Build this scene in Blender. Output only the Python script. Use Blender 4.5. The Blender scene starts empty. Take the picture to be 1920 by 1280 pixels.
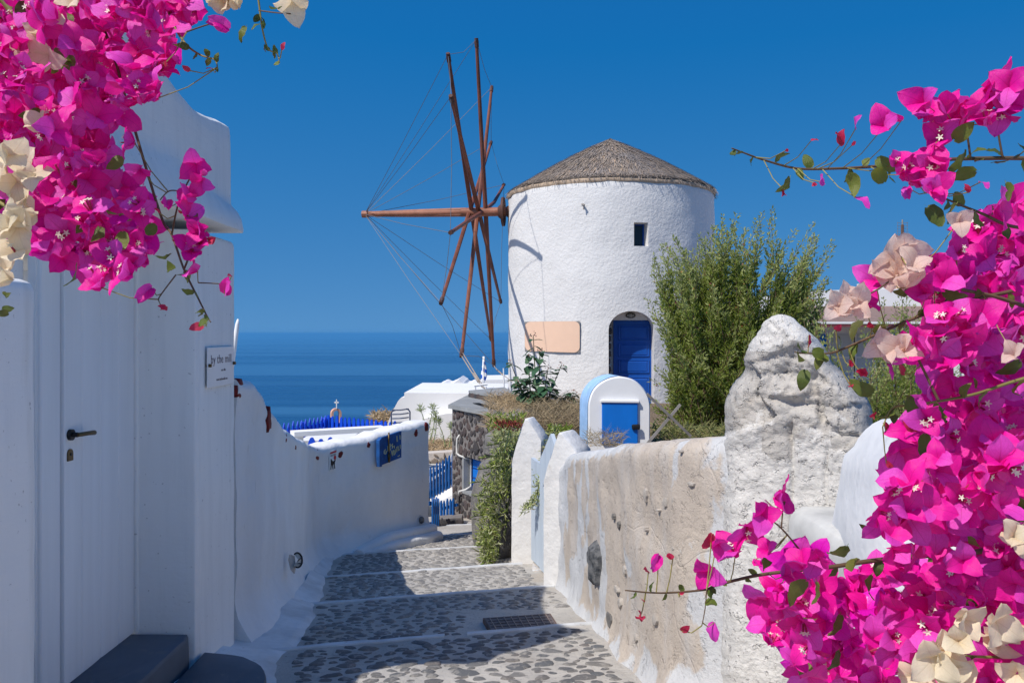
import bpy, bmesh, math, random
from mathutils import Vector, Matrix, Euler, noise as mnoise
R = math.radians
SC = bpy.context.scene
COL = SC.collection
EYE = 1.65                      # the camera's height over the near paving (world z of the eye)
FPX = 1600.0                    # focal length in photo pixels (photo 1920 wide)

# ------------------------------------------------------------------ camera, sky, sun, exposure
cam_d = bpy.data.cameras.new('camera'); cam = bpy.data.objects.new('camera', cam_d); COL.objects.link(cam)
cam.location = (0, 0, EYE); cam.rotation_euler = (R(90), 0, 0)
cam_d.sensor_width = 36; cam_d.lens = FPX/1920*36; cam_d.shift_y = -15/1920
cam_d.clip_start = 0.05; cam_d.clip_end = 200000
SC.camera = cam

SUN_TO = Vector((-0.745*0.63, -0.667*0.63, 0.777)).normalized()     # towards the sun: behind the camera, left, high
W = bpy.data.worlds.new('World'); SC.world = W; W.use_nodes = True
wn = W.node_tree.nodes; wl = W.node_tree.links
bgn = wn['Background']
sky = wn.new('ShaderNodeTexSky'); sky.sky_type = 'NISHITA'; sky.sun_disc = False
sky.sun_elevation = math.asin(SUN_TO.z)
sky.sun_rotation = math.atan2(SUN_TO.x, SUN_TO.y)
sky.altitude = 150; sky.air_density = 1.0; sky.dust_density = 0.35; sky.ozone_density = 3.2
hs = wn.new('ShaderNodeHueSaturation'); hs.inputs['Saturation'].default_value = 1.34; hs.inputs['Value'].default_value = 1.0
hs.inputs['Hue'].default_value = 0.497
tcw = wn.new('ShaderNodeTexCoord'); sxw = wn.new('ShaderNodeSeparateXYZ'); cxw = wn.new('ShaderNodeCombineXYZ'); nmw = wn.new('ShaderNodeVectorMath'); nmw.operation = 'NORMALIZE'
maw = wn.new('ShaderNodeMath'); maw.operation = 'ABSOLUTE'; mbw = wn.new('ShaderNodeMath'); mbw.operation = 'MULTIPLY_ADD'; mbw.inputs[1].default_value = .85; mbw.inputs[2].default_value = .275
wl.new(tcw.outputs['Generated'], sxw.inputs[0]); wl.new(sxw.outputs[2], maw.inputs[0]); wl.new(maw.outputs[0], mbw.inputs[0])
wl.new(sxw.outputs[0], cxw.inputs[0]); wl.new(sxw.outputs[1], cxw.inputs[1]); wl.new(mbw.outputs[0], cxw.inputs[2]); wl.new(cxw.outputs[0], nmw.inputs[0]); wl.new(nmw.outputs[0], sky.inputs['Vector'])
wl.new(sky.outputs[0], hs.inputs['Color'])
spw = wn.new('ShaderNodeSeparateColor'); cbw = wn.new('ShaderNodeCombineColor'); wl.new(hs.outputs[0], spw.inputs[0])
for i_, (k_, c_) in enumerate(((1.38, -.25), (.83, .0), (.5, 1.36))):        # colour balance of the clear deep blue sky
    q_ = wn.new('ShaderNodeMath'); q_.operation = 'MULTIPLY_ADD'; q_.inputs[1].default_value = k_; q_.inputs[2].default_value = c_
    r_ = wn.new('ShaderNodeMath'); r_.operation = 'MAXIMUM'; r_.inputs[1].default_value = .05
    wl.new(spw.outputs[i_], q_.inputs[0]); wl.new(q_.outputs[0], r_.inputs[0]); wl.new(r_.outputs[0], cbw.inputs[i_])
wl.new(cbw.outputs[0], bgn.inputs['Color'])
bgn.inputs['Strength'].default_value = 0.115
sun_d = bpy.data.lights.new('sun', 'SUN'); sun_d.energy = 3.25; sun_d.angle = R(0.5); sun_d.color = (1.0, 0.95, 0.88)
sun = bpy.data.objects.new('sun', sun_d); COL.objects.link(sun)
sun.rotation_euler = (-SUN_TO).to_track_quat('-Z', 'Y').to_euler(); sun.location = (-20, -20, 40)
SC.view_settings.view_transform = 'Standard'; SC.view_settings.look = 'None'
SC.view_settings.gamma = 1.0; SC.view_settings.use_curve_mapping = False
SC.view_settings.exposure = 0.45
SC.cycles.max_bounces = 8; SC.cycles.diffuse_bounces = 4; SC.cycles.transparent_max_bounces = 8
SC.cycles.volume_bounces = 0; SC.cycles.use_denoising = True

# ------------------------------------------------------------------ helpers
def P(px, py, d):
    """World point seen at photo pixel (px,py) standing d metres ahead."""
    return Vector(((px-960)/FPX*d, d, EYE-(py-625)/FPX*d))
def V(x, y, zr):
    """World point from x, y and height relative to the eye."""
    return Vector((x, y, EYE+zr))
def lerp(a, b, t): return a+(b-a)*t
def interp(xs, ys, x):
    if x <= xs[0]: return ys[0]
    for i in range(1, len(xs)):
        if x <= xs[i]:
            t = (x-xs[i-1])/(xs[i]-xs[i-1]) if xs[i] != xs[i-1] else 0
            return ys[i-1]+(ys[i]-ys[i-1])*t
    return ys[-1]
def smooth(a, b, x):
    t = max(0, min(1, (x-a)/(b-a))); return t*t*(3-2*t)
def nz(p, f=1.0, s=0.0): return mnoise.noise(Vector((p[0]*f+s, p[1]*f+s*1.7, p[2]*f-s)))
def fbm(p, f=1.0, s=0.0, o=3):
    a, r = 1.0, 0.0
    for i in range(o):
        r += a*nz(p, f, s+i*7.3); a *= .5; f *= 2.1
    return r

class MB:
    def __init__(self): self.v, self.f, self.u, self.a, self.m = [], [], None, None, None
    def add(self, vs, fs, uvs=None):
        o = len(self.v); self.v.extend([tuple(p) for p in vs]); self.f.extend([tuple(i+o for i in q) for q in fs])
        if uvs is not None:
            if self.u is None: self.u = []
            self.u.extend([tuple(q) for q in uvs])
        return o
    def grid(self, rows, closed_u=False, closed_v=False, flip=False):
        n, k = len(rows), len(rows[0]); vs = [p for r in rows for p in r]; fs = []
        for i in range(n if closed_u else n-1):
            for j in range(k if closed_v else k-1):
                a, b, c, d = i*k+j, i*k+(j+1) % k, ((i+1) % n)*k+(j+1) % k, ((i+1) % n)*k+j
                fs.append((a, d, c, b) if flip else (a, b, c, d))
        return self.add(vs, fs)
    def sweep(self, loops, cap=True):
        """closed loops joined in a row, ends capped"""
        o = self.grid(loops, closed_v=True)
        k = len(loops[0]); n = len(loops)
        if cap:
            self.f.append(tuple(o+j for j in range(k-1, -1, -1))); self.f.append(tuple(o+(n-1)*k+j for j in range(k)))
    def box(self, c, s, rot=None, bev=0.0, taper=1.0):
        c = Vector(c); h = Vector(s)*.5
        m = rot if isinstance(rot, Matrix) else (Euler(rot).to_matrix() if rot is not None else Matrix.Identity(3))
        if bev <= 0:
            vs = [Vector((x*h.x*(taper if z > 0 else 1), y*h.y*(taper if z > 0 else 1), z*h.z)) for x in (-1, 1) for y in (-1, 1) for z in (-1, 1)]
            fs = [(0, 1, 3, 2), (4, 6, 7, 5), (0, 4, 5, 1), (2, 3, 7, 6), (0, 2, 6, 4), (1, 5, 7, 3)]
        else:
            b = min(bev, min(h)*.9); vs = []; fs = []; idx = {}
            for x in (-1, 1):
                for y in (-1, 1):
                    for z in (-1, 1):
                        for ax in range(3):
                            p = [x*(h.x-b), y*(h.y-b), z*(h.z-b)]; p[ax] = (x, y, z)[ax]*h[ax]
                            idx[(x, y, z, ax)] = len(vs); vs.append(Vector(p))
            def F(*k):
                q = [idx[t] for t in k]; pc = sum((vs[i] for i in q), Vector())/len(q)
                nn = (vs[q[1]]-vs[q[0]]).cross(vs[q[2]]-vs[q[1]])
                fs.append(tuple(q) if nn.dot(pc) > 0 else tuple(reversed(q)))
            for ax in range(3):
                o1, o2 = [i for i in range(3) if i != ax]
                for s_ in (-1, 1):
                    ks = []
                    for (p, q) in ((-1, -1), (1, -1), (1, 1), (-1, 1)):
                        t = [0, 0, 0]; t[ax] = s_; t[o1] = p; t[o2] = q; ks.append((*t, ax))
                    F(*ks)
            for ax in range(3):
                o1, o2 = [i for i in range(3) if i != ax]
                for p in (-1, 1):
                    for q in (-1, 1):
                        ks = []
                        for (e, w) in ((-1, o1), (1, o1), (1, o2), (-1, o2)):
                            t = [0, 0, 0]; t[ax] = e; t[o1] = p; t[o2] = q; ks.append((*t, w))
                        F(*ks)
            for x in (-1, 1):
                for y in (-1, 1):
                    for z in (-1, 1): F((x, y, z, 0), (x, y, z, 1), (x, y, z, 2))
        self.add([c+m @ p for p in vs], fs)
    def tube(self, pts, r, n=6, cap=True, r2=None):
        pts = [Vector(p) for p in pts]; k = len(pts)
        rs = r if isinstance(r, (list, tuple)) else [lerp(r, r2 if r2 is not None else r, i/max(1, k-1)) for i in range(k)]
        rows = []; ref = None
        for i, p in enumerate(pts):
            t = (pts[min(i+1, k-1)]-pts[max(i-1, 0)])
            t = t.normalized() if t.length > 1e-9 else Vector((0, 0, 1))
            if ref is None:
                ref = Vector((0, 0, 1)) if abs(t.z) < .9 else Vector((1, 0, 0))
            x = t.cross(ref).normalized(); y = x.cross(t); ref = y
            rows.append([p+(x*math.cos(2*math.pi*j/n)+y*math.sin(2*math.pi*j/n))*rs[i] for j in range(n)])
        o = self.grid(rows, closed_v=True, flip=True)
        if cap:
            self.f.append(tuple(o+j for j in range(n))); self.f.append(tuple(o+(k-1)*n+j for j in range(n-1, -1, -1)))
    def prism(self, outline, to3d, depth):
        """outline: 2-D points, to3d(u,v,w) maps with w 0..depth"""
        k = len(outline)
        fr = [to3d(u, v, 0) for u, v in outline]; bk = [to3d(u, v, depth) for u, v in outline]
        self.add(fr+bk, [tuple(range(k)), tuple(range(2*k-1, k-1, -1))]+[(i, i+k, (i+1) % k+k, (i+1) % k) for i in range(k)])
    def build(self, name, m, parent=None, origin=None, smooth_=False, fix=True, auto=None):
        me = bpy.data.meshes.new(name)
        o = bpy.data.objects.new(name, me); COL.objects.link(o)
        off = Vector((0, 0, 0))
        if parent is not None:
            o.parent = parent; root = parent
            off = Vector(root.location)
            while root.parent is not None:
                root = root.parent; off = off+Vector(root.location)
        elif origin is not None:
            off = Vector(origin); o.location = off
        me.from_pydata([(p[0]-off.x, p[1]-off.y, p[2]-off.z) for p in self.v], [], self.f)
        if self.u is not None:
            l = me.uv_layers.new(name='UVMap'); flat = []
            for q in self.f:
                for i in q: flat.extend(self.u[i])
            l.data.foreach_set('uv', flat)
        if self.a is not None:
            at = me.attributes.new('paint', 'FLOAT', 'POINT'); at.data.foreach_set('value', self.a)
        if fix:
            bm = bmesh.new(); bm.from_mesh(me); bmesh.ops.recalc_face_normals(bm, faces=bm.faces); bm.to_mesh(me); bm.free()
        if isinstance(m, (list, tuple)):
            for q in m: me.materials.append(q)
            if self.m: me.polygons.foreach_set('material_index', self.m)
        elif m is not None: me.materials.append(m)
        if smooth_: me.polygons.foreach_set('use_smooth', [True]*len(me.polygons))
        if auto is not None and smooth_: me.set_sharp_from_angle(angle=R(auto))
        me.update()
        return o

def thing(name, loc, label, cat, group=None):
    o = bpy.data.objects.new(name, None); COL.objects.link(o); o.location = loc
    o.empty_display_size = .1
    return tag(o, label, cat, group)
def tag(o, label, cat, group=None):
    o['label'] = label; o['category'] = cat
    if group: o['group'] = group
    return o
def struct(o, label=None, cat=None):
    o['kind'] = 'structure'
    if label: o['label'] = label
    if cat: o['category'] = cat
    return o
def stuff(o): o['kind'] = 'stuff'; return o
def inst(name, me, parent, loc, rot=None, scale=None):
    """another object using a mesh already made, placed in the parent's space"""
    o = bpy.data.objects.new(name, me); COL.objects.link(o); o.parent = parent; o.location = loc
    if rot is not None:
        if isinstance(rot, Euler) or isinstance(rot, tuple): o.rotation_euler = rot
        else: o.rotation_euler = rot.to_euler()
    if scale is not None: o.scale = scale if hasattr(scale, '__len__') else (scale,)*3
    return o

# ------------------------------------------------------------------ materials
class NT:
    def __init__(self, name):
        self.m = bpy.data.materials.new(name); self.m.use_nodes = True
        self.t = self.m.node_tree; self.n = self.t.nodes; self.l = self.t.links
        self.b = self.n['Principled BSDF']; self.out = self.n['Material Output']
    def new(self, t, ins=None, **kw):
        q = self.n.new(t)
        for k, v in kw.items(): setattr(q, k, v)
        for k, v in (ins or {}).items(): self.set(q.inputs[k], v)
        return q
    def set(self, s, v):
        if isinstance(v, bpy.types.NodeSocket): self.l.new(v, s)
        elif hasattr(v, 'outputs'): self.l.new(v.outputs[0], s)
        elif hasattr(v, '__len__') and s.type == 'RGBA' and len(v) == 3: s.default_value = (*v, 1)
        else: s.default_value = v
    def coord(self, kind='Object', scale=(1, 1, 1), loc=None):
        tc = self.new('ShaderNodeTexCoord'); mp = self.new('ShaderNodeMapping'); self.l.new(tc.outputs[kind], mp.inputs[0])
        mp.inputs['Scale'].default_value = scale
        if loc is not None: self.set(mp.inputs['Location'], loc)
        return mp.outputs[0]
    def noise(self, vec, scale, detail=4, rough=.55, dist=0):
        return self.new('ShaderNodeTexNoise', {'Vector': vec, 'Scale': scale, 'Detail': detail, 'Roughness': rough, 'Distortion': dist}).outputs['Fac']
    def ramp(self, fac, stops, interp_='LINEAR'):
        r = self.new('ShaderNodeValToRGB', {'Fac': fac}); e = r.color_ramp.elements; r.color_ramp.interpolation = interp_
        while len(e) < len(stops): e.new(.5)
        for i, (p, c) in enumerate(stops):
            e[i].position = p; e[i].color = (c, c, c, 1) if not hasattr(c, '__len__') else (*c, 1)
        return r.outputs[0]
    def mix(self, f, a, b, mode='MIX'):
        q = self.new('ShaderNodeMix', data_type='RGBA', blend_type=mode)
        self.set(q.inputs[0], f); self.set(q.inputs[6], a); self.set(q.inputs[7], b); return q.outputs[2]
    def math(self, op, a, b=None, c=None, clamp=False):
        q = self.new('ShaderNodeMath', operation=op); q.use_clamp = clamp; self.set(q.inputs[0], a)
        if b is not None: self.set(q.inputs[1], b)
        if c is not None: self.set(q.inputs[2], c)
        return q.outputs[0]
    def bump(self, h, strength=.4, dist=.01, normal=None):
        ins = {'Height': h, 'Strength': strength, 'Distance': dist}
        if normal is not None: ins['Normal'] = normal
        return self.new('ShaderNodeBump', ins).outputs[0]
    def fin(self, color=None, rough=.8, bump=None, spec=.3, metal=0):
        b = self.b
        if color is not None: self.set(b.inputs['Base Color'], color)
        self.set(b.inputs['Roughness'], rough); b.inputs['Specular IOR Level'].default_value = spec; b.inputs['Metallic'].default_value = metal
        if bump is not None: self.l.new(bump, b.inputs['Normal'])
        return self.m

def plaster(name, base, second, mscale=1.5, grain=60, gstr=.35, lump=9, lstr=.3, spots=0.0, spotcol=(.3, .27, .25), stretch=(1, 1, 1), gdist=.004, ldist=.02):
    t = NT(name); c = t.coord('Object'); cs = t.coord('Object', stretch)
    col = t.mix(t.ramp(t.noise(cs, mscale, 5, .6), [(.38, 0), (.68, 1)]), base, second)
    if spots:
        f = t.ramp(t.noise(cs, 14, 3, .7), [(.66, 0), (.74, 1)])
        col = t.mix(t.math('MULTIPLY', f, spots), col, spotcol)
    b1 = t.bump(t.noise(c, lump, 3, .5), lstr, ldist)
    b2 = t.bump(t.noise(c, grain, 4, .65), gstr, gdist, b1)
    return t.fin(col, .88, b2, .2)

def brushed(name, base, second, stain):
    t = NT(name); c = t.coord('Object'); cv = t.coord('Object', (9, 9, .7)); ch = t.coord('Object', (1.2, 1.2, 7))
    col = t.mix(t.ramp(t.noise(c, .9, 5, .6), [(.36, 0), (.68, 1)]), base, second)
    col = t.mix(t.math('MULTIPLY', t.ramp(t.noise(cv, 2.0, 4, .6), [(.48, 0), (.78, 1)]), .45), col, tuple(x*.84 for x in second))
    col = t.mix(t.math('MULTIPLY', t.ramp(t.noise(t.coord('Object', (6, 6, .45), (3, 1, 2)), 1.6, 5, .65), [(.60, 0), (.76, 1)]), .45), col, stain)
    col = t.mix(t.math('MULTIPLY', t.ramp(t.noise(c, 48, 2, .5), [(.71, 0), (.745, 1)]), .5), col, (.30, .27, .26))
    b = t.bump(t.noise(ch, 6, 4, .6), .22, .008, t.bump(t.noise(c, 5, 4, .5), .3, .02)); b = t.bump(t.noise(c, 70, 4, .6), .22, .004, b)
    return t.fin(col, .87, b, .2)

def paint(name, base, var=.12, rough=.5, wear=None, grain=True, scale=6, stretch=(1, 1, 1)):
    t = NT(name); c = t.coord('Object', stretch)
    dk = tuple(x*(1-var) for x in base); lt = tuple(min(1, x*(1+var)) for x in base)
    col = t.mix(t.ramp(t.noise(c, scale, 4, .6), [(.3, 0), (.7, 1)]), dk, lt)
    if wear is not None:
        col = t.mix(t.math('MULTIPLY', t.ramp(t.noise(c, scale*4, 4, .7), [(.6, 0), (.68, 1)]), .8), col, wear)
    return t.fin(col, rough, t.bump(t.noise(c, scale*12, 3), .15, .002) if grain else None, .35)

def rock(name, cols, scale=8, bstr=.8, bdist=.02, rough=.9, rnd=True):
    t = NT(name); oi = t.new('ShaderNodeObjectInfo')
    c = t.coord('Object', loc=t.new('ShaderNodeCombineXYZ', {'X': t.math('MULTIPLY', oi.outputs['Random'], 37.)}).outputs[0])
    n1 = t.noise(c, scale, 5, .65)
    col = t.mix(t.ramp(n1, [(.32, 0), (.68, 1)]), cols[0], cols[1])
    if rnd:
        r = t.new('ShaderNodeValToRGB', {'Fac': oi.outputs['Random']}); e = r.color_ramp.elements
        hues = cols[2:] or [cols[0]]
        while len(e) < len(hues)+1: e.new(.5)
        for i, h in enumerate([cols[0]]+list(hues)): e[i].position = i/len(hues); e[i].color = (*h, 1)
        col = t.mix(.6, col, r.outputs[0])
        col = t.mix(t.math('MULTIPLY', t.ramp(n1, [(.5, 0), (.75, 1)]), .35), col, cols[1])
    bp = t.bump(t.noise(c, scale*3, 5, .7), bstr, bdist)
    return t.fin(col, rough, bp, .25)

def cobble_material():
    m = rock('cobble_stone', [(.115, .12, .128), (.30, .29, .275), (.14, .155, .172), (.23, .215, .20), (.22, .19, .17), (.11, .12, .138), (.30, .285, .265), (.18, .17, .165), (.26, .24, .215)], 34, .9, .006, .8)
    nt = m.node_tree; b = nt.nodes['Principled BSDF']; src = b.inputs['Base Color'].links[0].from_socket
    g = nt.nodes.new('ShaderNodeNewGeometry'); n = nt.nodes.new('ShaderNodeTexNoise'); n.inputs['Scale'].default_value = 21; n.inputs['Detail'].default_value = 5; n.inputs['Roughness'].default_value = .7
    nt.links.new(g.outputs['Position'], n.inputs['Vector']); r = nt.nodes.new('ShaderNodeValToRGB'); r.color_ramp.elements[0].position = .50; r.color_ramp.elements[1].position = .63
    nt.links.new(n.outputs['Fac'], r.inputs['Fac']); k = nt.nodes.new('ShaderNodeMath'); k.operation = 'MULTIPLY'; k.inputs[1].default_value = .75; nt.links.new(r.outputs[0], k.inputs[0])
    x = nt.nodes.new('ShaderNodeMix'); x.data_type = 'RGBA'; nt.links.new(k.outputs[0], x.inputs[0]); nt.links.new(src, x.inputs[6]); x.inputs[7].default_value = (.43, .40, .36, 1); nt.links.new(x.outputs[2], b.inputs['Base Color'])
    return m

def leafmat(name, cols, trans=.35, rough=.5, island=True, veins=False, noise_scale=3):
    """leaf or petal: colours vary from piece to piece; some light passes through"""
    t = NT(name)
    if island: rnd = t.new('ShaderNodeNewGeometry').outputs['Random Per Island']
    else: rnd = t.new('ShaderNodeObjectInfo').outputs['Random']
    st = [(i/max(1, len(cols)-1), c) for i, c in enumerate(cols)]
    col = t.ramp(rnd, st)
    bp = None
    if veins:
        uv = t.new('ShaderNodeUVMap'); sx = t.new('ShaderNodeSeparateXYZ', {0: uv.outputs[0]})
        s = t.math('ABSOLUTE', t.math('SUBTRACT', sx.outputs[0], .5)); tt = sx.outputs[1]
        w = t.math('FRACT', t.math('MULTIPLY', t.math('SUBTRACT', tt, t.math('MULTIPLY', s, 1.1)), 5.5))
        side = t.ramp(w, [(0, 1), (.09, 0), (.93, 0), (1, 1)])
        mid = t.ramp(s, [(.0, 1), (.03, 0)])
        vn = t.math('MAXIMUM', mid, t.math('MULTIPLY', side, .55))
        net = t.new('ShaderNodeTexVoronoi', {'Vector': uv.outputs[0], 'Scale': 9.0}, feature='DISTANCE_TO_EDGE').outputs['Distance']
        net = t.ramp(net, [(0, .5), (.06, 0)])
        vn = t.math('MAXIMUM', vn, net)
        h, m = veins
        col = t.mix(t.math('MULTIPLY', vn, m), col, h)
        oc = t.coord('Object'); cr = t.noise(oc, 90, 2, .5)
        bp = t.bump(t.math('ADD', t.math('MULTIPLY', vn, .5), cr), .35, .0016)
    b = t.b; t.set(b.inputs['Base Color'], col); b.inputs['Roughness'].default_value = rough; b.inputs['Specular IOR Level'].default_value = .45
    if bp is not None: t.l.new(bp, b.inputs['Normal'])
    tr = t.new('ShaderNodeBsdfTranslucent', {'Color': col})
    if bp is not None: t.l.new(bp, tr.inputs['Normal'])
    mx = t.new('ShaderNodeMixShader', {0: trans}); t.l.new(b.outputs[0], mx.inputs[1]); t.l.new(tr.outputs[0], mx.inputs[2])
    t.l.new(mx.outputs[0], t.out.inputs['Surface'])
    return t.m

M = {}
M['white'] = plaster('whitewash', (.80, .79, .77), (.74, .74, .74), 1.2, 55, .5, 8, .35)
M['white_house'] = brushed('smooth_whitewash', (.88, .87, .84), (.82, .815, .79), (.64, .61, .55))
M['white_wall'] = plaster('brushed_whitewash', (.82, .82, .81), (.71, .705, .695), 1.6, 42, .45, 9, .5, .35, (.40, .37, .35), (1, 1, .35), .006, .03)
M['white_tower'] = plaster('rough_stucco', (.745, .735, .715), (.70, .69, .675), .8, 16, .55, 4, .3, .10, (.50, .46, .42), stretch=(1, 1, .5), gdist=.026, ldist=.03)
M['white_far'] = plaster('far_whitewash', (.82, .82, .81), (.77, .77, .77), .8, 20, .2, 3, .2)
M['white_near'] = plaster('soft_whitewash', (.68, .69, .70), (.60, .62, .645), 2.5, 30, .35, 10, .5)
M['kerb'] = plaster('worn_whitewash_kerb', (.76, .755, .745), (.55, .53, .505), 3.2, 42, .6, 10, .6, .55, (.30, .28, .26))
M['pillar'] = plaster('pillar_whitewash', (.74, .73, .71), (.64, .625, .60), 2.2, 40, .5, 8, .5, .4, (.45, .40, .34), (1, 1, .4), .006, .03)
M['blue_door'] = paint('deep_blue_paint', (.006, .075, .36), .10, .42, stretch=(1, 1, .3))
M['blue_bright'] = paint('bright_blue_paint', (.004, .16, .60), .08, .45, stretch=(1, 1, .4))
M['blue_fence'] = paint('cobalt_fence_paint', (.004, .065, .56), .15, .5)
M['blue_stair'] = paint('sea_blue_fence_paint', (.005, .085, .29), .18, .5)
M['lightblue'] = paint('pale_blue_limewash', (.33, .53, .80), .12, .8, wear=(.62, .66, .70))
M['gate'] = paint('grey_blue_gate_paint', (.50, .57, .64), .06, .55, stretch=(3, 3, .3))
M['door_white'] = paint('pale_door_paint', (.80, .82, .83), .04, .42, stretch=(3, 3, .15))
M['pale_stone'] = rock('pale_wall_stone', [(.34, .31, .28), (.50, .46, .41), (.40, .37, .34)], 30, .7, .006, rnd=False)
M['navy_metal'] = paint('navy_metal_paint', (.012, .035, .10), .2, .4)
M['red_paint'] = paint('oxide_red_paint', (.15, .012, .012), .4, .75, scale=30)
M['peach'] = paint('peach_plaster', (.80, .55, .40), .02, .8)
M['peach_bell'] = paint('peach_bell_plaster', (.75, .42, .30), .08, .8)
M['wood_red'] = paint('red_brown_pole_wood', (.185, .062, .036), .4, .6, scale=2.2)
M['wood_dark'] = paint('dark_pole_wood', (.10, .045, .032), .35, .65, scale=3)
M['wood_grey'] = paint('grey_weathered_wood', (.27, .25, .23), .25, .8, scale=5)
M['wood_axle'] = paint('red_axle_wood', (.30, .115, .065), .3, .55, wear=(.36, .20, .14), scale=3)
M['rope'] = paint('old_rope', (.36, .31, .26), .3, .9, scale=30)
M['wire'] = paint('stay_wire', (.16, .17, .19), .1, .6, grain=False)
M['brown_awning'] = paint('brown_awning_cloth', (.24, .165, .145), .12, .85)
M['darkred'] = paint('dark_red_trim', (.16, .05, .055), .1, .7)
M['curtain'] = paint('pale_curtain', (.55, .60, .63), .06, .8, stretch=(14, 1, .1))
M['black'] = paint('black_iron', (.012, .013, .014), .3, .45)
M['bronze'] = paint('old_brass', (.13, .085, .035), .4, .38)
M['bronze'].node_tree.nodes['Principled BSDF'].inputs['Metallic'].default_value = .75
M['rust'] = paint('rusty_iron', (.125, .075, .055), .35, .7, wear=(.20, .11, .07), scale=14)
M['rust_plate'] = paint('dull_iron_plate', (.105, .085, .085), .25, .55, scale=9)
M['rust_line'] = paint('worn_iron_rib', (.26, .20, .17), .3, .6, scale=9)
M['slab'] = paint('grey_cement_slab', (.27, .28, .28), .18, .85, scale=4)
M['step_grey'] = paint('painted_grey_step', (.078, .098, .125), .22, .6, wear=(.13, .135, .14), scale=2.5)
M['step_edge'] = paint('worn_step_edge', (.16, .13, .11), .3, .8, scale=9)
M['path_line'] = paint('white_step_line', (.58, .585, .585), .14, .8, wear=(.40, .38, .36), scale=9)
M['concrete'] = paint('pale_concrete', (.52, .52, .50), .18, .9, scale=7)
M['sign_white'] = paint('white_acrylic', (.80, .79, .78), .02, .25, grain=False)
M['ink'] = paint('brown_ink', (.13, .095, .10), .1, .7, grain=False)
M['sign_blue'] = paint('painted_blue_board', (.010, .075, .26), .45, .6, wear=(.02, .17, .36), scale=7)
M['sign_yellow'] = paint('pale_yellow_letters', (.50, .52, .30), .3, .7, scale=20)
M['sign_red'] = paint('red_print', (.55, .03, .05), .05, .6, grain=False)
M['pipe'] = paint('grey_plastic_pipe', (.62, .61, .57), .1, .5, grain=False)
M['glass_dark'] = paint('dark_window_glass', (.012, .016, .022), .2, .08, grain=False)
M['lamp_glass'] = paint('frosted_lamp_glass', (.35, .38, .38), .1, .25, grain=False)
M['flag_blue'] = paint('flag_blue', (.01, .08, .42), .05, .7, grain=False)
M['flag_white'] = paint('flag_white', (.75, .76, .78), .05, .7, grain=False)
M['lava'] = rock('lava_stone', [(.045, .042, .045), (.12, .105, .10), (.075, .07, .072), (.13, .07, .06), (.10, .095, .095), (.055, .055, .062), (.15, .10, .085), (.07, .07, .08)], 18, .9, .012)
M['boulder'] = rock('dark_boulder', [(.14, .135, .13), (.29, .275, .255), (.18, .17, .16)], 9, 1., .03, rnd=False)
M['darkrock'] = rock('dark_slate', [(.035, .042, .052), (.24, .24, .24), (.05, .06, .07)], 22, 1., .012, rnd=False)
M['cobble'] = cobble_material()
M['mortar_dark'] = plaster('lava_mortar', (.22, .20, .185), (.15, .138, .132), 5, 40, .9, 14, .5, .3, (.08, .075, .075))
M['mortar_pale'] = plaster('pale_mortar', (.60, .54, .48), (.52, .47, .42), 4, 40, .6, 12, .4)
M['wallstone'] = rock('retaining_stone', [(.22, .17, .12), (.33, .27, .21), (.20, .20, .21), (.30, .22, .15), (.17, .17, .19)], 8, .7, .02)
# ------------------------------------------------------------------ ground, stepped path, sea
UE = [-2.2, -0.8, 0.6, 2.0, 3.44, 4.83, 6.2, 7.48, 9.0, 10.3, 11.6, 13.2]
def base_z(u): return -1.585-.13*(u-3.95)
def path_z(x, y):
    u = y-.25*x
    for k in range(len(UE)-1):
        if UE[k] <= u < UE[k+1]:
            t = (u-UE[k])/(UE[k+1]-UE[k])
            return lerp(base_z(UE[k])-.02, base_z(UE[k+1])+.02, t)
    return base_z(u)
def left_edge(y): return interp([2, 3.6, 3.9, 4.4, 4.8, 5.5, 6.5, 7.5, 8.5, 9.2, 10.2], [-1.0, -1.0, -1.04, -1.17, -1.2, -1.29, -1.44, -1.62, -1.70, -1.2, -.8], y)
def right_edge(y): return interp([2, 3.0, 3.9, 4.8, 5.9, 6.4, 7.4, 7.8, 8.4, 9.5, 11], [1.2, .95, .56, .44, .34, .25, .1, 0, -.25, -.35, -.5], y)

mb = MB(); rng = random.Random(3)
for k in range(len(UE)-1):
    nu = max(3, int((UE[k+1]-UE[k])/.07)) if UE[k] > 2 else 4
    nxs = 60 if UE[k] > 2 else 12
    rows = []
    for i in range(nu+1):
        u = lerp(UE[k], UE[k+1], i/nu); row = []
        zz = lerp(base_z(UE[k])-.02, base_z(UE[k+1])+.02, i/nu)
        for j in range(nxs+1):
            x = lerp(-3.2, 1.6, j/nxs); y = u+.25*x
            row.append(V(x, y, zz+.007*fbm((x, y, 0), 3.5, 2)))
        rows.append(row)
    mb.grid(rows)
    if k < len(UE)-2:                                        # the riser down to the next tread
        top = rows[-1]; u = UE[k+1]; low = []
        for j in range(nxs+1):
            x = lerp(-3.2, 1.6, j/nxs); y = u+.25*x
            low.append(V(x, y, base_z(u)-.022+.007*fbm((x, y, 0), 3.5, 2)))
        mb.grid([top, low])
def path_material():
    t = NT('path_mortar'); c = t.coord('Object')
    col = t.mix(t.ramp(t.noise(c, 2.2, 5, .6), [(.35, 0), (.7, 1)]), (.52, .485, .435), (.37, .35, .32))
    col = t.mix(t.math('MULTIPLY', t.ramp(t.noise(c, 1.1, 3, .6), [(.56, 0), (.68, 1)]), .6), col, (.46, .38, .29))
    col = t.mix(t.math('MULTIPLY', t.ramp(t.noise(c, 45, 3, .7), [(.58, 0), (.7, 1)]), .5), col, (.11, .105, .105))
    return t.fin(col, .9, t.bump(t.noise(c, 60, 4, .7), .9, .008, t.bump(t.noise(c, 13, 4, .65), .8, .022)), .2)
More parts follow.
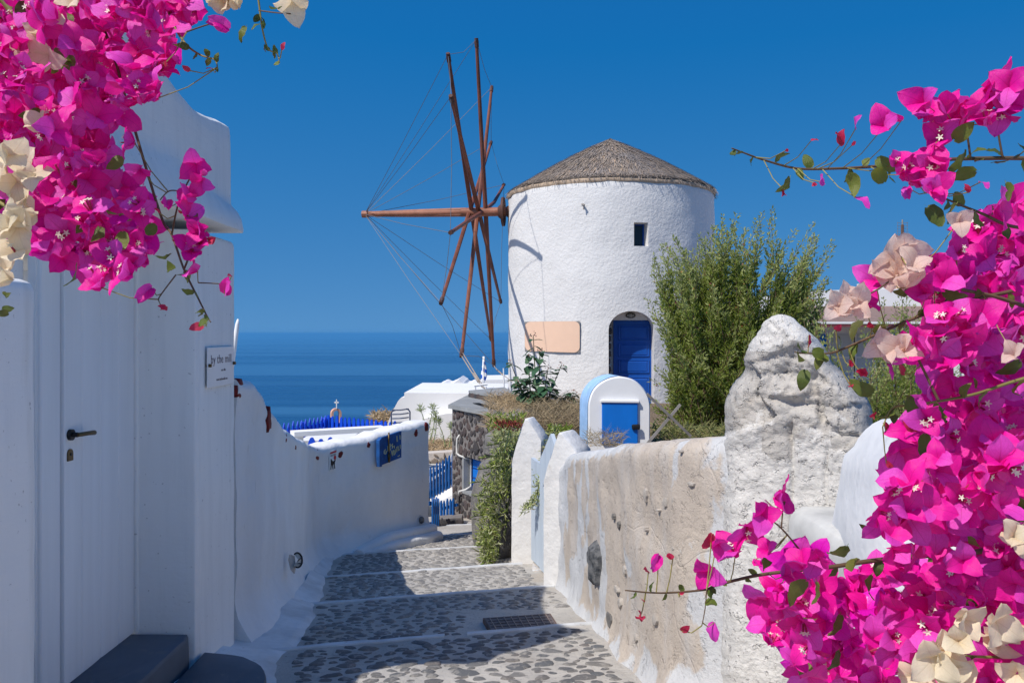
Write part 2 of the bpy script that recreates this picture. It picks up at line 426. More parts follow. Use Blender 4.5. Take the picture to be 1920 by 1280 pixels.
path = struct(mb.build('path', path_material(), smooth_=True, auto=40))

def cobble_mesh(seed):
    r = random.Random(seed); n = r.choice((7, 8, 9)); m = MB(); el = r.uniform(.42, .85)
    ang = [2*math.pi*(i+r.uniform(-.3, .3))/n for i in range(n)]; rad = [r.uniform(.68, 1.15) for _ in range(n)]
    rings = []
    for s_, z in ((1.06, -.25), (.97, .04), (.72, .17)):
        rings.append([(math.cos(a)*q*s_, math.sin(a)*q*s_*el, z+r.uniform(-.02, .02)) for a, q in zip(ang, rad)])
    o = m.grid(rings, closed_v=True); cidx = len(m.v); m.v.append((0, 0, .20+r.uniform(-.03, .03)))
    for j in range(n): m.f.append((o+2*n+j, o+2*n+(j+1) % n, cidx))
    return m
CB = []
for s_ in range(12):
    o = cobble_mesh(s_).build('cobble_source', M['cobble'], smooth_=True, auto=50); CB.append(o.data); bpy.data.objects.remove(o)
rng = random.Random(11); pts = []
tries = 0
def on_drain(x, y): return -.3 < x < .45 and 4.85 < y < 5.55
while tries < 60000:
    tries += 1
    y = rng.uniform(2.9, 10.6); x = rng.uniform(-1.75, 1.0)
    if not (left_edge(y)+.05 < x < right_edge(y)-.04) or on_drain(x, y): continue
    u = y-.25*x
    if min(abs(u-e) for e in UE) < .075: continue
    if fbm((x, y, 0), .9, 5) > .38 and rng.random() < .7: continue
    r_ = rng.choice((rng.uniform(.022, .042), rng.uniform(.03, .05), rng.uniform(.045, .07)))
    if any((x-p[0])**2+((y-p[1])*1.5)**2 < ((r_+p[2])*rng.uniform(.92, 1.08))**2 for p in pts): continue
    pts.append((x, y, r_))
pts.sort(key=lambda p: p[1])
seen = [p for p in pts if p[1] > 3.6 and abs(p[0])/p[1] < .62]
rest = MB()
for i, (x, y, r_) in enumerate(seen):
    z = EYE+path_z(x, y)+.007*fbm((x, y, 0), 3.5, 2)
    rot = Euler((rng.uniform(-.07, .07), -.02+rng.uniform(-.07, .07), rng.gauss(0, .35)+(math.pi if rng.random() < .5 else 0)))
    if i < 300: inst('cobble', rng.choice(CB), path, (x, y, z+.001), rot, (r_, r_, r_*rng.uniform(.45, 1.0)))
    else:
        m = cobble_mesh(i); mat_ = rot.to_matrix()
        rest.add([Vector((x, y, z))+mat_ @ (Vector(p)*r_) for p in m.v], m.f)
if rest.v: stuff(rest.build('far_cobbles', M['cobble'], path, smooth_=True, auto=50))
# painted step edges
for k in range(4, 11):
    u = UE[k]; xs = [lerp(-3, 2, i/160) for i in range(161)]
    m = MB(); seg = []
    def flush():
        if len(seg) > 2: m.sweep(list(seg))
        seg.clear()
    for x in xs:
        y = u+.25*x+.012*nz((x, k, 0), 2.5)
        ok = left_edge(y)-.12 < x < right_edge(y)+.05
        if k == 5 and (-.37 < x < -.25): ok = False
        if k == 5 and x > .62: ok = False
        if k >= 9 and x < -.9: ok = False
        if not ok: flush(); continue
        w = .024+.009*nz((x, k, 3), 5)+.004*nz((x, k, 3), 30); z = base_z(u)+.02+.010+.006*fbm((x, y, 0), 3.5, 2)
        seg.append([V(x, y-w*1.2, z-.01), V(x, y-w, z), V(x, y+w*.6, z), V(x, y+w*.9, z-.008), V(x, y+w*.95, z-.075), V(x, y-w*.5, z-.08)])
    flush()
    if m.v: m.build('step_line', M['path_line'], path, smooth_=True, auto=40)

# garden terrace on the right, behind the wall
def wall_face_x(y): return interp([2.2, 2.92, 2.98, 3.12, 3.27, 3.4, 3.9, 4.8, 5.6, 6.25], [1.9, 1.4, 1.2, .92, .8, .72, .6, .5, .42, .36], y)
def garden_z(x, y):
    z = interp([3, 7, 9, 12, 17, 30], [-1.05, -1.12, -1.22, -1.25, -1.40, -2.3], y)+.05*fbm((x, y, 0), .7, 9)
    return z
def garden_left(y): return interp([2.6, 3.1, 3.4, 3.9, 4.8, 6.3, 7.0, 7.9, 9, 10.5, 12, 14, 17, 24, 30], [1.5, 1.25, 1.0, .8, .68, .58, .5, .3, .12, -.02, -.1, -.15, -.45, -.6, -.6], y)
mb = MB(); rows = []
for i in range(100):
    y = 2.6+27*(i/99)**1.3; xl = garden_left(y); row = []
    for j in range(50):
        x = xl+(42-xl)*(j/49)**2.2
        row.append(V(x, y, garden_z(x, y)))
    rows.append(row)
mb.grid(rows)
wallrow = [V(r[0].x-.02, r[0].y, -3.6) for r in rows]        # the terrace's retaining side
mb.grid([wallrow, [r[0] for r in rows]])
def earth():
    t = NT('dry_earth'); c = t.coord('Object')
    col = t.mix(t.ramp(t.noise(c, 1.5, 6, .65), [(.35, 0), (.7, 1)]), (.27, .20, .135), (.16, .115, .08))
    col = t.mix(t.ramp(t.noise(c, 30, 3, .7), [(.55, 0), (.7, 1)]), col, (.36, .29, .20))
    return t.fin(col, .95, t.bump(t.noise(c, 25, 5, .7), 1., .04), .1)
M['earth'] = earth()
struct(mb.build('garden_ground', M['earth'], smooth_=True))

# hillside under everything, falling to the sea
mb = MB(); rows = []
for i in range(90):
    y = -14+400*(i/89)**2.0; row = []
    for j in range(80):
        x = -1.5+(-1 if j < 40 else 1)*abs((j-39.5)/39.5)**2*260
        z = -3.7-.02*max(0, -x)-.05*max(0, -x-3)
        if y > 9: z -= .10*(y-9)
        if y > 24: z -= .42*(y-24)
        if y > 60: z -= 1.2*(y-60)
        z += .35*fbm((x, y, 0), .12, 4)*(min(1, max(0, (y-8)/8)))
        if x > 6: z += min(1.2, (x-6)*.2)
        if y < 9: z = min(z, -3.4)
        row.append(V(x, y, max(z, -160)))
    rows.append(row)
mb.grid(rows)
struct(mb.build('hillside', M['earth'], smooth_=True))

def sea_material():
    t = NT('sea_water'); c = t.coord('Object')
    st = t.coord('Object', (.00010, .0012, 1), (3.1, .4, 0)); st2 = t.coord('Object', (.0005, .008, 1)); st3 = t.coord('Object', (.00004, .00026, 1), (.7, .2, 0))
    big = t.ramp(t.noise(st, 1.0, 4, .55, .6), [(.40, 0), (.62, 1)])
    fine = t.ramp(t.noise(st2, 1.0, 4, .6), [(.35, 0), (.75, 1)])
    far = t.ramp(t.noise(st3, 1.0, 3, .5), [(.42, 0), (.58, 1)])
    f = t.math('ADD', t.math('MULTIPLY', big, .5), t.math('ADD', t.math('MULTIPLY', fine, .22), t.math('MULTIPLY', far, .28)))
    col = t.mix(t.ramp(f, [(.36, 0), (.60, 1)]), (.001, .034, .118), (.034, .125, .25))
    rg = t.math('ADD', .20, t.math('MULTIPLY', f, .22))
    n = t.bump(t.noise(t.coord('Object', (.05, .09, 1)), 1.0, 6, .6), .35, 1.5)
    m = t.fin(col, rg, n, .32); return m
mb = MB(); NX, NY = 24, 40; rows = []
for i in range(NY+1):
    y = 60+75000*(i/NY)**3
    rows.append([V(lerp(-1, 1, j/NX)*(3000+y*1.2), y, -150) for j in range(NX+1)])
mb.grid(rows)
struct(mb.build('sea', sea_material()))

# ------------------------------------------------------------------ walls: swept plaster sections
def resample(st, ds):
    """st: list of (x, y) -> evenly spaced points with tangents"""
    L = [0]
    for a, b in zip(st, st[1:]): L.append(L[-1]+math.hypot(b[0]-a[0], b[1]-a[1]))
    n = max(2, int(L[-1]/ds)); out = []
    xs, ys = [p[0] for p in st], [p[1] for p in st]
    def at(s):
        # smooth corner by averaging neighbours
        w = .12; acc = [0, 0, 0]
        for q in (-1, -.5, 0, .5, 1):
            k = 1-abs(q)*.5; s2 = min(max(s+q*w, 0), L[-1])
            acc[0] += k*interp(L, xs, s2); acc[1] += k*interp(L, ys, s2); acc[2] += k
        return acc[0]/acc[2], acc[1]/acc[2]
    for i in range(n+1): out.append((L[-1]*i/n, *at(L[-1]*i/n)))
    return out
def wall_sweep(st, ztop, zbot, thick, side=1, ds=.05, dz=.06, flare=.0, flare_h=.2, amp=.012, freq=3., rr=.07, paint_fn=None, lip=0.0, shear=None):
    """st: front-line points; side=+1 puts the outward normal to the right of travel"""
    pts = resample(st, ds); m = MB(); loops = []; att = []
    nfr = None
    for i, (s, x, y) in enumerate(pts):
        a, b = pts[max(0, i-1)], pts[min(len(pts)-1, i+1)]
        tx, ty = b[1]-a[1], b[2]-a[2]; l = math.hypot(tx, ty); tx, ty = tx/l, ty/l
        nx, ny = (ty*side, -tx*side)
        z1 = ztop(s, x, y); z0 = zbot(s, x, y)
        if nfr is None: nfr = max(6, int((z1-z0)/dz))
        loop = []
        def put(off, z, disp=True):
            px, py = x+nx*off, y+ny*off
            if disp:
                d = amp*fbm((px, py, z), freq, 1.3); px += nx*d; py += ny*d; z += d*.6
            loop.append(V(px, py, z)); att.append(paint_fn(s, px, py, z, z0, z1) if paint_fn else 0.)
        for k in range(nfr+1):
            z = lerp(z0, z1-rr, k/nfr); h = z-z0
            put((min(.055, shear*(z1-z)) if shear else 0)+(flare*(1-min(1, h/flare_h))**2 if flare else 0)+(lip*smooth(z1-.14, z1-.06, z)), z)
        for k in range(1, 7):
            ang = k/6*math.pi/2
            put(lip-rr+rr*math.cos(ang), z1-rr+rr*math.sin(ang))
        for k in range(1, 4): put(lip-rr-(thick-2*rr)*k/3, z1+.0)
        put(-thick, z1-rr); put(-thick, (z0+z1)/2, False); put(-thick, z0, False)
        loops.append(loop)
    m.sweep(loops); m.a = att if paint_fn else None
    return m

def lump_box(m, x0, x1, y0, y1, z0, z1, r=.03, amp=.006, res=.08, freq=4., zt=None, warp=None):
    """rounded, slightly uneven masonry block (heights relative to the eye)"""
    lo, hi = Vector((x0, y0, z0)), Vector((x1, y1, z1)); rv = min(r, *(d*.49 for d in (hi-lo)))
    for ax in range(3):
        a, b = [i for i in range(3) if i != ax]
        def ticks(i):
            n = max(2, int((hi[i]-lo[i])/res)); t = [lo[i]+(hi[i]-lo[i])*k/n for k in range(n+1)]
            return sorted(set([t[0], lo[i]+rv*.35, lo[i]+rv]+[q for q in t if lo[i]+rv*1.3 < q < hi[i]-rv*1.3]+[hi[i]-rv, hi[i]-rv*.35, t[-1]]))
        ta, tb = ticks(a), ticks(b)
        for s_ in (0, 1):
            rows = []
            for p in ta:
                row = []
                for q in tb:
                    w = [0, 0, 0]; w[ax] = (lo, hi)[s_][ax]; w[a] = p; w[b] = q; w = Vector(w)
                    inn = Vector([max(lo[i]+rv, min(hi[i]-rv, w[i])) for i in range(3)])
                    d = w-inn; d = d.normalized() if d.length > 1e-9 else Vector()
                    w = inn+d*rv
                    w = w+d*amp*fbm(w, freq, 2.2)
                    if warp: w = warp(w)
                    row.append(V(*w))
                rows.append(row)
            m.grid(rows)

# ------------------------------------------------------------------ doorway house on the left
house = thing('doorway_house', V(-1.8, 3.4, -1.62), 'white plastered house front in shade with recessed pale door and curved hood', 'house')
mb = MB()
lump_box(mb, -2.4, -1.5, 1.4, 2.71, -2.0, .17, .04)                       # low near pier
lump_box(mb, -2.4, -1.86, 2.64, 3.27, -2.0, .30, .03)                     # back of the recess beside the door
lump_box(mb, -2.4, -1.503, 4.09, 4.645, -2.4, .50, .035)                  # far pier
lump_box(mb, -2.4, -1.775, 4.05, 4.14, -1.44, .50, .012)                  # the jamb's small step
lump_box(mb, -2.4, -1.507, 4.062, 4.12, -1.9, .50, .01)
lump_box(mb, -2.4, -1.86, 3.02, 4.12, .30, .56, .03)                      # lintel wall over the door
# upper mass and the flared hood, swept along the wall
prof_y = [3.02, 3.2, 3.4, 3.636, 3.78, 3.93, 4.10, 4.21, 4.36, 4.50, 4.64]
prof_z = [1.62, 1.42, 1.27, 1.19, 1.17, 1.135, 1.10, 1.095, 1.11, 1.13, 1.135]
loops = []
n = 40
for i in range(n+1):
    y = lerp(3.02, 4.642, i/n); zt = interp(prof_y, prof_z, y); e = .012*fbm((y, 1, 2), 2.5)
    zs = .80-.10*smooth(3.9, 4.64, y)
    end = smooth(4.50, 4.642, y); fl = .058
    front = [(-1.47+.0, .545), (-1.448-.015*end, .548), (-1.446-.015*end, .565), (-1.462-.01*end, .62), (-1.492, lerp(.62, zs, .5)), (-1.515, lerp(.62, zs, .8)), (-1.527, zs), (-1.530, zs+.05),
             (-1.532, lerp(zs, zt, .4)), (-1.532, lerp(zs, zt, .7)), (-1.534, zt-.05), (-1.542, zt-.018), (-1.565, zt), (-1.8, zt+.01), (-2.1, zt), (-2.4, zt-.02)]
    back = [(-2.4, .9), (-2.4, .545), (-1.9, .545), (-1.6, .545)]
    loops.append([V(x+e*.3+.004*fbm((x, y, z), 5), y, z+(.004*fbm((x, y, z), 4, 6) if z > .6 else 0)) for x, z in front+back])
mb.sweep(loops)
mb.build('wall', M['white_house'], house, smooth_=True, auto=35)
# door: planks with open joints
door = MB(); door.box(V(-1.835, 3.68, -.46), (.03, .84, 1.92)); doo = door.build('door', M['door_white'], house)
edges_y = [3.27, 3.413, 3.556, 3.716, 3.888, 4.048]
for i in range(5):
    a, b = edges_y[i], edges_y[i+1]; m = MB(); off = -.012 if i == 0 else 0
    m.box(V(-1.806+off, (a+b)/2, -.46), (.028, b-a-.004, 1.915), bev=.004); m.build('plank', M['door_white'], doo)
m = MB(); m.box(V(-1.80, 3.42, -.46), (.02, .012, 1.9), bev=.003); m.build('meeting_strip', M['door_white'], doo)
# lever handle and keyhole plate
hy, hz = 3.455, -(815-625)/1600*3.45
m = MB()
m.tube([V(-1.792, hy, hz), V(-1.778, hy, hz)], .0225, 16); m.tube([V(-1.778, hy, hz), V(-1.757, hy, hz)], .010, 10)
h = m.build('handle', M['black'], doo, smooth_=True, auto=40)
m = MB(); m.tube([V(-1.757, hy-.006, hz), V(-1.752, hy+.012, hz), V(-1.748, hy+.06, hz-.001), V(-1.746, hy+.112, hz-.004), V(-1.746, hy+.118, hz-.004)], [.008, .009, .009, .0105, .008], 10)
m.build('lever', M['bronze'], h, smooth_=True, auto=40)
kz = hz-.083
m = MB(); ol = [(.020*math.cos(a), .020*math.sin(a)+.006) for a in [math.pi*i/10 for i in range(11)]]+[(-.020, -.022), (.020, -.022)]
ol = [(u, v) for u, v in ol]
m.prism(ol, lambda u, v, w: V(-1.793+w, hy+u, kz+v), .007); k_ = m.build('keyhole_plate', M['bronze'], doo)
m = MB(); m.tube([V(-1.787, hy, kz+.004), V(-1.783, hy, kz+.004)], .006, 10); m.build('keyhole', M['black'], k_)

# steps in front of the door
def step_block(name, outline, zt, zb, mat, label):
    m = MB(); k = len(outline); cx = sum(p[0] for p in outline)/k; cy = sum(p[1] for p in outline)/k
    def ring(s, z): return [V(cx+(x-cx)*s, cy+(y-cy)*s, z+.006*fbm((x, y, z), 5)) for x, y in outline]
    rings = [ring(1.015, zb), ring(1.01, lerp(zb, zt, .5)), ring(1.0, zt-.022), ring(.985, zt-.006), ring(.955, zt), ring(.6, zt+.002), ring(.2, zt+.002)]
    o = m.grid(rings, closed_v=True); ci = len(m.v); m.v.append(V(cx, cy, zt+.002))
    for j in range(k): m.f.append((o+6*k+j, o+6*k+(j+1) % k, ci))
    s = m.build(name, mat, origin=V(cx, cy, zb), smooth_=True, auto=40)
    return tag(s, label, 'step')
def dense(ol, d=.06):
    out = []
    for (a, b) in zip(ol, ol[1:]+ol[:1]):
        n = max(1, int(math.hypot(b[0]-a[0], b[1]-a[1])/d))
        out += [(lerp(a[0], b[0], i/n), lerp(a[1], b[1], i/n)) for i in range(n)]
    return out
step_block('door_step', dense([(-1.835, 2.72), (-1.52, 2.72), (-1.512, 3.2), (-1.512, 3.97), (-1.535, 4.045), (-1.80, 4.045), (-1.835, 3.9)]), -1.415, -1.66, M['step_grey'], 'straight grey painted doorstep right under the pale plank door')
half = [(-1.49, 4.13), (-1.44, 4.12)]+[(-1.44+.36*math.sin(a), 3.68+.44*math.cos(a)) for a in [R(10+i*8) for i in range(21)]]+[(-1.49, 3.24)]
step_block('rounded_step', half, -1.535, -1.72, M['step_grey'], 'lower dark grey rounded step at the foot of the doorstep')

# sign "by the mill" on the far pier
sgn = thing('house_sign', V(-1.5, 4.37, -.17), 'small white acrylic sign reading by the mill on the shaded pier', 'sign')
def on_pier(y, zr, out): return V(-1.497+out, y, zr)
zt_s, zb_s = -.068, -.268
m = MB(); m.box(on_pier(4.37, (zt_s+zb_s)/2, .0065), (.004, .40, zt_s-zb_s), bev=.002); m.build('plate', M['sign_white'], sgn)
def text_mesh(body, size, sx=1.0):
    cu = bpy.data.curves.new('txt', 'FONT'); cu.body = body; cu.size = size; cu.align_x = 'CENTER'; cu.extrude = .0008; cu.resolution_u = 3; cu.space_character = 1.05
    ob = bpy.data.objects.new('txt', cu); COL.objects.link(ob)
    me = bpy.data.meshes.new_from_object(ob.evaluated_get(bpy.context.evaluated_depsgraph_get()))
    bpy.data.objects.remove(ob)
    for v in me.vertices: v.co.x *= sx
    return me
def text_on(body, size, sx, pos, xdir, ydir, mat, parent, name='lettering'):
    bpy.context.view_layer.update()
    me = text_mesh(body, size, sx); me.name = name; me.materials.clear(); me.materials.append(mat)
    z = Vector(xdir).cross(Vector(ydir)).normalized()
    mt = Matrix((Vector(xdir).normalized(), Vector(ydir).normalized(), z)).transposed()
    o = bpy.data.objects.new(name, me); COL.objects.link(o); o.parent = parent
    o['kind'] = 'stuff'
    root = parent; off = Vector()
    while root is not None: off += Vector(root.location); root = root.parent
    o.location = Vector(pos)-off; o.rotation_euler = mt.to_euler(); return o
text_on('by the mill', .062, 1.12, on_pier(4.372, -.150, .0086), (0, 1, 0), (0, 0, 1), M['ink'], sgn)
text_on('oia villa', .018, 1.2, on_pier(4.40, -.192, .0086), (0, 1, 0), (0, 0, 1), M['ink'], sgn)
text_on('www.bythemill.com', .018, 1.1, on_pier(4.38, -.238, .0086), (0, 1, 0), (0, 0, 1), M['ink'], sgn)
for yy in (4.19, 4.555):
    m = MB(); m.tube([on_pier(yy, -.158, -.004), on_pier(yy, -.158, .022)], .0085, 10); m.build('fixing', M['bronze'], sgn, smooth_=True, auto=40)

# ------------------------------------------------------------------ low scalloped wall on the left
OUT_L = [(436, 702), (441, 704), (472, 714), (489, 732), (500, 757), (514, 774), (525, 793), (542, 808), (556, 818), (570, 825), (585, 834), (599, 840), (627, 832), (655, 824), (683, 821), (711, 812), (753, 802), (781, 794), (806, 786), (840, 780)]
LST = [(-1.52, 4.66), (-1.51, 5.0), (-1.55, 5.5), (-1.65, 6.5), (-1.79, 7.5), (-1.87, 8.15), (-1.85, 8.45), (-1.72, 8.75), (-1.4, 9.2), (-1.05, 9.8), (-.955, 9.98)]
def lw_top(s, x, y):
    px = 960+FPX*x/y
    return -(interp([p[0] for p in OUT_L], [p[1] for p in OUT_L], px)-625)/FPX*y+.016*fbm((x, y, 0), 4.5, 3)
lwall = thing('scalloped_wall', V(-1.6, 7, base_z(7.4)), 'low whitewashed wall with scalloped top and dark red paint dabs beside the path', 'wall')
m = wall_sweep(LST, lw_top, lambda s, x, y: path_z(x, y)-.06, .30, 1, .05, .05, .20, .34, .016, 2.6, .07, lip=.012)
m.build('body', M['white_wall'], lwall, smooth_=True, auto=50)
# two rounded plinth courses at the far end
for (dx, h0, th, n_) in ((.10, .17, .16, 0), (.19, .09, .16, 1)):
    st = [(-1.62+dx*.6, 8.72-dx*.8), (-1.4+dx*.6, 9.06-dx*.8), (-1.05+dx*.7, 9.66-dx*.8), (-.93+dx*.8, 9.90-dx*.4)]
    mm = wall_sweep(st, lambda s, x, y: path_z(x, y)+h0*min(1, .3+s*1.2), lambda s, x, y: path_z(x, y)-.08, th, 1, .05, .04, .03, .1, .012, 4, .05)
    mm.build('plinth', M['white_wall'], lwall, smooth_=True, auto=50)
# red paint dabs under the scallops
def face_at(px):
    best = None
    for s, x, y in resample(LST, .03):
        q = abs(960+FPX*x/y-px)
        if best is None or q < best[0]: best = (q, x, y, s)
    _, x, y, s = best
    return x, y
pp = resample(LST, .03)
def lw_normal(x, y):
    i = min(range(len(pp)), key=lambda k: (pp[k][1]-x)**2+(pp[k][2]-y)**2)
    a, b = pp[max(0, i-2)], pp[min(len(pp)-1, i+2)]
    tx, ty = b[1]-a[1], b[2]-a[2]; l = math.hypot(tx, ty)
    return Vector((ty/l, -tx/l, 0)), Vector((tx/l, ty/l, 0))
rng = random.Random(5)
for (cx, cy, w, h) in ((447, 729, 13, 38), (501, 786, 8, 48), (534, 822, 3, 18), (552, 834, 3, 18), (594, 852, 10, 22), (638, 851, 9, 17), (690, 834, 7, 11), (780, 811, 6, 13), (798, 800, 7, 20)):
    x, y = face_at(cx); n_, t_ = lw_normal(x, y); c = V(x, y, -(cy-625)/FPX*y)
    tw = w/FPX*y/max(.12, abs(t_.x-t_.y*x/y)); th = h/FPX*y
    tw = min(tw, .19)
    m = MB(); k = 16
    ang = [2*math.pi*i/k for i in range(k)]; rad = [rng.uniform(.7, 1.1) for _ in ang]
    rings = []
    for sc_, o_ in ((1.06, -.03), (1.0, .004), (.55, .006)):
        rings.append([c+t_*(math.cos(a)*q*tw*.5*sc_)+Vector((0, 0, 1))*(math.sin(a)*q*th*.5*sc_)+n_*(o_+.008) for a, q in zip(ang, rad)])
    o = m.grid(rings, closed_v=True); ci = len(m.v); m.v.append(c+n_*.014)
    for j in range(k): m.f.append((o+2*k+j, o+2*k+(j+1) % k, ci))
    m.build('red_dab', M['red_paint'], lwall, smooth_=True)

# whitewashed strip of ground at the foot of house and wall
mb = MB(); rows = []
for i in range(150):
    y = lerp(1.2, 8.4, i/149); xr = left_edge(y)+.035*fbm((y, 0, 0), 3, 8)+.03*math.sin(y*1.3)*.5
    xl = interp([1.2, 4.6, 5.5, 6.5, 7.5, 8.4], [-1.9, -1.6, -1.5, -1.58, -1.72, -1.85], y)
    row = []
    for j in range(9):
        t = j/8; x = lerp(xl, xr, t); z = path_z(x, y)+.02*(1-t**3)+.008+.05*(1-t)**2
        if j == 8: z = path_z(x, y)-.01
        row.append(V(x, y, z+.006*fbm((x, y, 0), 6)))
    rows.append(row)
mb.grid(rows)
struct(mb.build('whitewashed_kerb', M['kerb'], smooth_=True))

# broken round wall light
x, y = -1.50, 5.93
y = 5.98; x = (554-960)/FPX*y+.0
n_, t_ = lw_normal(x, y); lc = V(x, y, -(1050-625)/FPX*y)
lamp = thing('wall_light', lc, 'broken round wall light let into the shaded white wall', 'light')
up = Vector((0, 0, 1)); n_ = (n_+Vector((0, -.55, .25))).normalized(); t_ = n_.cross(up)*-1; t_.normalize(); up2 = t_.cross(n_)*-1 if t_.cross(n_).z < 0 else t_.cross(n_)
def disc(m, r0, r1, o0, o1, n=20, a0=0, a1=2*math.pi):
    rows = []
    for i in range(n+1):
        a = lerp(a0, a1, i/n); d = t_*math.cos(a)+up2*math.sin(a)
        rows.append([lc+d*r0+n_*o0, lc+d*r1+n_*o1])
    m.grid(rows)
m = MB(); disc(m, 0.0, .048, .026, .014, 16, R(-150), R(110)); m.build('glass', M['lamp_glass'], lamp, smooth_=True)
m = MB(); pts_ = [lc+(t_*math.cos(R(a))+up2*math.sin(R(a)))*.05+n_*.018 for a in range(-125, 116, 12)]; m.tube(pts_, .006, 6)
m.tube([lc+t_*.045+up2*.012+n_*.03, lc-t_*.02-up2*.004+n_*.034], .003, 5); m.tube([lc-up2*.03+t_*.035+n_*.03, lc-up2*.022-t_*.02+n_*.032], .003, 5)
m.build('rim', M['black'], lamp, smooth_=True)
m = MB(); m.prism([(-.03, .05), (-.05, .02), (-.045, -.05), (-.02, -.085), (.0, -.05), (.01, .03)], lambda u, v, w: lc+t_*u+up2*v+n_*(w-.02), .012); m.build('broken_plaster', M['mortar_pale'], lamp)
# stone stub near the wall's far end
sx, sy = face_at(788); n2, t2 = lw_normal(sx, sy); sc_ = V(sx, sy, -(974-625)/FPX*sy)+n2*.02
m = MB(); rows = []
for i in range(7):
    a = math.pi*i/6-math.pi/2
    rows.append([sc_+t2*(math.cos(a)*math.cos(b)*.036*(1+.2*nz((i, j, 1))))+Vector((0, 0, 1))*(math.cos(a)*math.sin(b)*.042)+n2*(math.sin(a)*.03) for j, b in enumerate([2*math.pi*q/10 for q in range(10)])])
m.grid(rows, closed_v=True); m.build('embedded_stone', M['boulder'], lwall, smooth_=True)

# warning notice with dog
nx_, ny_ = face_at(621); n3, t3 = lw_normal(nx_, ny_)
nc = V(nx_, ny_, -(862-625)/FPX*ny_)+n3*.02
def on_w(u, v, w): return nc+t3*u+Vector((0, 0, 1))*v+n3*w
ntc = thing('dog_notice', nc, 'small white beware of dog notice with black dog on the scalloped wall', 'sign')
hw, hh = .062, .098
m = MB(); m.prism([(-hw, -hh), (hw, -hh), (hw, hh), (-hw, hh)], lambda u, v, w: on_w(u, v, w), .006); m.build('plate', M['white_house'], ntc)
m = MB(); m.prism([(-hw*.9, .066), (hw*.9, .074), (hw*.9, .092), (-hw*.9, .084)], lambda u, v, w: on_w(u, v, .0065+w), .002); m.build('red_heading', M['sign_red'], ntc)
m = MB()
for v0 in (.058, .048): m.prism([(-hw*.85, v0-.006), (hw*.85, v0-.001), (hw*.85, v0+.003), (-hw*.85, v0-.002)], lambda u, v, w: on_w(u, v, .0065+w), .0015)
m.build('text_line', M['black'], ntc)
m = MB(); m.prism([(.03+.022*math.cos(a), .022+.022*math.sin(a)) for a in [2*math.pi*i/16 for i in range(16)]], lambda u, v, w: on_w(u, v, .0065+w), .002); m.build('red_disc', M['sign_red'], ntc)
dog = [(-.045, -.012), (-.048, .012), (-.035, .018), (-.028, .004), (-.005, -.012), (.02, -.006), (.03, .008), (.042, .004), (.040, -.012), (.030, -.022), (.026, -.05), (.034, -.088), (.018, -.088), (.012, -.045), (.004, -.038), (-.004, -.055), (.002, -.09), (-.012, -.09), (-.020, -.05), (-.03, -.04), (-.038, -.088), (-.05, -.088), (-.046, -.04)]
m = MB(); m.prism(dog, lambda u, v, w: on_w(u, v, .0065+w), .002); m.build('dog_silhouette', M['black'], ntc)

# painted blue board
bx0, by0 = face_at(706); bx1, by1 = face_at(742); nb, tb = lw_normal((bx0+bx1)/2, (by0+by1)/2)
b0 = Vector((bx0, by0, 0)); b1 = Vector((bx1, by1, 0))
bc = V((bx0+bx1)/2, (by0+by1)/2, -(838-625)/FPX*(by0+by1)/2)+nb*.05
bw = (b1-b0).length/2
def on_b(u, v, w): return bc+tb*u+Vector((0, 0, 1))*v+nb*w
brd = thing('blue_signboard', bc, 'blue painted board with pale yellow hand lettering hung on the white wall', 'sign')
m = MB(); m.prism([(-bw, -.165), (bw, -.125), (bw, .165), (-bw, .125)], lambda u, v, w: on_b(u, v, w), .03); m.build('board', M['sign_blue'], brd)
m = MB(); m.prism([(-bw-.045, -.18), (-bw-.004, -.18), (-bw-.004, .13), (-bw-.045, .10)], lambda u, v, w: on_b(u, v, w-.01), .045); m.build('side_board', M['sign_blue'], brd)
def strokes(m, list_, w_, z=.031):
    for st in list_:
        for (a, b) in zip(st, st[1:]):
            d = Vector((b[0]-a[0], b[1]-a[1])); l = d.length
            if l < 1e-6: continue
            q = Vector((-d.y, d.x))/l*w_*.5
            ol = [(a[0]+q.x, a[1]+q.y), (a[0]-q.x, a[1]-q.y), (b[0]-q.x, b[1]-q.y), (b[0]+q.x, b[1]+q.y)]
            m.prism([(u*bw, v*.145+u*.02) for u, v in ol], lambda u, v, w: on_b(u, v, z+w), .003)
m = MB()
strokes(m, [[(-.62, .05), (-.78, .0), (-.80, -.2), (-.62, -.28), (-.55, -.1), (-.66, -.12)], [(-.42, .25), (-.42, -.15)], [(-.2, .35), (-.22, -.12), (-.1, -.1)], [(-.32, .15), (-.08, .2)],
            [(.08, .28), (-.02, .2), (.1, .08), (0, -.05)], [(.22, .1), (.26, -.12)], [(-.05, -.2), (.05, -.62), (.14, -.2)], [(.25, -.25), (.2, -.6), (.36, -.5), (.38, -.2)], [(.5, -.05), (.5, -.45)], [(.62, -.02), (.66, -.38), (.8, -.34)], [(.85, 0), (.86, -.3)]], .07)
strokes(m, [[(.5, .75), (.52, .35), (.6, .35)], [(.82, .72), (.84, .4)]], .08)
strokes(m, [[(.6, -.82), (.8, -.78)]], .05)
stuff(m.build('lettering', M['sign_yellow'], brd))
m = MB(); m.tube([on_b(-.35*bw, .17, .036), on_b(-.38*bw, .05, .04), on_b(-.36*bw, -.06, .042)], .009, 6); m.tube([on_b(-.36*bw, -.06, .042), on_b(-.33*bw, -.15, .036)], [.02, .012], 6); m.build('hanging_bottle', M['bronze'], brd, smooth_=True)
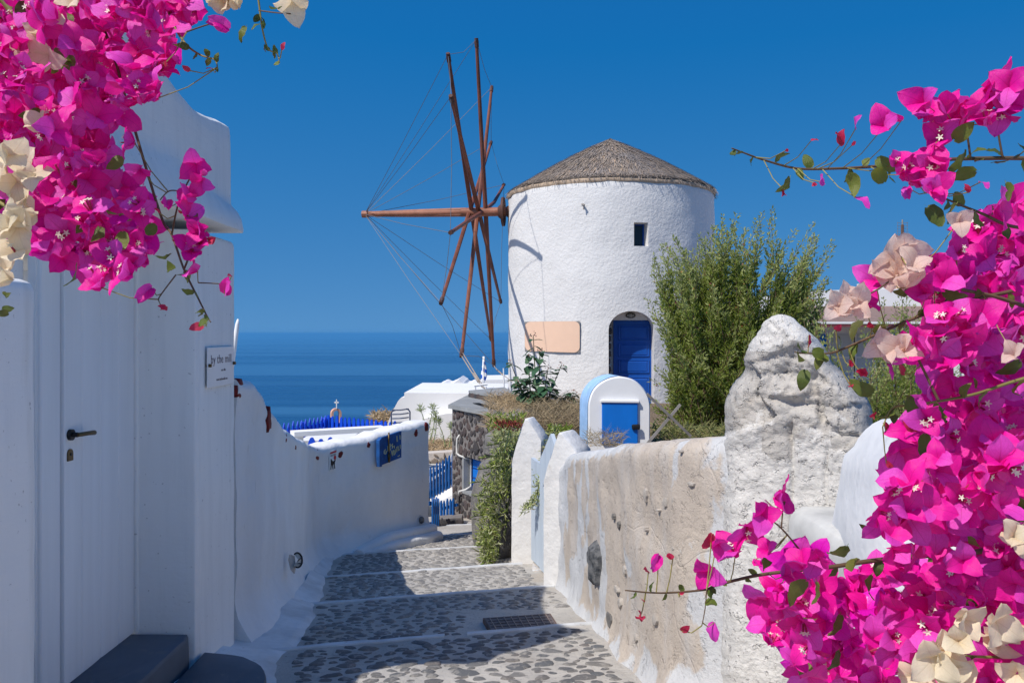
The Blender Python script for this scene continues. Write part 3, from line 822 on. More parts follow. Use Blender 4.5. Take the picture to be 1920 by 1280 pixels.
# ------------------------------------------------------------------ windmill
TC = (2.3, 20.0); TR = 2.385; TB, TT = -1.75, 3.22
mill = thing('windmill', V(TC[0], TC[1], -1.45), 'round white windmill tower with thatched cone roof, blue door and bare wooden sail spars', 'windmill')
def cyl(m, r, z0, z1, n, nzv, amp):
    rows = []
    for i in range(nzv+1):
        z = lerp(z0, z1, i/nzv); row = []
        rr_ = r-(.035 if i == nzv else 0)
        for j in range(n):
            a = 2*math.pi*j/n; p = (TC[0]+r*math.cos(a), TC[1]+r*math.sin(a), z)
            q = rr_+(amp*fbm(p, 1.1, 3) if amp else 0)+(.006*fbm(p, 6, 5) if amp else 0)
            row.append(V(TC[0]+q*math.cos(a), TC[1]+q*math.sin(a), z))
        rows.append(row)
    o = m.grid(rows, closed_v=True)
    m.f.append(tuple(o+j for j in range(n-1, -1, -1))); m.f.append(tuple(o+nzv*n+j for j in range(n)))
m = MB(); cyl(m, TR, TB, TT, 180, 50, .022)
tower = m.build('tower_wall', M['white_tower'], mill, smooth_=True)
def front_y(x): return TC[1]-math.sqrt(max(0, TR**2-(x-TC[0])**2))
# door recess (arched) and window recess are cut out of the wall
DX0, DX1 = (1140-960)/FPX*17.75, (1226-960)/FPX*17.75
dz_spring = -(618-625)/FPX*17.7; dz_top = -(583-625)/FPX*17.7; dzb = -1.62
arch = [(DX0, dzb), (DX1, dzb), (DX1, dz_spring)]+[((DX0+DX1)/2+(DX1-DX0)/2*math.cos(a), dz_spring+(dz_top-dz_spring)*math.sin(a)) for a in [math.pi*i/14 for i in range(1, 14)]]+[(DX0, dz_spring)]
cut1 = MB(); cut1.prism(arch, lambda u, v, w: V(u, 17.2+w, v), .93)
WX0, WX1, WZ0, WZ1 = (1187-960)/FPX*17.75, (1221-960)/FPX*17.75, -(462-625)/FPX*17.7, -(418-625)/FPX*17.7
cut1.prism([(WX0, WZ0), (WX1, WZ0), (WX1, WZ1), (WX0, WZ1)], lambda u, v, w: V(u-(.17*w if u > (WX0+WX1)/2 else 0), 17.2+w, v), .80)
co = cut1.build('cutter', M['white_tower'])
md = tower.modifiers.new('cut', 'BOOLEAN'); md.object = co; md.operation = 'DIFFERENCE'; md.solver = 'EXACT'
bpy.context.view_layer.update()
nm = bpy.data.meshes.new_from_object(tower.evaluated_get(bpy.context.evaluated_depsgraph_get()))
tower.modifiers.clear(); tower.data = nm; nm.name = 'tower_wall'
bpy.data.objects.remove(co)
nm.polygons.foreach_set('use_smooth', [True]*len(nm.polygons)); nm.set_sharp_from_angle(angle=R(38))
# blue panelled door inside the recess
dy = 18.06
x0, x1 = (1150-960)/FPX*dy, DX1+.06; zt_ = -(601-625)/FPX*dy
m = MB(); m.box(V((x0+x1)/2, dy+.03, (zt_+dzb)/2), (x1-x0, .05, zt_-dzb), bev=.005); drs = m.build('door', M['blue_door'], mill)
pw = (x1-x0); zs_ = [(.0, .31), (.38, .66), (.73, 1.01), (1.08, 1.5)]
for a, b in zs_:
    m = MB(); zc = zt_-.10-(a+b)/2
    fr = [(x0+.10, -(b-a)/2), (x1-.10, -(b-a)/2), (x1-.10, (b-a)/2), (x0+.10, (b-a)/2)]
    cxm = (x0+x1)/2
    def rg(s_, w): return [V(cxm+(u-cxm)*s_[0], dy-w, zc+v*s_[1]) for u, v in fr]
    lo_ = [rg((1, 1), .004), rg((.97, .95), .014), rg((.93, .88), .014), rg((.88, .80), .003), rg((.80, .68), .016)]
    o = m.grid(lo_, closed_v=True); m.f.append(tuple(o+16+j for j in range(4)))
    m.build('door_panel', M['blue_door'], drs)
# rough stone showing on the left jamb, pale lintel face over the door
m = MB()
for i in range(11):
    z = zt_-.06-.16*i; m.box(V(DX0+.045+.012*math.sin(i*2.1), dy-.12+.02*math.sin(i*5), z), (.07, .20, .145), rot=(0, .1*math.sin(i*3), .15*math.sin(i)), bev=.03)
m.build('jamb_stones', M['lava'], mill)
m = MB(); m.box(V((DX0+DX1)/2, dy+.055, (zt_+dz_top)/2+.16), (DX1-DX0+.1, .10, dz_top-zt_+.30)); m.build('door_head', M['white_far'], mill)
# bulkhead lamp over the door
lx = (1183-960)/FPX*17.99; lz = -(591-625)/FPX*17.99; ly = dy+.005
bl = thing('door_lamp', V(lx, ly, lz), 'small oval bulkhead lamp over the blue windmill door', 'lamp')
m = MB(); rows = []
for i, (s_, w) in enumerate(((1., 0), (1., .03), (.86, .045), (.80, .03))):
    rows.append([V(lx+.105*s_*math.cos(a), ly-w, lz+.058*s_*math.sin(a)) for a in [2*math.pi*j/20 for j in range(20)]])
m.grid(rows, closed_v=True); m.build('housing', M['black'], bl, smooth_=True, auto=40)
m = MB(); rows = [[V(lx+.085*s_*math.cos(a), ly-w, lz+.045*s_*math.sin(a)) for a in [2*math.pi*j/20 for j in range(20)]] for s_, w in ((1., .028), (.8, .055), (.45, .07), (.02, .075))]
m.grid(rows, closed_v=True); m.build('glass', M['lamp_glass'], bl, smooth_=True)
m = MB()
for q in (-.04, 0, .04): m.tube([V(lx+q, ly-.03, lz-.05), V(lx+q, ly-.082, lz), V(lx+q, ly-.03, lz+.05)], .004, 5)
m.build('guard', M['black'], bl)
# little window
wy = 17.94
wx0, wx1 = WX0-.01, (1207-960)/FPX*wy
m = MB(); m.box(V((wx0+wx1)/2+.06, wy+.03, (WZ0+WZ1)/2), (wx1-wx0+.2, .03, WZ1-WZ0)); wnd = m.build('window', M['glass_dark'], mill)
m = MB()
for q in (wx0+.02, wx1-.012): m.box(V(q, wy, (WZ0+WZ1)/2), (.028, .05, WZ1-WZ0), bev=.004)
for q in (WZ0+.02, WZ1-.015): m.box(V((wx0+wx1)/2, wy+.002, q), (wx1-wx0, .045, .026), bev=.004)
m.build('window_frame', M['blue_door'], wnd)
# hook in the wall, blank sign board
hx = (1094-960)/FPX*17.68; hz_ = -(384-625)/FPX*17.68; hy_ = front_y(hx)
m = MB(); m.tube([V(hx-.02, hy_+.02, hz_+.03), V(hx, hy_-.10, hz_), V(hx+.01, hy_-.12, hz_-.02)], .022, 6); m.tube([V(hx, hy_-.09, hz_), V(hx+.005, hy_-.09, hz_-.10)], .014, 5); m.build('hook', M['wood_grey'], mill)
bx = [(985-960)/FPX*17.9, (1087-960)/FPX*17.75]; bz = [-(661-625)/FPX*17.8, -(602-625)/FPX*17.8]
sb = thing('blank_sign', V(sum(bx)/2, 17.75, sum(bz)/2), 'blank peach sign board with brown corners on the windmill wall', 'sign')
def on_s(u, v, w): x = lerp(bx[0], bx[1], u); return V(x, front_y(x)-.03-w, lerp(bz[0], bz[1], v))
def board(m, inset, w0, w1, rad):
    loops = []; ar = (bx[1]-bx[0]), (bz[1]-bz[0])
    us = [inset+(1-2*inset)*(.5-.5*math.cos(math.pi*i/30)) for i in range(31)]
    for u in us:
        e = min(u-inset, 1-inset-u)*ar[0]; rr = rad
        cut = (rr-math.sqrt(max(0, rr*rr-max(0, rr-e)**2)))/ar[1] if rr > 0 else 0
        lo, hi = .03*(1-u)+inset+cut, 1-inset-cut
        loops.append([on_s(u, lo, w1), on_s(u, hi, w1), on_s(u, hi, w0), on_s(u, lo, w0)])
    m.sweep(loops)
m = MB(); board(m, 0, -.01, .016, 0); m.build('backing', M['wood_grey'], sb)
m = MB(); board(m, .002, .014, .026, .12); m.build('face', M['peach'], sb)

# thatched roof
EZ, AZ = 3.19, 4.56
def thatch():
    t = NT('thatch'); c = t.coord('Object'); rnd = t.new('ShaderNodeNewGeometry').outputs['Random Per Island']
    col = t.ramp(rnd, [(0, (.16, .13, .105)), (.35, (.29, .245, .21)), (.6, (.42, .34, .265)), (.8, (.26, .235, .23)), (1, (.56, .40, .26))])
    col = t.mix(t.ramp(t.noise(c, 1.3, 4, .6), [(.45, 0), (.7, .6)]), col, (.25, .24, .245))
    return t.fin(col, .95, None, .1)
def thatch_base():
    t = NT('thatch_base'); c = t.coord('Object', (1, 1, 1)); col = t.mix(t.ramp(t.noise(c, 14, 5, .7), [(.35, 0), (.7, 1)]), (.07, .058, .05), (.20, .165, .14))
    return t.fin(col, .95, t.bump(t.noise(c, 40, 4), .8, .03), .1)
m = MB(); rows = []
N = 120
for i, s_ in enumerate((1.004, 1.004, .96, .85, .7, .55, .4, .25, .12, .05, .0)):
    row = []
    for j in range(N):
        a = 2*math.pi*j/N; r_ = TR*s_*(1.008)
        z = lerp(AZ, EZ+.06, s_)+.05*math.sin(math.pi*min(1, s_))+.02*fbm((math.cos(a)*3, math.sin(a)*3, s_*4), 1.2)
        if i == 0: z -= .015
        row.append(V(TC[0]+r_*math.cos(a), TC[1]+r_*math.sin(a), z))
    rows.append(row)
m.grid(rows, closed_v=True)
roof = m.build('thatch_roof', thatch_base(), mill, smooth_=True)
rng = random.Random(21); m = MB()
def roof_pt(s_, a, up=0):
    return V(TC[0]+TR*s_*math.cos(a), TC[1]+TR*s_*math.sin(a), lerp(AZ, EZ+.06, s_)+.05*math.sin(math.pi*min(1, max(0, s_)))+up)
for i in range(8200):
    a = R(rng.uniform(150, 390)); s0 = math.sqrt(rng.random())*1.0; L = rng.uniform(.14, .36); s1 = s0+L*.45
    if s1 > 1.02: s1 = rng.uniform(.96, 1.02); s0 = s1-L*.45
    s0 = max(.01, s0); a1 = a+rng.gauss(0, .03)+rng.gauss(0, .02)/max(.15, s1)
    w = rng.uniform(.006, .017)/max(.12, s0)/TR; u0, u1 = rng.uniform(.0, .02), rng.uniform(.012, .05)
    m.add([roof_pt(s0, a-w*.5, u0), roof_pt(s0, a+w*.5, u0), roof_pt(s1, a1+w*.35, u1), roof_pt(s1, a1-w*.35, u1)], [(0, 1, 2, 3)])
for i in range(420):                                       # ragged ends over the eaves
    a = R(rng.uniform(160, 380)); s0 = .97; s1 = rng.uniform(1.01, 1.04); dn = rng.uniform(.0, .09); w = .007/TR; a1 = a+rng.gauss(0, .02)
    p2 = roof_pt(s1, a1, -dn); m.add([roof_pt(s0, a-w, .03), roof_pt(s0, a+w, .03), p2+Vector((.004, 0, 0)), p2-Vector((.004, 0, 0))], [(0, 1, 2, 3)])
stuff(m.build('straw', thatch(), mill, fix=False))
# pale rough-cast band under the thatch edge
m = MB(); rows = []
for i, (r_, z) in enumerate(((TR+.004, EZ-.06), (TR+.018, EZ-.03), (TR+.024, EZ+.02), (TR*.985, EZ+.06))):
    rows.append([V(TC[0]+(r_+.012*fbm((j, i, 0), .7))*math.cos(2*math.pi*j/140), TC[1]+(r_+.012*fbm((j, i, 0), .7))*math.sin(2*math.pi*j/140), z+(.03*fbm((j, 0, 0), .21) if i < 2 else .02*fbm((j, 5, 0), .3))) for j in range(140)])
m.grid(rows, closed_v=True); m.build('eaves_band', paint('pale_reed_band', (.46, .35, .25), .2, .9, scale=8), mill, smooth_=True)

# sails: a shaft with six through-spars and stays
AX = Vector((-.992, .125, 0)); HN = Vector((-.125, -.992, 0)); UPV = Vector((0, 0, 1)); C0 = V(-.775, 20, 2.84)
def ax(s_): return C0+AX*s_
m = MB(); m.tube([ax(-1.4), ax(.42)], .105, 14); m.tube([ax(.40), ax(1.2), ax(2.75)], [.085, .075, .06], 10); m.build('sail_shaft', M['wood_axle'], mill, smooth_=True, auto=40)
m = MB()
for sg in (-1, 1): m.tube([ax(.30)+UPV*.06*sg+HN*.03, ax(1.5)+UPV*.055*sg, ax(2.77)+UPV*.03*sg], [.05, .04, .035], 6)
m.tube([ax(2.68), ax(2.82)], .085, 8); m.build('shaft_brace', M['wood_axle'], mill, smooth_=True, auto=40)
m = MB(); m.tube([ax(-.55), ax(-.60)], .34, 28); m.tube([ax(-.46), ax(-.55)], [.13, .2], 16); m.tube([ax(-.66), ax(-1.05)], [.13, .2], 10); m.build('hub_disc', M['wood_dark'], mill, smooth_=True, auto=40)
poles = [(20, 3.82, 3.87, -.16), (45, 3.95, 4.25, .17), (62, 3.8, 4.2, .0), (103, 3.9, 3.9, -.08), (125, 3.9, 4.2, .23), (148, 3.9, 4.2, .03)]
ends = []
for i, (ph, rn, rf, s_) in enumerate(poles):
    d = UPV*math.cos(R(ph))+HN*math.sin(R(ph))
    c = ax(s_); a, b = c+d*rn, c-d*rf
    if ph == 103:
        a = c+d*rn-UPV*.05; b = c-d*rf+UPV*.42; mid2 = c-d*rf*.5+UPV*.08
        ptsl = [a, c+d*rn*.5-UPV*.02, c, mid2, b]
    else:
        sag = HN*.05*math.cos(R(ph)); ptsl = [a, c+d*rn*.55+sag*.4, c, c-d*rf*.55+sag*.4, b]
    m = MB(); m.tube(ptsl, [.036, .045, .054, .045, .035], 8); sp = m.build('spar', M['wood_red'], mill, smooth_=True, auto=40)
    ends += [(a, ph), (b, ph+180)]
    m = MB()
    for e_, dd in ((a, d), (b, -d)): m.tube([e_-dd*.16, e_-dd*.02], .048, 8); m.tube([e_-dd*.05, e_+dd*.03], .042, 8)
    m.build('spar_tip', M['wood_dark'], sp, smooth_=True, auto=40)
ends.sort(key=lambda q: q[1] % 360)
tip = ax(2.76)
for i, (e_, ph) in enumerate(ends):
    m = MB(); m.tube([tip, lerp(tip, e_, .5)-UPV*.03, e_], .0065, 4); m.build('stay', M['wire'], mill)
m = MB()
for (e0, _), (e1, _) in zip(ends, ends[1:]+ends[:1]): m.tube([e0, (e0+e1)/2-(e0+e1-C0*2)*.015, e1], .006, 4)
m.build('rim_wire', M['wire'], mill)

# ------------------------------------------------------------------ right: gate, tan wall, stone, niche
OUT_R = [(1028, 900), (1060, 850), (1085, 846), (1100, 843), (1125, 838), (1150, 834), (1200, 827), (1300, 821), (1360, 822), (1480, 835), (1640, 850)]
RST = [(.335, 6.40), (.36, 6.15), (.42, 5.6), (.5, 4.8), (.6, 3.9), (.66, 3.6), (.74, 3.36), (.92, 3.13), (1.2, 2.98), (1.45, 2.90)]
def rw_top(s, x, y):
    px = 960+FPX*x/y
    return -(interp([p[0] for p in OUT_R], [p[1] for p in OUT_R], px)-625)/FPX*y
def rw_paint(s, x, y, z, z0, z1):
    px = 960+FPX*x/y
    a = smooth(1068, 1046, px+22*nz((x, y, z), 3))                       # white end of the wall
    b = smooth(.26, .06, (z-z0)+.16*fbm((x*1.5, y*1.5, z*.5), 4, 4))          # limewashed foot
    c = smooth(1300, 1375, px+62*fbm((x, y, z*.8), 5, 2)+(z1-z-.25)*75)               # limewash towards the stone
    d = smooth(.22, .55, fbm((x*1.6, y*1.6, z*.7), 2.6, 11)+(.38 if px < 1160 else 0)*smooth(1180, 1080, px)-.06)*.85
    e = smooth(.10, .02, z1-z+.03*nz((x, y, z), 9))*smooth(1250, 1130, px)*.8
    return max(a, b*.95, c, d, e)
rwall = thing('garden_wall', V(.55, 4.6, base_z(4.5)), 'tan rendered garden wall with flaking white limewash along the right of the path', 'wall')
m = wall_sweep(RST, rw_top, lambda s, x, y: path_z(x, y)-.09 if y > 3.2 else -1.62, .30, 1, .035, .03, .10, .22, .020, 3.2, .085, rw_paint)
def tan_wall():
    t = NT('tan_render'); c = t.coord('Object')
    n1 = t.noise(c, 3.2, 6, .65); nf = t.noise(c, 26, 5, .7)
    tan_ = t.mix(t.ramp(n1, [(.3, 0), (.7, 1)]), (.62, .54, .452), (.50, .435, .37))
    tan_ = t.mix(t.ramp(t.noise(t.coord('Object', (1, 1, .25)), 6, 4, .6), [(.50, 0), (.72, .75)]), tan_, (.58, .55, .52))
    tan_ = t.mix(t.math('MULTIPLY', t.ramp(nf, [(.6, 0), (.7, 1)]), .45), tan_, (.20, .165, .135))
    wh = t.mix(t.ramp(t.noise(c, 5, 5, .65), [(.35, 0), (.7, 1)]), (.66, .665, .665), (.54, .545, .55))
    wh = t.mix(t.math('MULTIPLY', t.ramp(nf, [(.62, 0), (.7, 1)]), .4), wh, (.40, .36, .32))
    at = t.new('ShaderNodeAttribute', attribute_name='paint').outputs['Fac']
    f = t.ramp(t.math('ADD', at, t.math('MULTIPLY', t.math('SUBTRACT', t.noise(c, 17, 6, .72), .5), 1.2)), [(.40, 0), (.60, 1)])
    col = t.mix(f, tan_, wh)
    pit = t.ramp(t.noise(c, 15, 4, .75), [(.32, 0), (.42, 1)])
    crack = t.ramp(t.new('ShaderNodeTexVoronoi', {'Vector': t.mix(.12, c, t.new('ShaderNodeTexNoise', {'Vector': c, 'Scale': 4.0}).outputs['Color']), 'Scale': 2.6}, feature='DISTANCE_TO_EDGE').outputs['Distance'], [(0, 0), (.012, 1)])
    crack = t.math('MAXIMUM', crack, t.ramp(t.noise(c, 2.3, 2), [(.52, 1), (.56, 0)]))
    crack = t.math('MAXIMUM', crack, .0)
    b1 = t.bump(pit, .55, .02); b2 = t.bump(t.noise(c, 48, 6, .75), .8, .012, b1); b3 = t.bump(crack, .35, .01, b2)
    return t.fin(col, .92, b3, .15)
M['tan'] = tan_wall()
m.build('render', M['tan'], rwall, smooth_=True, auto=50)
rpts = resample(RST, .02)
def rw_at(px):
    q = min(rpts, key=lambda p: abs(960+FPX*p[1]/p[2]-px)); i = rpts.index(q); a, b = rpts[max(0, i-3)], rpts[min(len(rpts)-1, i+3)]
    tx, ty = b[1]-a[1], b[2]-a[2]; l = math.hypot(tx, ty)
    return q[1], q[2], Vector((ty/l, -tx/l, 0)), Vector((tx/l, ty/l, 0))
def embed(px, py, wpx, hpx, mat, seed, proud=.022, lean=0.):
    x, y, n_, t_ = rw_at(px); c = V(x, y, -(py-625)/FPX*y)+n_*.004
    ap = max(.25, abs(t_.x-t_.y*x/y)); a_, b_ = min(.12, wpx/FPX*y/ap/2), hpx/FPX*y/2
    r = random.Random(seed); k = 14; ang = [2*math.pi*i/k for i in range(k)]; rad = [r.uniform(.78, 1.12) for _ in ang]
    m = MB(); rings = []
    for s_, w in ((1.08, -.015), (1.0, .35*proud), (.72, .85*proud), (.35, proud)):
        rings.append([c+t_*(math.cos(q)*d*a_*s_+lean*math.sin(q)*b_*s_)+UPV*(math.sin(q)*d*b_*s_)+n_*(w+r.uniform(-.2, .2)*proud) for q, d in zip(ang, rad)])
    o = m.grid(rings, closed_v=True); ci = len(m.v); m.v.append(c+n_*proud)
    for j in range(k): m.f.append((o+3*k+j, o+3*k+(j+1) % k, ci))
    return m.build('embedded_stone', mat, rwall, smooth_=True, auto=35)
embed(1121, 1054, 17, 84, M['darkrock'], 1, .05)
for i, a in enumerate(((1211, 928, 7, 34), (1250, 942, 11, 26), (1263, 938, 5, 26), (1151, 968, 6, 18), (1161, 984, 6, 20), (1210, 992, 4, 14), (1236, 956, 5, 8), (1264, 1028, 6, 10), (1172, 1068, 7, 24), (1156, 1105, 9, 18), (1162, 1130, 7, 26), (1143, 1162, 14, 40), (1229, 1160, 9, 34), (1192, 1196, 6, 24), (1276, 846, 8, 7), (1296, 907, 16, 12))):
    embed(a[0], a[1], a[2]*.75, a[3]*.75, M['boulder'] if i in (3, 4, 11) else M['pale_stone'], i+10, .0045, .15)

# big pointed stone at the wall's corner
stone = thing('pointed_stone_pier', V(1.03, 3.1, -1.0), 'tall pointed rough stone pier with flaking limewash at the end of the tan wall', 'stone pier')
SO = [(1349, 1330), (1352, 1010), (1354, 900), (1358, 820), (1358, 762), (1366, 735), (1377, 716), (1393, 697), (1400, 668), (1413, 640), (1424, 622), (1436, 602), (1452, 592), (1468, 588), (1486, 594), (1508, 612), (1532, 633), (1548, 655), (1560, 680), (1582, 704), (1603, 728), (1625, 752), (1636, 790), (1640, 850), (1640, 1330)]
L0, L1 = Vector((.765, 3.20, 0)), Vector((1.28, 2.87, 0))
def s_pt(px, py, out):
    # on the inclined plane L0-L1
    t = Vector((px-960)/FPX*Vector((1, 0, 0)))+Vector((0, 1, 0)); dirv = L1-L0; nn = Vector((-dirv.y, dirv.x, 0)).normalized()*-1
    d = L0.dot(nn)/t.dot(nn); return V(t.x*d, d, -(py-625)/FPX*d)+nn*out
SN = Vector(((L1-L0).y, -(L1-L0).x, 0)).normalized()
def row_span(py):
    ls = []
    for (a, b) in zip(SO, SO[1:]):
        if (a[1]-py)*(b[1]-py) <= 0 and a[1] != b[1]: ls.append(lerp(a[0], b[0], (py-a[1])/(b[1]-a[1])))
    return (min(ls), max(ls)) if len(ls) >= 2 else None
blocks = []
def s_off(px, py, u):
    """relief of the stone's front: stacked lumps, a lip, recessed joints"""
    p = (px*.004, py*.004, 0)
    q = 1-.62*smooth(760, 900, py)
    o = (.018*fbm(p, 2.6, 3)+.011*fbm(p, 8, 7)+.006*fbm(p, 24, 9))*q
    # bedded stones: each with its own set-back and tilt, joints between them worn in
    w = Vector((px/78+.22*nz(p, 5, 3), py/58+.22*nz(p, 5, 6), .37)); ds, cp = mnoise.voronoi(w)
    h1, h2, h3 = mnoise.cell(cp[0]*31.7), mnoise.cell(cp[0]*17.3+Vector((5, 1, 2))), mnoise.cell(cp[0]*23.1+Vector((1, 7, 3)))
    mk = (smooth(668, 700, py+.5*(px-1440)*.3)*(1-smooth(770, 880, py)))
    dl = w-cp[0]
    o += mk*(.012*(h1-.5)+.026*(h2-.5)*dl.x+.030*(h3-.5)*dl.y-.007*math.exp(-((ds[1]-ds[0])/.045)**2)*smooth(.3, .55, h2+.3*nz(p, 9, 4)))+.0045*fbm(p, 60, 2)
    lip = math.exp(-((px-1480)/62)**2)*smooth(700, 735, py)*(1-smooth(738, 748, py+10*abs((px-1480)/60)**2)); o += .017*lip
    o -= .014*math.exp(-((py-752-6*math.sin(px*.03))/7)**2)*math.exp(-((px-1490)/60)**2)
    o -= .022*math.exp(-((px-1530-6*math.sin(py*.05))/6)**2)*smooth(690, 705, py)*(1-smooth(735, 750, py))
    o -= .024*math.exp(-((px-1487-5*math.sin(py*.06))/5)**2)*smooth(780, 800, py)*(1-smooth(830, 850, py))
    o -= .014*math.exp(-((px-1485)/3)**2)*smooth(825, 850, py); o -= .012*math.exp(-((px-1550-3*math.sin(py*.04))/3)**2)*smooth(820, 850, py)
    o += .012*math.exp(-((px-1455)/26)**2)*smooth(818, 832, py)+.010*math.exp(-((px-1600)/40)**2)*smooth(770, 800, py)
    o += .016*(1-smooth(660, 668, py+.35*(px-1450)))*(1-smooth(690, 700, py))    # plaster cap still standing proud
    return o
m = MB(); rows = []; att = []
NPY, NPX = 190, 76
back = []
for i in range(NPY+1):
    py = lerp(589.5, 1328, (i/NPY)); sp = row_span(py); a, b = sp
    jag = 3.2
    a += jag*nz((0, py, 0), .045)+1.6*nz((4, py, 0), .16); b += jag*nz((9, py, 0), .045)+1.6*nz((7, py, 0), .16)
    row = []
    for j in range(NPX+1):
        u = j/NPX; px = lerp(a, b, u); e = min(u, 1-u)*2; wd = max(10, b-a)
        edge = .17*min(1, wd/160)*(1-math.sqrt(max(0, 1-(1-min(1, e*wd/80))**2)))
        topf = .10*(1-math.sqrt(max(0, 1-(1-min(1, (py-589)/34))**2)))
        q_ = s_pt(px, py, s_off(px, py, u)); ray = Vector((q_.x, q_.y, q_.z-EYE)).normalized(); row.append(q_+ray*(edge+topf*.7))
        cap_ = (1-smooth(652, 664, py+.12*(px-1400)+26*nz((px, py, 0), .03)))+.0
        low_ = smooth(800, 840, py-12*nz((px, 2, 0), .02)+18*fbm((px, py, 0), .02)+(-40 if 1430 < px < 1485 else 20 if px < 1420 else -26 if px > 1560 else 0))
        att.append(max(cap_*.9, low_, .25+.4*fbm((px, py, 0), .02, 5)))
    rows.append(row)
k = len(rows[0])
o = m.grid(rows)
bo = len(m.v)
for i in range(NPY+1):                                                     # back of the stone
    for j in (0, k-1):
        m.v.append(rows[i][j]+Vector((rows[i][j].x/rows[i][j].y*.2, .2, 0))*min(1, .25+i/14)); att.append(.3)
for i in range(NPY):
    m.f.append((o+i*k, bo+i*2, bo+i*2+2, o+(i+1)*k)); m.f.append((o+i*k+k-1, o+(i+1)*k+k-1, bo+i*2+3, bo+i*2+1)); m.f.append((bo+i*2, bo+i*2+1, bo+i*2+3, bo+i*2+2))
m.a = att
def stone_mat():
    t = NT('limewashed_stone'); c = t.coord('Object')
    n1 = t.noise(c, 7, 6, .68)
    gr = t.mix(t.ramp(n1, [(.32, 0), (.66, 1)]), (.40, .38, .35), (.57, .54, .495))
    gr = t.mix(t.ramp(t.noise(c, 3, 3, .5), [(.58, 0), (.72, .8)]), gr, (.58, .48, .36))
    wh = t.mix(t.ramp(t.noise(c, 10, 5, .65), [(.4, 0), (.7, 1)]), (.70, .68, .64), (.61, .595, .565))
    at = t.new('ShaderNodeAttribute', attribute_name='paint').outputs['Fac']
    f = t.ramp(t.math('ADD', at, t.math('MULTIPLY', t.math('SUBTRACT', t.noise(c, 22, 6, .75), .5), 1.3)), [(.42, 0), (.58, 1)])
    col = t.mix(f, gr, wh)
    col = t.mix(t.math('MULTIPLY', t.ramp(t.noise(c, 55, 4, .75), [(.60, 0), (.69, 1)]), .55), col, (.24, .22, .20))
    pits = t.ramp(t.noise(c, 34, 3, .6), [(.30, 0), (.42, 1)])
    b = t.bump(pits, .7, .014, t.bump(t.noise(c, 80, 5, .75), .8, .008, t.bump(n1, .6, .03)))
    return t.fin(col, .93, b, .15)
m.build('stone', stone_mat(), stone, smooth_=True)

# concrete ledge in the corner, near white wall
ledge = thing('concrete_ledge', V(1.3, 2.6, -1.6), 'grey concrete ledge in the corner under the pointed stone', 'ledge')
m = MB(); lump_box(m, .965, 1.7, 2.30, 3.02, -.80, -.60, .05, .012, .05); m.build('slab', M['concrete'], ledge, smooth_=True, auto=40)
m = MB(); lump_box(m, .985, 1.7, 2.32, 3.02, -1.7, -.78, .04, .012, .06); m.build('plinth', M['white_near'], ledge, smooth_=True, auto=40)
NST = [(1.07, 2.72), (1.03, 2.45), (.995, 2.25), (1.04, 2.12), (1.25, 1.94), (1.62, 1.76), (1.85, 1.5), (1.95, 1.0), (2.0, 0), (2.05, -6)]  # runs on unseen behind the camera, added to bounce sun onto the shaded house
OUT_N = [(1400, 775), (1640, 782), (1680, 772), (1720, 763), (1790, 752), (1900, 745), (2600, 735)]
def nw_top(s, x, y):
    px = 960+FPX*x/y if y > 1.2 else 3000
    if y < 1.4: return lerp(-.14, .5, smooth(1.4, .4, y))
    return -(interp([p[0] for p in OUT_N], [p[1] for p in OUT_N], px)-625)/FPX*max(2.0, y)*1.0
nwall = thing('near_white_wall', V(1.4, 2.0, -1.6), 'smooth rounded white wall close by at the right behind the pink blossom', 'wall')
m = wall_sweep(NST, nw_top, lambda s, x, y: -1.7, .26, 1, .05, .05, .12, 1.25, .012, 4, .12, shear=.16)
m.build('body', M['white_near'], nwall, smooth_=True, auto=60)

# gate pillars (pointed slabs), leaves and threshold
def pillar(name, cx, cy, w, th, zb, shoulder_l, shoulder_r, zt, yaw, label, side=True):
    tdir = Vector((math.cos(yaw), math.sin(yaw), 0)); ndir = Vector((math.sin(yaw), -math.cos(yaw), 0))
    t = thing(name, V(cx, cy, zb), label, 'gate pillar', 'pointed white gate pillars')
    ol = [(-w/2, zb), (-w/2, shoulder_l)]
    for i in range(1, 8): a = i/8; ol.append((-w/2+(w*.42)*a, lerp(shoulder_l, zt-.02, a)+.012*math.sin(math.pi*a)))
    ol += [(-w*.05, zt-.004), (.0, zt), (w*.06, zt-.006)]
    for i in range(1, 6): a = i/6; ol.append((w*.08+(w*.42)*a, lerp(zt-.02, shoulder_r, a)+.012*math.sin(math.pi*a)))
    ol += [(w/2, shoulder_r), (w/2, zb)]
    ol2 = dense(ol, .05)
    k = len(ol2); mcx = 0; mcz = (zb+zt)/2
    def ring(s_, off): return [V(cx, cy, 0)+tdir*(u*(1 if s_ == 1 else s_))+ndir*off+UPV*(mcz+(v-mcz)*(1-(1-s_)*.25))+(tdir+ndir*.6)*.008*fbm((u, v, off), 5) for u, v in ol2]
    m = MB(); rings = [ring(.93, th/2), ring(1, th/2-.025), ring(1, 0), ring(1, -th/2+.025), ring(.93, -th/2)]
    m.sweep(rings); m.build('pillar_body', M['pillar'], t, smooth_=True, auto=40)
    if side:                                        # pale blue band on the sloping left edge
        m = MB(); r_ = []
        for i in range(9):
            a = i/8; u = lerp(-w/2, -w*.10, a); v = lerp(shoulder_l-.05, zt-.05, a)+.014*math.sin(math.pi*a); nrm = (-tdir*.8+UPV*.5)*.004
            r_.append([V(cx, cy, 0)+tdir*u+UPV*v+ndir*q+nrm+tdir*.004*fbm((u, v, q), 9) for q in (th*.46, th*.2, 0, -th*.2, -th*.46)])
        m.grid(r_); m.build('blue_edge', M['lightblue'], t, smooth_=True)
    return t
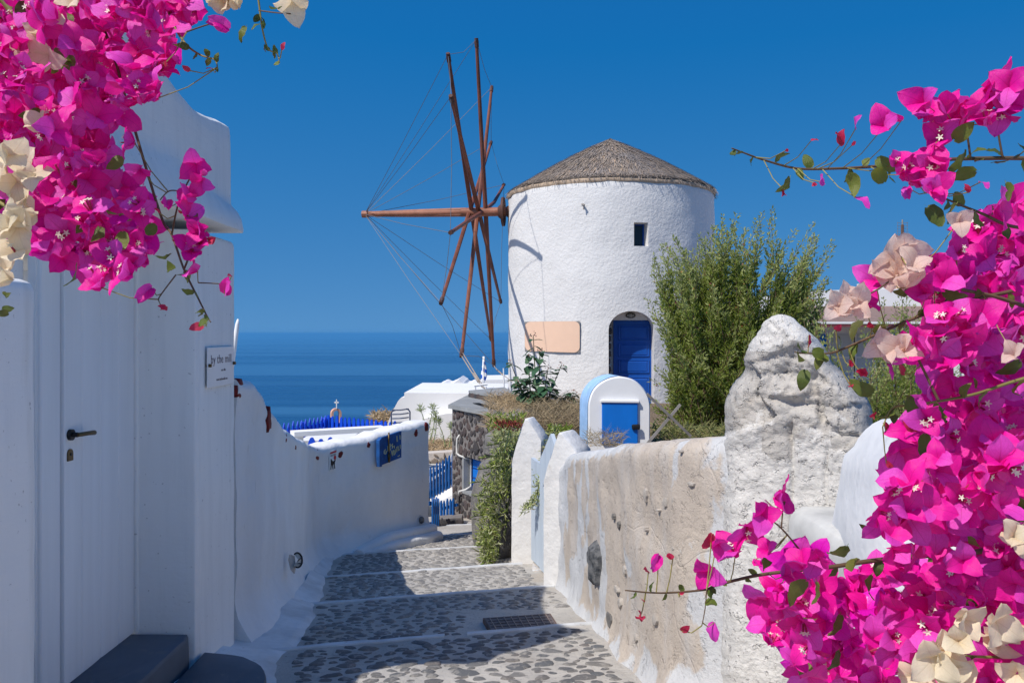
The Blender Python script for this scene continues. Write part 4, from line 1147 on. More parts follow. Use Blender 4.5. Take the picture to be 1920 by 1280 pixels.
pillar('gate_pillar', .165, 7.78, .30, .20, -2.25, -1.17, -.95, -.765, R(-22), 'white pointed gate pillar with pale blue edge beside the hanging creeper')
pillar('gate_pillar', .412, 6.36, .29, .24, -2.0, -1.09, -.86, -.725, R(-30), 'white pointed gate pillar where the tan wall begins', True)
gate = thing('garden_gate', V(.30, 7.1, -1.97), 'narrow grey blue painted garden gate between two pointed white pillars', 'gate')
def gpt(t, z, o=0):
    a, b = Vector((.172, 7.46, 0)), Vector((.41, 6.50, 0)); d = (b-a); n_ = Vector((d.y, -d.x, 0)).normalized()
    p = a+d*t+n_*o; return V(p.x, p.y, z)
for i, (t0, t1, za, zb_) in enumerate(((.02, .17, -1.08, -1.09), (.175, .325, -1.09, -1.09), (.34, .50, -1.05, -.93), (.505, .66, -.92, -.80), (.665, .82, -.80, -.92), (.825, .98, -.93, -1.02))):
    m = MB(); o_ = -.0 if i < 2 else .012
    m.prism([(t0, -1.965), (t1, -1.965), (t1, zb_), (t0, za)], lambda u, v, w: gpt(u, v, -.02+w+o_), .03); m.build('board', M['gate'], gate)
m = MB()
for z in (-1.25, -1.8): m.prism([(.02, z-.04), (.98, z-.04), (.98, z+.04), (.02, z+.04)], lambda u, v, w: gpt(u, v, -.055+w), .03)
m.build('rail', M['gate'], gate)
m = MB(); lump_box(m, .09, .60, 6.45, 7.70, -2.4, -1.985, .03, .01, .07, warp=lambda w: Vector((w.x+(.10-.05*(7.7-w.y)) if w.x < .3 else w.x, w.y, w.z)))
thr = tag(m.build('gate_threshold', M['tan'], origin=V(.3, 7, -2.2), smooth_=True, auto=40), 'low worn white step under the grey blue gate', 'step')
at = thr.data.attributes.new('paint', 'FLOAT', 'POINT'); at.data.foreach_set('value', [.55+.4*nz(v.co, 6) for v in thr.data.vertices])

# arched white niche with a blue hatch
ND = 9.0
niche = thing('meter_niche', V((1155-960)/FPX*ND, ND, -1.3), 'small arched white cupboard with bright blue hatch and pale blue side behind the tan wall', 'meter cupboard')
nx0, nx1 = (1103-960)/FPX*ND, (1219-960)/FPX*ND; nzt = -(706-625)/FPX*ND; ncx = (nx0+nx1)/2; nr = (nx1-nx0)/2; nsp = nzt-nr*.98
def nring(s_, y, sh=0):
    pts = [(ncx-nr*s_, -1.35), (ncx-nr*s_, nsp)]+[(ncx-nr*s_*math.cos(a), nsp+nr*.98*s_*math.sin(a)) for a in [math.pi*i/24 for i in range(1, 24)]]+[(ncx+nr*s_, nsp), (ncx+nr*s_, -1.35)]
    return [V(x+sh+.006*fbm((x, y, z), 5), y, z+.005*fbm((x, y, z), 5, 3)) for x, z in pts]
m = MB(); m.sweep([nring(.96, ND-.012, -.0), nring(1.0, ND+.02), nring(1.0, ND+.42, -.055), nring(.97, ND+.47, -.058)])
nb_ = m.build('body', M['white_far'], niche, smooth_=True, auto=50)
m = MB(); rows = []
for t in (0, .25, .5, .75, 1.0):                            # pale blue limewash on the vault's left side
    pts = [(ncx-nr*1.008*math.cos(a), nsp+nr*.99*math.sin(a)) for a in [math.pi*i/24 for i in range(0, 13)]]
    pts = [(ncx-nr*1.008, -1.35), (ncx-nr*1.008, -.95)]+pts
    rows.append([V(x+lerp(0, -.052, t)+.006*fbm((x, ND+t*.4, z), 5)-.003, ND+.025+.39*t, z+.004+.005*fbm((x, ND, z), 5, 3)) for x, z in pts])
m.grid(rows); m.build('blue_side', M['lightblue'], niche, smooth_=True)
hx0, hx1 = (1128-960)/FPX*ND, (1195-960)/FPX*ND; hzt = -(754-625)/FPX*ND
m = MB(); m.box(V((hx0+hx1)/2, ND-.028, (hzt-1.16)/2), (hx1-hx0, .03, hzt+1.16), bev=.006); ht = m.build('hatch', M['blue_bright'], niche)
m = MB(); m.box(V((hx0+hx1)/2, ND-.035, hzt+.013), (hx1-hx0+.03, .045, .03), rot=(0, .01, 0), bev=.006); m.build('hatch_lintel', M['white_far'], niche)
m = MB(); m.box(V((1191-960)/FPX*ND, ND-.055, -(799-625)/FPX*ND), (.085, .03, .055), rot=(0, -.06, 0), bev=.008)
m.box(V((1191-960)/FPX*ND, ND-.074, -(799-625)/FPX*ND), (.06, .012, .03), bev=.004); m.build('latch_box', M['black'], ht)
# crossed grey laths leaning beside the niche
lat = thing('crossed_laths', V(1.55, 8.8, -1.2), 'two grey weathered laths crossed beside the arched cupboard', 'wooden laths')
for (a, b) in (((1213, 738), (1296, 818)), ((1205, 842), (1276, 758)), ):
    m = MB(); pa, pb = P(a[0], a[1], 8.75), P(b[0], b[1], 8.85); d = (pb-pa).normalized(); w = d.cross(Vector((0, 1, 0)))
    m.add([pa+w*.014, pb+w*.014, pb-w*.014, pa-w*.014]+[q+Vector((0, .014, 0)) for q in (pa+w*.014, pb+w*.014, pb-w*.014, pa-w*.014)], [(0, 1, 2, 3), (7, 6, 5, 4), (0, 4, 5, 1), (1, 5, 6, 2), (2, 6, 7, 3), (3, 7, 4, 0)])
    m.build('lath', M['wood_grey'], lat)
# iron drain cover in the path
dr = thing('drain_cover', V(.08, 5.15, path_z(.08, 5.15)), 'rusty ribbed iron cover set in the cobbled path', 'drain cover')
cn = [P(905, 1160, 5.22), P(1032, 1155, 5.30), P(1049, 1184, 4.92), P(921, 1193, 4.86)]
for c in cn: c.z = EYE+path_z(c.x, c.y)+.02
def dpt(u, v, w): return (cn[3]*(1-u)+cn[2]*u)*(1-v)+(cn[0]*(1-u)+cn[1]*u)*v+UPV*w
m = MB(); m.prism([(.012, .0), (.985, 0), (1, .015), (1, .985), (.985, 1), (.012, 1), (0, .985), (0, .015)], lambda u, v, w: dpt(u, v, w-.03), .035); m.build('rim', M['rust'], dr)
m = MB(); m.prism([(.02, .04), (.98, .04), (.98, .96), (.02, .96)], lambda u, v, w: dpt(u, v, .005+w), .003); m.build('plate', M['rust_plate'], dr)
for i in range(9):
    m = MB(); u = .09+i*.103; m.prism([(u-.006, .06), (u+.006, .06), (u+.006, .94), (u-.006, .94)], lambda a, b, w: dpt(a, b, .008+w), .005); m.build('rib', M['rust_line'], dr)
for i in range(5):
    m = MB(); v = .12+i*.19; m.prism([(.04, v-.008), (.96, v-.008), (.96, v+.008), (.04, v+.008)], lambda a, b, w: dpt(a, b, .008+w), .003); m.build('cross_rib', M['rust_plate'], dr)
# ------------------------------------------------------------------ beyond the scalloped wall: terraces, fences, houses
def picket_outline(w, h, kind):
    if kind == 'round': return [(-w/2, 0), (w/2, 0), (w/2, h-w*1.1), (w*.36, h-w*.45), (w*.17, h-w*.08), (0, h), (-w*.17, h-w*.08), (-w*.36, h-w*.45), (-w/2, h-w*1.1)]
    return [(-w/2, 0), (w/2, 0), (w/2, h-w*1.2), (0, h), (-w/2, h-w*1.2)]
def fence(name, a, b, h, n, w, mat, label, kind='round', rails=(.2, .78), posts=(0, 1), th=.022, hs=None):
    """picket fence from foot a to foot b (world points); every picket a part sharing one mesh"""
    a, b = Vector(a), Vector(b); t = thing(name, a, label, 'fence'); d = b-a; flat = Vector((d.x, d.y, 0)); yaw = math.atan2(d.y, d.x); L = flat.length
    nrm = Vector((d.y, -d.x, 0)).normalized()
    m = MB(); m.prism(picket_outline(w, h, kind), lambda u, v, q: Vector((u, -q, v)), th)
    o = m.build('picket', mat); me = o.data; bpy.data.objects.remove(o)
    for i in range(n):
        f = (i+.5)/n; p = d*f
        s_ = hs(f) if hs else 1
        inst('picket', me, t, p+Vector((0, 0, random.Random(i).uniform(-.012, .012))), (0, random.Random(i+3).uniform(-.02, .02), yaw), (1, 1, s_))
    for rz in rails:
        m = MB(); q0, q1 = a+UPV*h*rz*(hs(0) if hs else 1), b+UPV*h*rz*(hs(1) if hs else 1)
        off = -nrm*.02; e = UPV*w*.55
        m.add([q0+off+e, q1+off+e, q1+off-e, q0+off-e, q0+off*2.6+e, q1+off*2.6+e, q1+off*2.6-e, q0+off*2.6-e], [(0, 1, 2, 3), (7, 6, 5, 4), (0, 4, 5, 1), (1, 5, 6, 2), (2, 6, 7, 3), (3, 7, 4, 0)])
        m.build('rail', mat, t)
    for f in posts:
        m = MB(); p = a+d*f-nrm*.06; m.box(p+UPV*h*.47, (w*1.1, w*1.1, h*.94), rot=(0, 0, yaw), bev=.01); m.build('post', mat, t)
    return t
FD = 18.0
zc = -(778-625)/FPX*FD
ca = V((613-960)/FPX*FD, FD, zc-.86); cb = V((528-960)/FPX*16.3, 16.3, zc-.86); cc = V((774-960)/FPX*16.4, 16.4, zc-.86)
fence('terrace_fence', cb, ca, .86, 11, .075, M['blue_fence'], 'cobalt picket fence in shade running along the sea side of the terrace', 'spike', posts=(0, .5, 1))
fence('terrace_fence', ca, cc, .86, 19, .085, M['blue_fence'], 'bright cobalt picket fence with rounded tips on the terrace behind the metal chair', 'round', posts=(0, .62, 1))
# nearer pickets just behind the dip in the wall
q0, q1 = P(577, 862, 10.0), P(628, 862, 10.0)
fence('low_gate', q0, q1, .26, 3, .10, M['blue_fence'], 'three blue picket tips of a low gate just behind the dip of the white wall', 'round', rails=(.3,), posts=(), hs=lambda f: 1.0)
# terrace floor with whitewashed base
m = MB(); rows = []
for i in range(20):
    y = lerp(9.2, 18.3, i/19); row = []
    for j in range(14):
        row.append(V(lerp(-9, interp([9.2, 10.2, 12, 18.3], [-2.2, -1.45, -1.5, -1.35], y), j/13), y, -2.62+.02*fbm((j, i, 0), .5)))
    rows.append(row)
m.grid(rows); low = [Vector((r[-1].x, r[-1].y, r[-1].z-2)) for r in rows]; m.grid([[r[-1] for r in rows], low])
struct(m.build('terrace_floor', M['concrete'], smooth_=True, auto=40))
pb = thing('terrace_parapet', V(-3.2, 12.5, -2.6), 'low whitewashed parapet behind the low blue picket tips', 'parapet')
m = MB(); pa_, pb_ = P(560, 826, 12.2), P(652, 826, 12.6); nvec = Vector((0, 1, 0))
for (p, q) in ((pa_, pb_),):
    m.add([p, q, q+nvec*1.2+UPV*.02, p+nvec*1.2+UPV*.02, p-UPV*1.2, q-UPV*1.2, q+nvec*1.2-UPV*1.2, p+nvec*1.2-UPV*1.2], [(0, 1, 2, 3), (4, 7, 6, 5), (0, 4, 5, 1), (1, 5, 6, 2), (2, 6, 7, 3), (3, 7, 4, 0)])
m.build('body', M['white_far'], pb)
# white plank rail
rl = thing('white_plank_bench', V(-2.3, 12.2, -2.6), 'long white plank bench standing in front of the cobalt fence', 'bench')
pa_, pb_ = P(552, 810, 11.8), P(724, 800, 12.4); d = (pb_-pa_); n_ = Vector((-d.y, d.x, 0)).normalized()
m = MB(); k = lambda p, o, z: p+n_*o+UPV*z
m.add([k(pa_, 0, 0), k(pb_, 0, 0), k(pb_, .26, .0), k(pa_, .26, .0), k(pa_, 0, -.065), k(pb_, 0, -.065), k(pb_, .26, -.065), k(pa_, .26, -.065)], [(0, 1, 2, 3), (4, 7, 6, 5), (0, 4, 5, 1), (1, 5, 6, 2), (2, 6, 7, 3), (3, 7, 4, 0)])
m.build('plank', M['white_far'], rl)
for f in (.03, .95):
    m = MB(); c = lerp(pa_, pb_, f)+n_*.13; m.box(c-UPV*.55, (.20, .16, .98), rot=(0, 0, math.atan2(d.y, d.x)), bev=.01); m.build('leg', M['white_far'], rl)
m = MB(); e = P(725, 803, 12.3); m.tube([e+Vector((-.16, -.05, -.03)), e+Vector((.04, -.05, .0))], .012, 6); m.tube([e+Vector((-.12, -.05, -.02)), e+Vector((-.12, -.05, -.28))], .012, 6); m.build('bracket', M['navy_metal'], rl)
# slim white leaning post seen past the house corner
m = MB(); PDp = 11.0; a0_, b0_ = P(446.5, 598, PDp), P(437, 664, PDp); dn = (b0_-a0_).normalized(); bt = b0_+dn*1.9
m.tube([a0_, lerp(a0_, b0_, .15), b0_, bt], [.012, .026, .034, .04], 10)
tag(m.build('leaning_post', M['white_far'], origin=bt, smooth_=True), 'slim sunlit white post leaning past the shaded house corner', 'post')
# metal chair
CD = 15.9; ch = thing('metal_chair', V((752-960)/FPX*CD, CD, -2.6), 'dark navy slatted metal garden chair seen from behind on the terrace', 'chair')
x0, x1 = (734-960)/FPX*CD, (769-960)/FPX*CD; zt0, zt1 = -(768.5-625)/FPX*CD, -(766-625)/FPX*CD; zb = -2.6
for sgn_, x, zt_ in ((-1, x0, zt0), (1, x1, zt1)):
    m = MB(); m.tube([V(x, CD+.05, zb), V(x, CD, zb+.46), V(x, CD-.03, zt_-.05), V(x-sgn_*.03, CD-.03, zt_-.012), V(x-sgn_*.07, CD-.03, zt_)], .014, 6); m.build('back_post', M['navy_metal'], ch, smooth_=True)
    m = MB(); m.tube([V(x, CD+.42, zb), V(x, CD+.40, zb+.45)], .014, 6); m.build('leg', M['navy_metal'], ch, smooth_=True)
for i in range(4):
    m = MB(); dz = .078*i; m.tube([V(x0+.02, CD-.03, zt0-dz), V((x0+x1)/2, CD-.05, (zt0+zt1)/2-dz-.006), V(x1-.02, CD-.03, zt1-dz)], .012, 6); m.build('back_slat', M['navy_metal'], ch, smooth_=True)
for i in range(5):
    m = MB(); m.box(V((x0+x1)/2, CD+.04+i*.085, zb+.46), (x1-x0, .06, .014), bev=.004); m.build('seat_slat', M['navy_metal'], ch)
# chapel belfry far below
BD = 60; bf = thing('chapel_belfry', P(627, 800, BD), 'small peach arched belfry with a cross far below the fence', 'belfry')
bw = 24/FPX*BD; ctr = P(631, 775, BD)
m = MB(); ol = []
ro, ri = .36, .21
arc = [math.pi*i/14 for i in range(15)]
outl = [(ro, -3.2)]+[(ro*math.cos(a), ro*math.sin(a)) for a in arc]+[(-ro, -3.2), (-ri, -3.2)]+[(-ri*math.cos(a), ri*math.sin(a)) for a in arc]+[(ri, -3.2)]
kk = len(outl); yawb = R(25)
def bpt(u, v, w): return ctr+Vector((math.cos(yawb)*u-math.sin(yawb)*w, math.sin(yawb)*u+math.cos(yawb)*w, v))
front = [bpt(u, v, 0) for u, v in outl]; bck = [bpt(u, v, .35) for u, v in outl]
no = 17
pairs = [(i, kk-1-i) for i in range(no)]
m.add(front+bck, [(i, i+1, kk-2-i, kk-1-i) for i in range(no-1)]+[(kk+i, kk+kk-1-i, kk+kk-2-i, kk+i+1) for i in range(no-1)]+[(i, i+kk, (i+1) % kk+kk, (i+1) % kk) for i in range(kk)])
m.build('arch', M['peach_bell'], bf)
m = MB(); ct = ctr+UPV*.36; m.box(ct+UPV*.30, (.06, .06, .66)); m.box(ct+UPV*.42, (.34, .06, .06)); m.box(ct+UPV*.42, (.18, .05, .18), rot=(0, R(45), 0)); m.build('cross', M['white_far'], bf)

# white terraced house, left of the mill
def prism_house(pts2, y0, depth, mat, name, parent, skew=0):
    m = MB(); m.prism(pts2, lambda u, v, w: V(u+skew*w, y0+w, v), depth); return m.build(name, mat, parent)
def pz(px, py, d): return ((px-960)/FPX*d, -(py-625)/FPX*d)
H1 = 22.0
wh = thing('white_terrace_house', V(-2, H1, -4.2), 'flat roofed white house with stepped end wall below the windmill', 'house')
ol = [pz(724, 800, H1), pz(736, 771, H1), pz(746, 752, H1), pz(751, 746, H1), pz(758, 744.5, H1), pz(758, 736, H1), pz(800, 736.5, H1), pz(950, 738, H1), pz(1010, 745, H1), pz(1010, 905, H1), pz(715, 905, H1)]
prism_house(ol, H1, 4.5, M['white_far'], 'wall', wh)
m = MB(); m.prism([pz(795, 782, H1), pz(838, 772, H1), pz(905, 768, H1), pz(905, 850, H1), pz(795, 850, H1)], lambda u, v, w: V(u, H1-.5+w, v), .6); m.build('lower_wall', M['white_far'], wh)
m = MB(); ps = [pz(843, 790, 21.4), pz(846, 790, 21.4), pz(846, 803, 21.4), pz(843, 803, 21.4)]; m.prism(ps, lambda u, v, w: V(u, 21.45+w, v), .03); m.build('vent', M['slab'], wh)
H2 = 27.0
wp = thing('scalloped_parapet_house', V(-1.5, H2, -4), 'distant white roof parapet with wavy top and small gabled chimney', 'house')
top = []
for i in range(27):
    px = lerp(818, 884, i/26); py = 722+1.8*math.cos(i/26*2*math.pi*3.5)
    if 848 < px < 870: py = min(py, interp([848, 852, 858.5, 866, 870], [719, 717, 712, 717, 719], px))
    top.append(pz(px, py, H2))
m = MB(); m.prism(top+[pz(905, 722, H2), pz(905, 712, H2), pz(960, 711, H2), pz(960, 800, H2), pz(818, 800, H2)], lambda u, v, w: V(u, H2+w, v), 3.); m.build('parapet', M['white_far'], wp)
m = MB(); m.prism([pz(797, 731, 25), pz(818, 729, 25), pz(818, 745, 25), pz(797, 745, 25)], lambda u, v, w: V(u, 25+w, v), 1.2); m.build('roof_box', M['slab'], wp)
m = MB(); m.prism([pz(852, 718.5, 26.9), pz(866, 718.5, 26.9), pz(866, 720, 26.9), pz(852, 720, 26.9)], lambda u, v, w: V(u, 26.9+w, v), .1); m.build('chimney_vent', M['slab'], wp)
# flag
fl = thing('flag_on_pole', P(906, 740, 24), 'furled blue and white striped flag hanging on a pole', 'flag')
m = MB(); m.tube([P(905, 745, 24), P(907, 668, 24)], [.035, .03], 8); m.build('pole', M['white_far'], fl, smooth_=True)
def flag_mat():
    t = NT('striped_flag'); c = t.coord('Object'); sx = t.new('ShaderNodeSeparateXYZ', {0: c})
    f = t.math('FRACT', t.math('MULTIPLY', t.math('ADD', sx.outputs[2], t.math('MULTIPLY', sx.outputs[0], .55)), 4.6))
    return t.fin(t.mix(t.ramp(f, [(.49, 0), (.51, 1)]), (.01, .08, .42), (.75, .76, .78)), .7)
m = MB(); rows = []
for i in range(16):
    t_ = i/15; py = lerp(677, 717, t_); w = interp([0, .3, .7, 1], [3, 9, 12, 6], t_*1.0)
    rows.append([P(907+(-.35+u/6)*w*(1 if True else 0)-2*t_, py, 24)+Vector((0, .05*math.sin(u*2.2+t_*2), 0)) for u in range(7)])
m.grid(rows); m.build('cloth', flag_mat(), fl, smooth_=True, fix=False)
# low white posts and rope anchors of the mill
an = thing('rope_anchor_frame', P(905, 745, 16), 'low white timber frame that holds the windmill ropes', 'frame')
for (p, q, r_) in (((891, 722), (893, 757), .018), ((911, 724), (912, 745), .016), ((889, 723), (914, 720), .022), ((944, 690), (946, 742), .014)):
    m = MB(); m.tube([P(p[0], p[1], 16), P(q[0], q[1], 16)], r_, 6); m.build('post', M['white_far'], an)
rp = thing('mooring_rope', P(905, 715, 18), 'thick pale rope tied from a sail tip to the white timber frame', 'rope')
e4 = min(ends, key=lambda q: (q[0]-P(871, 668, 18)).length)[0]; e1 = min(ends, key=lambda q: (q[0]-P(917, 640, 21)).length)[0]
m = MB(); a1 = P(903, 724, 16.2)
m.tube([e4, lerp(e4, a1, .5)-UPV*.02, a1], .014, 5); m.tube([e4+Vector((.03, 0, .05)), lerp(e4, a1, .6)+Vector((.03, 0, .02)), a1+Vector((.02, 0, .02))], .012, 5)
m.tube([lerp(e4, a1, .62), lerp(e4, a1, .86)], .03, 6); m.tube([a1, P(945, 748, 15.5)], .016, 5); m.build('strand', M['rope'], rp, smooth_=True)
m = MB(); m.tube([e1, P(929, 690, 19), P(944, 704, 17), P(946, 742, 16)], .012, 5); m.tube([P(944, 704, 17), P(931, 693, 18.5)], .012, 5); m.tube([P(929, 690, 19), P(960, 716, 17.5)], .010, 5); m.build('strand', M['rope'], rp, smooth_=True)

# volcanic stone house with blue door
SA, SB_ = Vector((-.91, 13.0, 0)), Vector((.05, 11.2, 0)); SDv = (SB_-SA).normalized(); SNm = Vector((SDv.y, -SDv.x, 0))*1.0
if SNm.x > 0: SNm = -SNm
sh = thing('stone_house', V(-.6, 12.4, -2.9), 'small dark volcanic stone house with flat grey roof and blue door', 'house')
SZT, SZB = -(764-625)/FPX*13.0, -3.15
SL = (SB_-SA).length
def spt(u, z, o=0): p = SA+SDv*u+SNm*o; return V(p.x, p.y, z)
def u_at(px):
    best = min(range(400), key=lambda i: abs(960+FPX*(SA+SDv*(SL*i/400)).x/(SA+SDv*(SL*i/400)).y-px)); return SL*best/400
ud0, ud1 = u_at(868), u_at(902); dzt = -(855-625)/FPX*12.6; dzb_ = -(922-625)/FPX*12.6
m = MB()                                                     # wall core with the doorway left open
def sbox(u0, u1, z0, z1, o0, o1): m.add([spt(u, z, o) for u in (u0, u1) for o in (o0, o1) for z in (z0, z1)], [(0, 1, 3, 2), (4, 6, 7, 5), (0, 4, 5, 1), (2, 3, 7, 6), (0, 2, 6, 4), (1, 5, 7, 3)])
sbox(0, ud0, SZB, SZT, 0, -.45); sbox(ud1, SL, SZB, SZT, 0, -.45); sbox(ud0, ud1, dzt, SZT, 0, -.45); sbox(ud0, ud1, SZB, dzb_, .0, -.45)
m.build('wall', M['mortar_dark'], sh)
m = MB(); m.add([spt(0, SZT-.02, -.2), spt(SL, SZT-.02, -.2), V(.35, 12.4, SZT-.02), V(.25, 15.2, SZT-.02), V(-.7, 14.9, SZT-.02)]+[spt(0, SZB, -.2), spt(SL, SZB, -.2), V(.35, 12.4, SZB), V(.25, 15.2, SZB), V(-.7, 14.9, SZB)], [(0, 1, 2, 3, 4), (9, 8, 7, 6, 5)]+[(i, i+5, (i+1) % 5+5, (i+1) % 5) for i in range(5)])
m.build('back_wall', M['mortar_dark'], sh)
m = MB(); q = [spt(-.04, 0, .05), spt(SL, 0, .05), V(.4, 12.4, 0), V(.3, 15.4, 0), V(-.78, 15.1, 0)]
for p in q: p.z = EYE+SZT
m.add([p+UPV*.045 for p in q]+[p-UPV*.012 for p in q], [(0, 1, 2, 3, 4), (9, 8, 7, 6, 5)]+[(i, i+5, (i+1) % 5+5, (i+1) % 5) for i in range(5)]); m.build('roof', M['slab'], sh)
m = MB(); sbox(ud0-.01, ud0+.035, dzb_, dzt, .006, -.42); sbox(ud0, ud1, dzb_-.02, dzb_+.015, .02, -.4); m.build('door_reveal', M['slab'], sh)
m = MB(); sbox(ud0+.03, ud1, dzb_+.0, dzt-.005, -.13, -.17); dd = m.build('door', M['blue_door'], sh)
for i in range(3):
    m = MB(); z1_ = lerp(dzt-.05, dzb_+.05, i/3); z0_ = lerp(dzt-.05, dzb_+.05, (i+.8)/3); sbox(ud0+.10, ud1-.06, z0_, z1_, -.115, -.13); m.build('door_panel', M['blue_bright'], dd)
# lava stones of the face: each visible one a piece
rng = random.Random(77); stones = []
def lava_mesh(seed):
    r = random.Random(seed); n = r.choice((6, 7, 8)); mm = MB(); ang = [2*math.pi*(i+r.uniform(-.3, .3))/n for i in range(n)]; rad = [r.uniform(.72, 1.12) for _ in ang]; el = r.uniform(.65, 1)
    rings = [[(math.cos(a)*q*s_, z, math.sin(a)*q*s_*el) for a, q in zip(ang, rad)] for s_, z in ((1.02, .25), (1, -.18), (.72, -.34))]
    o = mm.grid(rings, closed_v=True); ci = len(mm.v); mm.v.append((0, -.38, 0))
    for j in range(n): mm.f.append((o+2*n+j, o+2*n+(j+1) % n, ci))
    return mm
LV = []
for s_ in range(10):
    o = lava_mesh(s_).build('lava_source', M['lava']); LV.append(o.data); bpy.data.objects.remove(o)
for _ in range(9000):
    u = rng.uniform(0.03, min(SL, 1.75)); z = rng.uniform(SZB, SZT-.06); r_ = rng.uniform(.034, .085)*(1.5 if rng.random() < .10 else 1)
    if ud0-r_*.9 < u < ud1+r_*.9 and dzb_-r_*.7 < z < dzt+r_*.7: continue
    if u < r_*.8: continue
    if any((u-a)**2+(z-b)**2 < ((r_+c)*.84)**2 for a, b, c in stones): continue
    stones.append((u, z, r_))
yaw = math.atan2(SDv.y, SDv.x)
# pieces: local +x along the wall, local -y outward
outy = Matrix.Rotation(yaw, 3, 'Z') @ Vector((0, -1, 0)); flip = outy.dot(SNm) < 0
stones.sort(key=lambda s: -s[2])
for i, (u, z, r_) in enumerate(stones):
    if i >= 300: break
    p = spt(u, z, .004)-Vector(sh.location); rr = Euler((0, rng.uniform(0, 6.28), 0)).to_matrix(); base = Euler((0, 0, yaw+(math.pi if flip else 0))).to_matrix()
    inst('lava_stone', rng.choice(LV), sh, p, base @ rr, (r_, r_*rng.uniform(.4, .8), r_))
# end-corner stones, pipe
m = MB(); up0 = u_at(862)
m.tube([spt(up0+.06, -(815-625)/FPX*12.7, .03), spt(up0+.02, -(822-625)/FPX*12.7, .05), spt(up0, -(835-625)/FPX*12.7, .05), spt(up0, -(850-625)/FPX*12.7, .05), spt(up0+.07, dzt-.0, .04), spt(ud0+.05, dzt-.03, -.02), spt(ud0+.06, dzt-.05, -.10), spt(ud0+.07, dzb_+.08, -.10), spt(ud0+.05, dzb_+.03, -.02), spt(ud0-.02, dzb_-.0, .05), spt(ud0-.05, dzb_-.06, .05)], .016, 7); m.build('pipe', M['pipe'], sh, smooth_=True)
m = MB(); m.tube([spt(ud0-.05, dzb_-.08, .04), spt(ud0-.04, dzb_-.5, .04), spt(ud0-.10, dzb_-.9, .05)], .009, 5); m.build('cable', M['black'], sh)
# roof block behind with grey slab top, roof drain grate
m = MB(); pr = [P(880, 736, 14.6), P(930, 741, 13.4), P(968, 741, 13.8), P(945, 730, 15.5)]; zt_ = P(880, 735, 14.6).z
for p in pr: p.z = zt_
m.add([p.copy() for p in pr]+[Vector((p.x, p.y, zt_-.22)) for p in pr], [(0, 1, 2, 3)]+[(i, i+4, (i+1) % 4+4, (i+1) % 4) for i in range(4)]); m.build('roof_block', M['mortar_dark'], sh)
m = MB(); cp = sum(pr, Vector())/4
m.add([cp+(p-cp)*1.03+UPV*.03 for p in pr]+[cp+(p-cp)*1.03-UPV*.01 for p in pr], [(0, 1, 2, 3), (7, 6, 5, 4)]+[(i, i+4, (i+1) % 4+4, (i+1) % 4) for i in range(4)]); m.build('roof_block_slab', M['slab'], sh)
for i in range(16):
    f = (i+.5)/16; p = lerp(pr[0], pr[1], f); r_ = random.Random(i).uniform(.07, .11)
    if i % 1 == 0:
        dirb = (pr[1]-pr[0]).normalized(); yb = math.atan2(dirb.y, dirb.x)
        for row_ in (0, 1): inst('lava_stone', LV[(i*3+row_) % 10], sh, p+UPV*(-.06-.10*row_)-Vector(sh.location), Euler((0, 0, yb)).to_matrix() @ Euler((0, i*1.7, 0)).to_matrix(), (r_*.75, r_*.5, r_*.75))
m = MB(); ga, gb = P(893, 757, 13.2), P(930, 764, 12.2)
for p in (ga, gb): p.z = EYE+SZT+.05
dg_ = (gb-ga)
for i in range(14): m.box(ga+dg_*(i/13), (.02, .11, .012), rot=(0, 0, math.atan2(dg_.y, dg_.x)))
stuff(m.build('roof_grate', M['black'], sh))
# stairway fences below the stone house
fa, fb = P(806, 936, 14.2), P(853, 910, 13.4)
fence('stair_fence', fa, fb, .52, 8, .048, M['blue_stair'], 'blue picket fence climbing beside the white stair coping', 'spike', rails=(.22, .76), posts=(.62,), hs=lambda f: 1.0)
cp_ = thing('stair_coping', P(828, 905, 14.6), 'white curved coping of the stair wall behind the upper blue pickets', 'wall')
m = MB(); ol = [pz(800, 896, 14.7), pz(825, 878, 14.7), pz(838, 866, 14.7), pz(845, 853, 14.7), pz(851, 840, 14.7), pz(858, 838, 14.7), pz(858, 866, 14.7), pz(846, 872, 14.7), pz(826, 888, 14.7), pz(800, 905, 14.7)]
m.prism(ol, lambda u, v, w: V(u, 14.5+w, v), .3); m.build('coping', M['white_far'], cp_)
m = MB(); m.prism([pz(798, 902, 14.7), pz(858, 862, 14.7), pz(858, 1000, 14.7), pz(798, 1000, 14.7)], lambda u, v, w: V(u, 14.62+w, v), .2); m.build('wall', M['mortar_pale'], cp_)
m = MB(); q = [P(804, 936, 14.3), P(856, 908, 13.3), P(858, 922, 13.1), P(804, 950, 14.1)]
m.add(q+[p-UPV*.8 for p in q], [(0, 1, 2, 3)]+[(i, i+4, (i+1) % 4+4, (i+1) % 4) for i in range(4)]); m.build('ramp', M['white_far'], cp_)
fa, fb = P(826, 1012, 12.3), P(854, 1006, 12.0)
fence('lower_fence', fa, fb, .56, 5, .040, M['blue_stair'], 'short dark blue picket fence at the bottom of the lane', 'spike', rails=(.3, .8), posts=(), hs=lambda f: 1.0)
fa, fb = P(808, 1004, 11.2), P(822, 1002, 11.6)
fence('lane_gate', fa, fb, .50, 4, .05, M['blue_stair'], 'narrow blue picket gate against the end of the white wall', 'spike', rails=(.3, .85), posts=(), hs=lambda f: 1.0)
m = MB(); lw_ = thing('low_lava_wall', P(840, 1000, 11.9), 'low dark lava stone kerb wall under the lower blue pickets', 'wall')
for i in range(18):
    r_ = random.Random(i+50); px = lerp(823, 862, (i % 9)/8); py = 978+(i//9)*12
    inst('lava_stone', LV[i % 10], lw_, P(px, py, 11.75)-Vector(lw_.location), (0, r_.uniform(0, 6), 0), (.055, .05, .05))
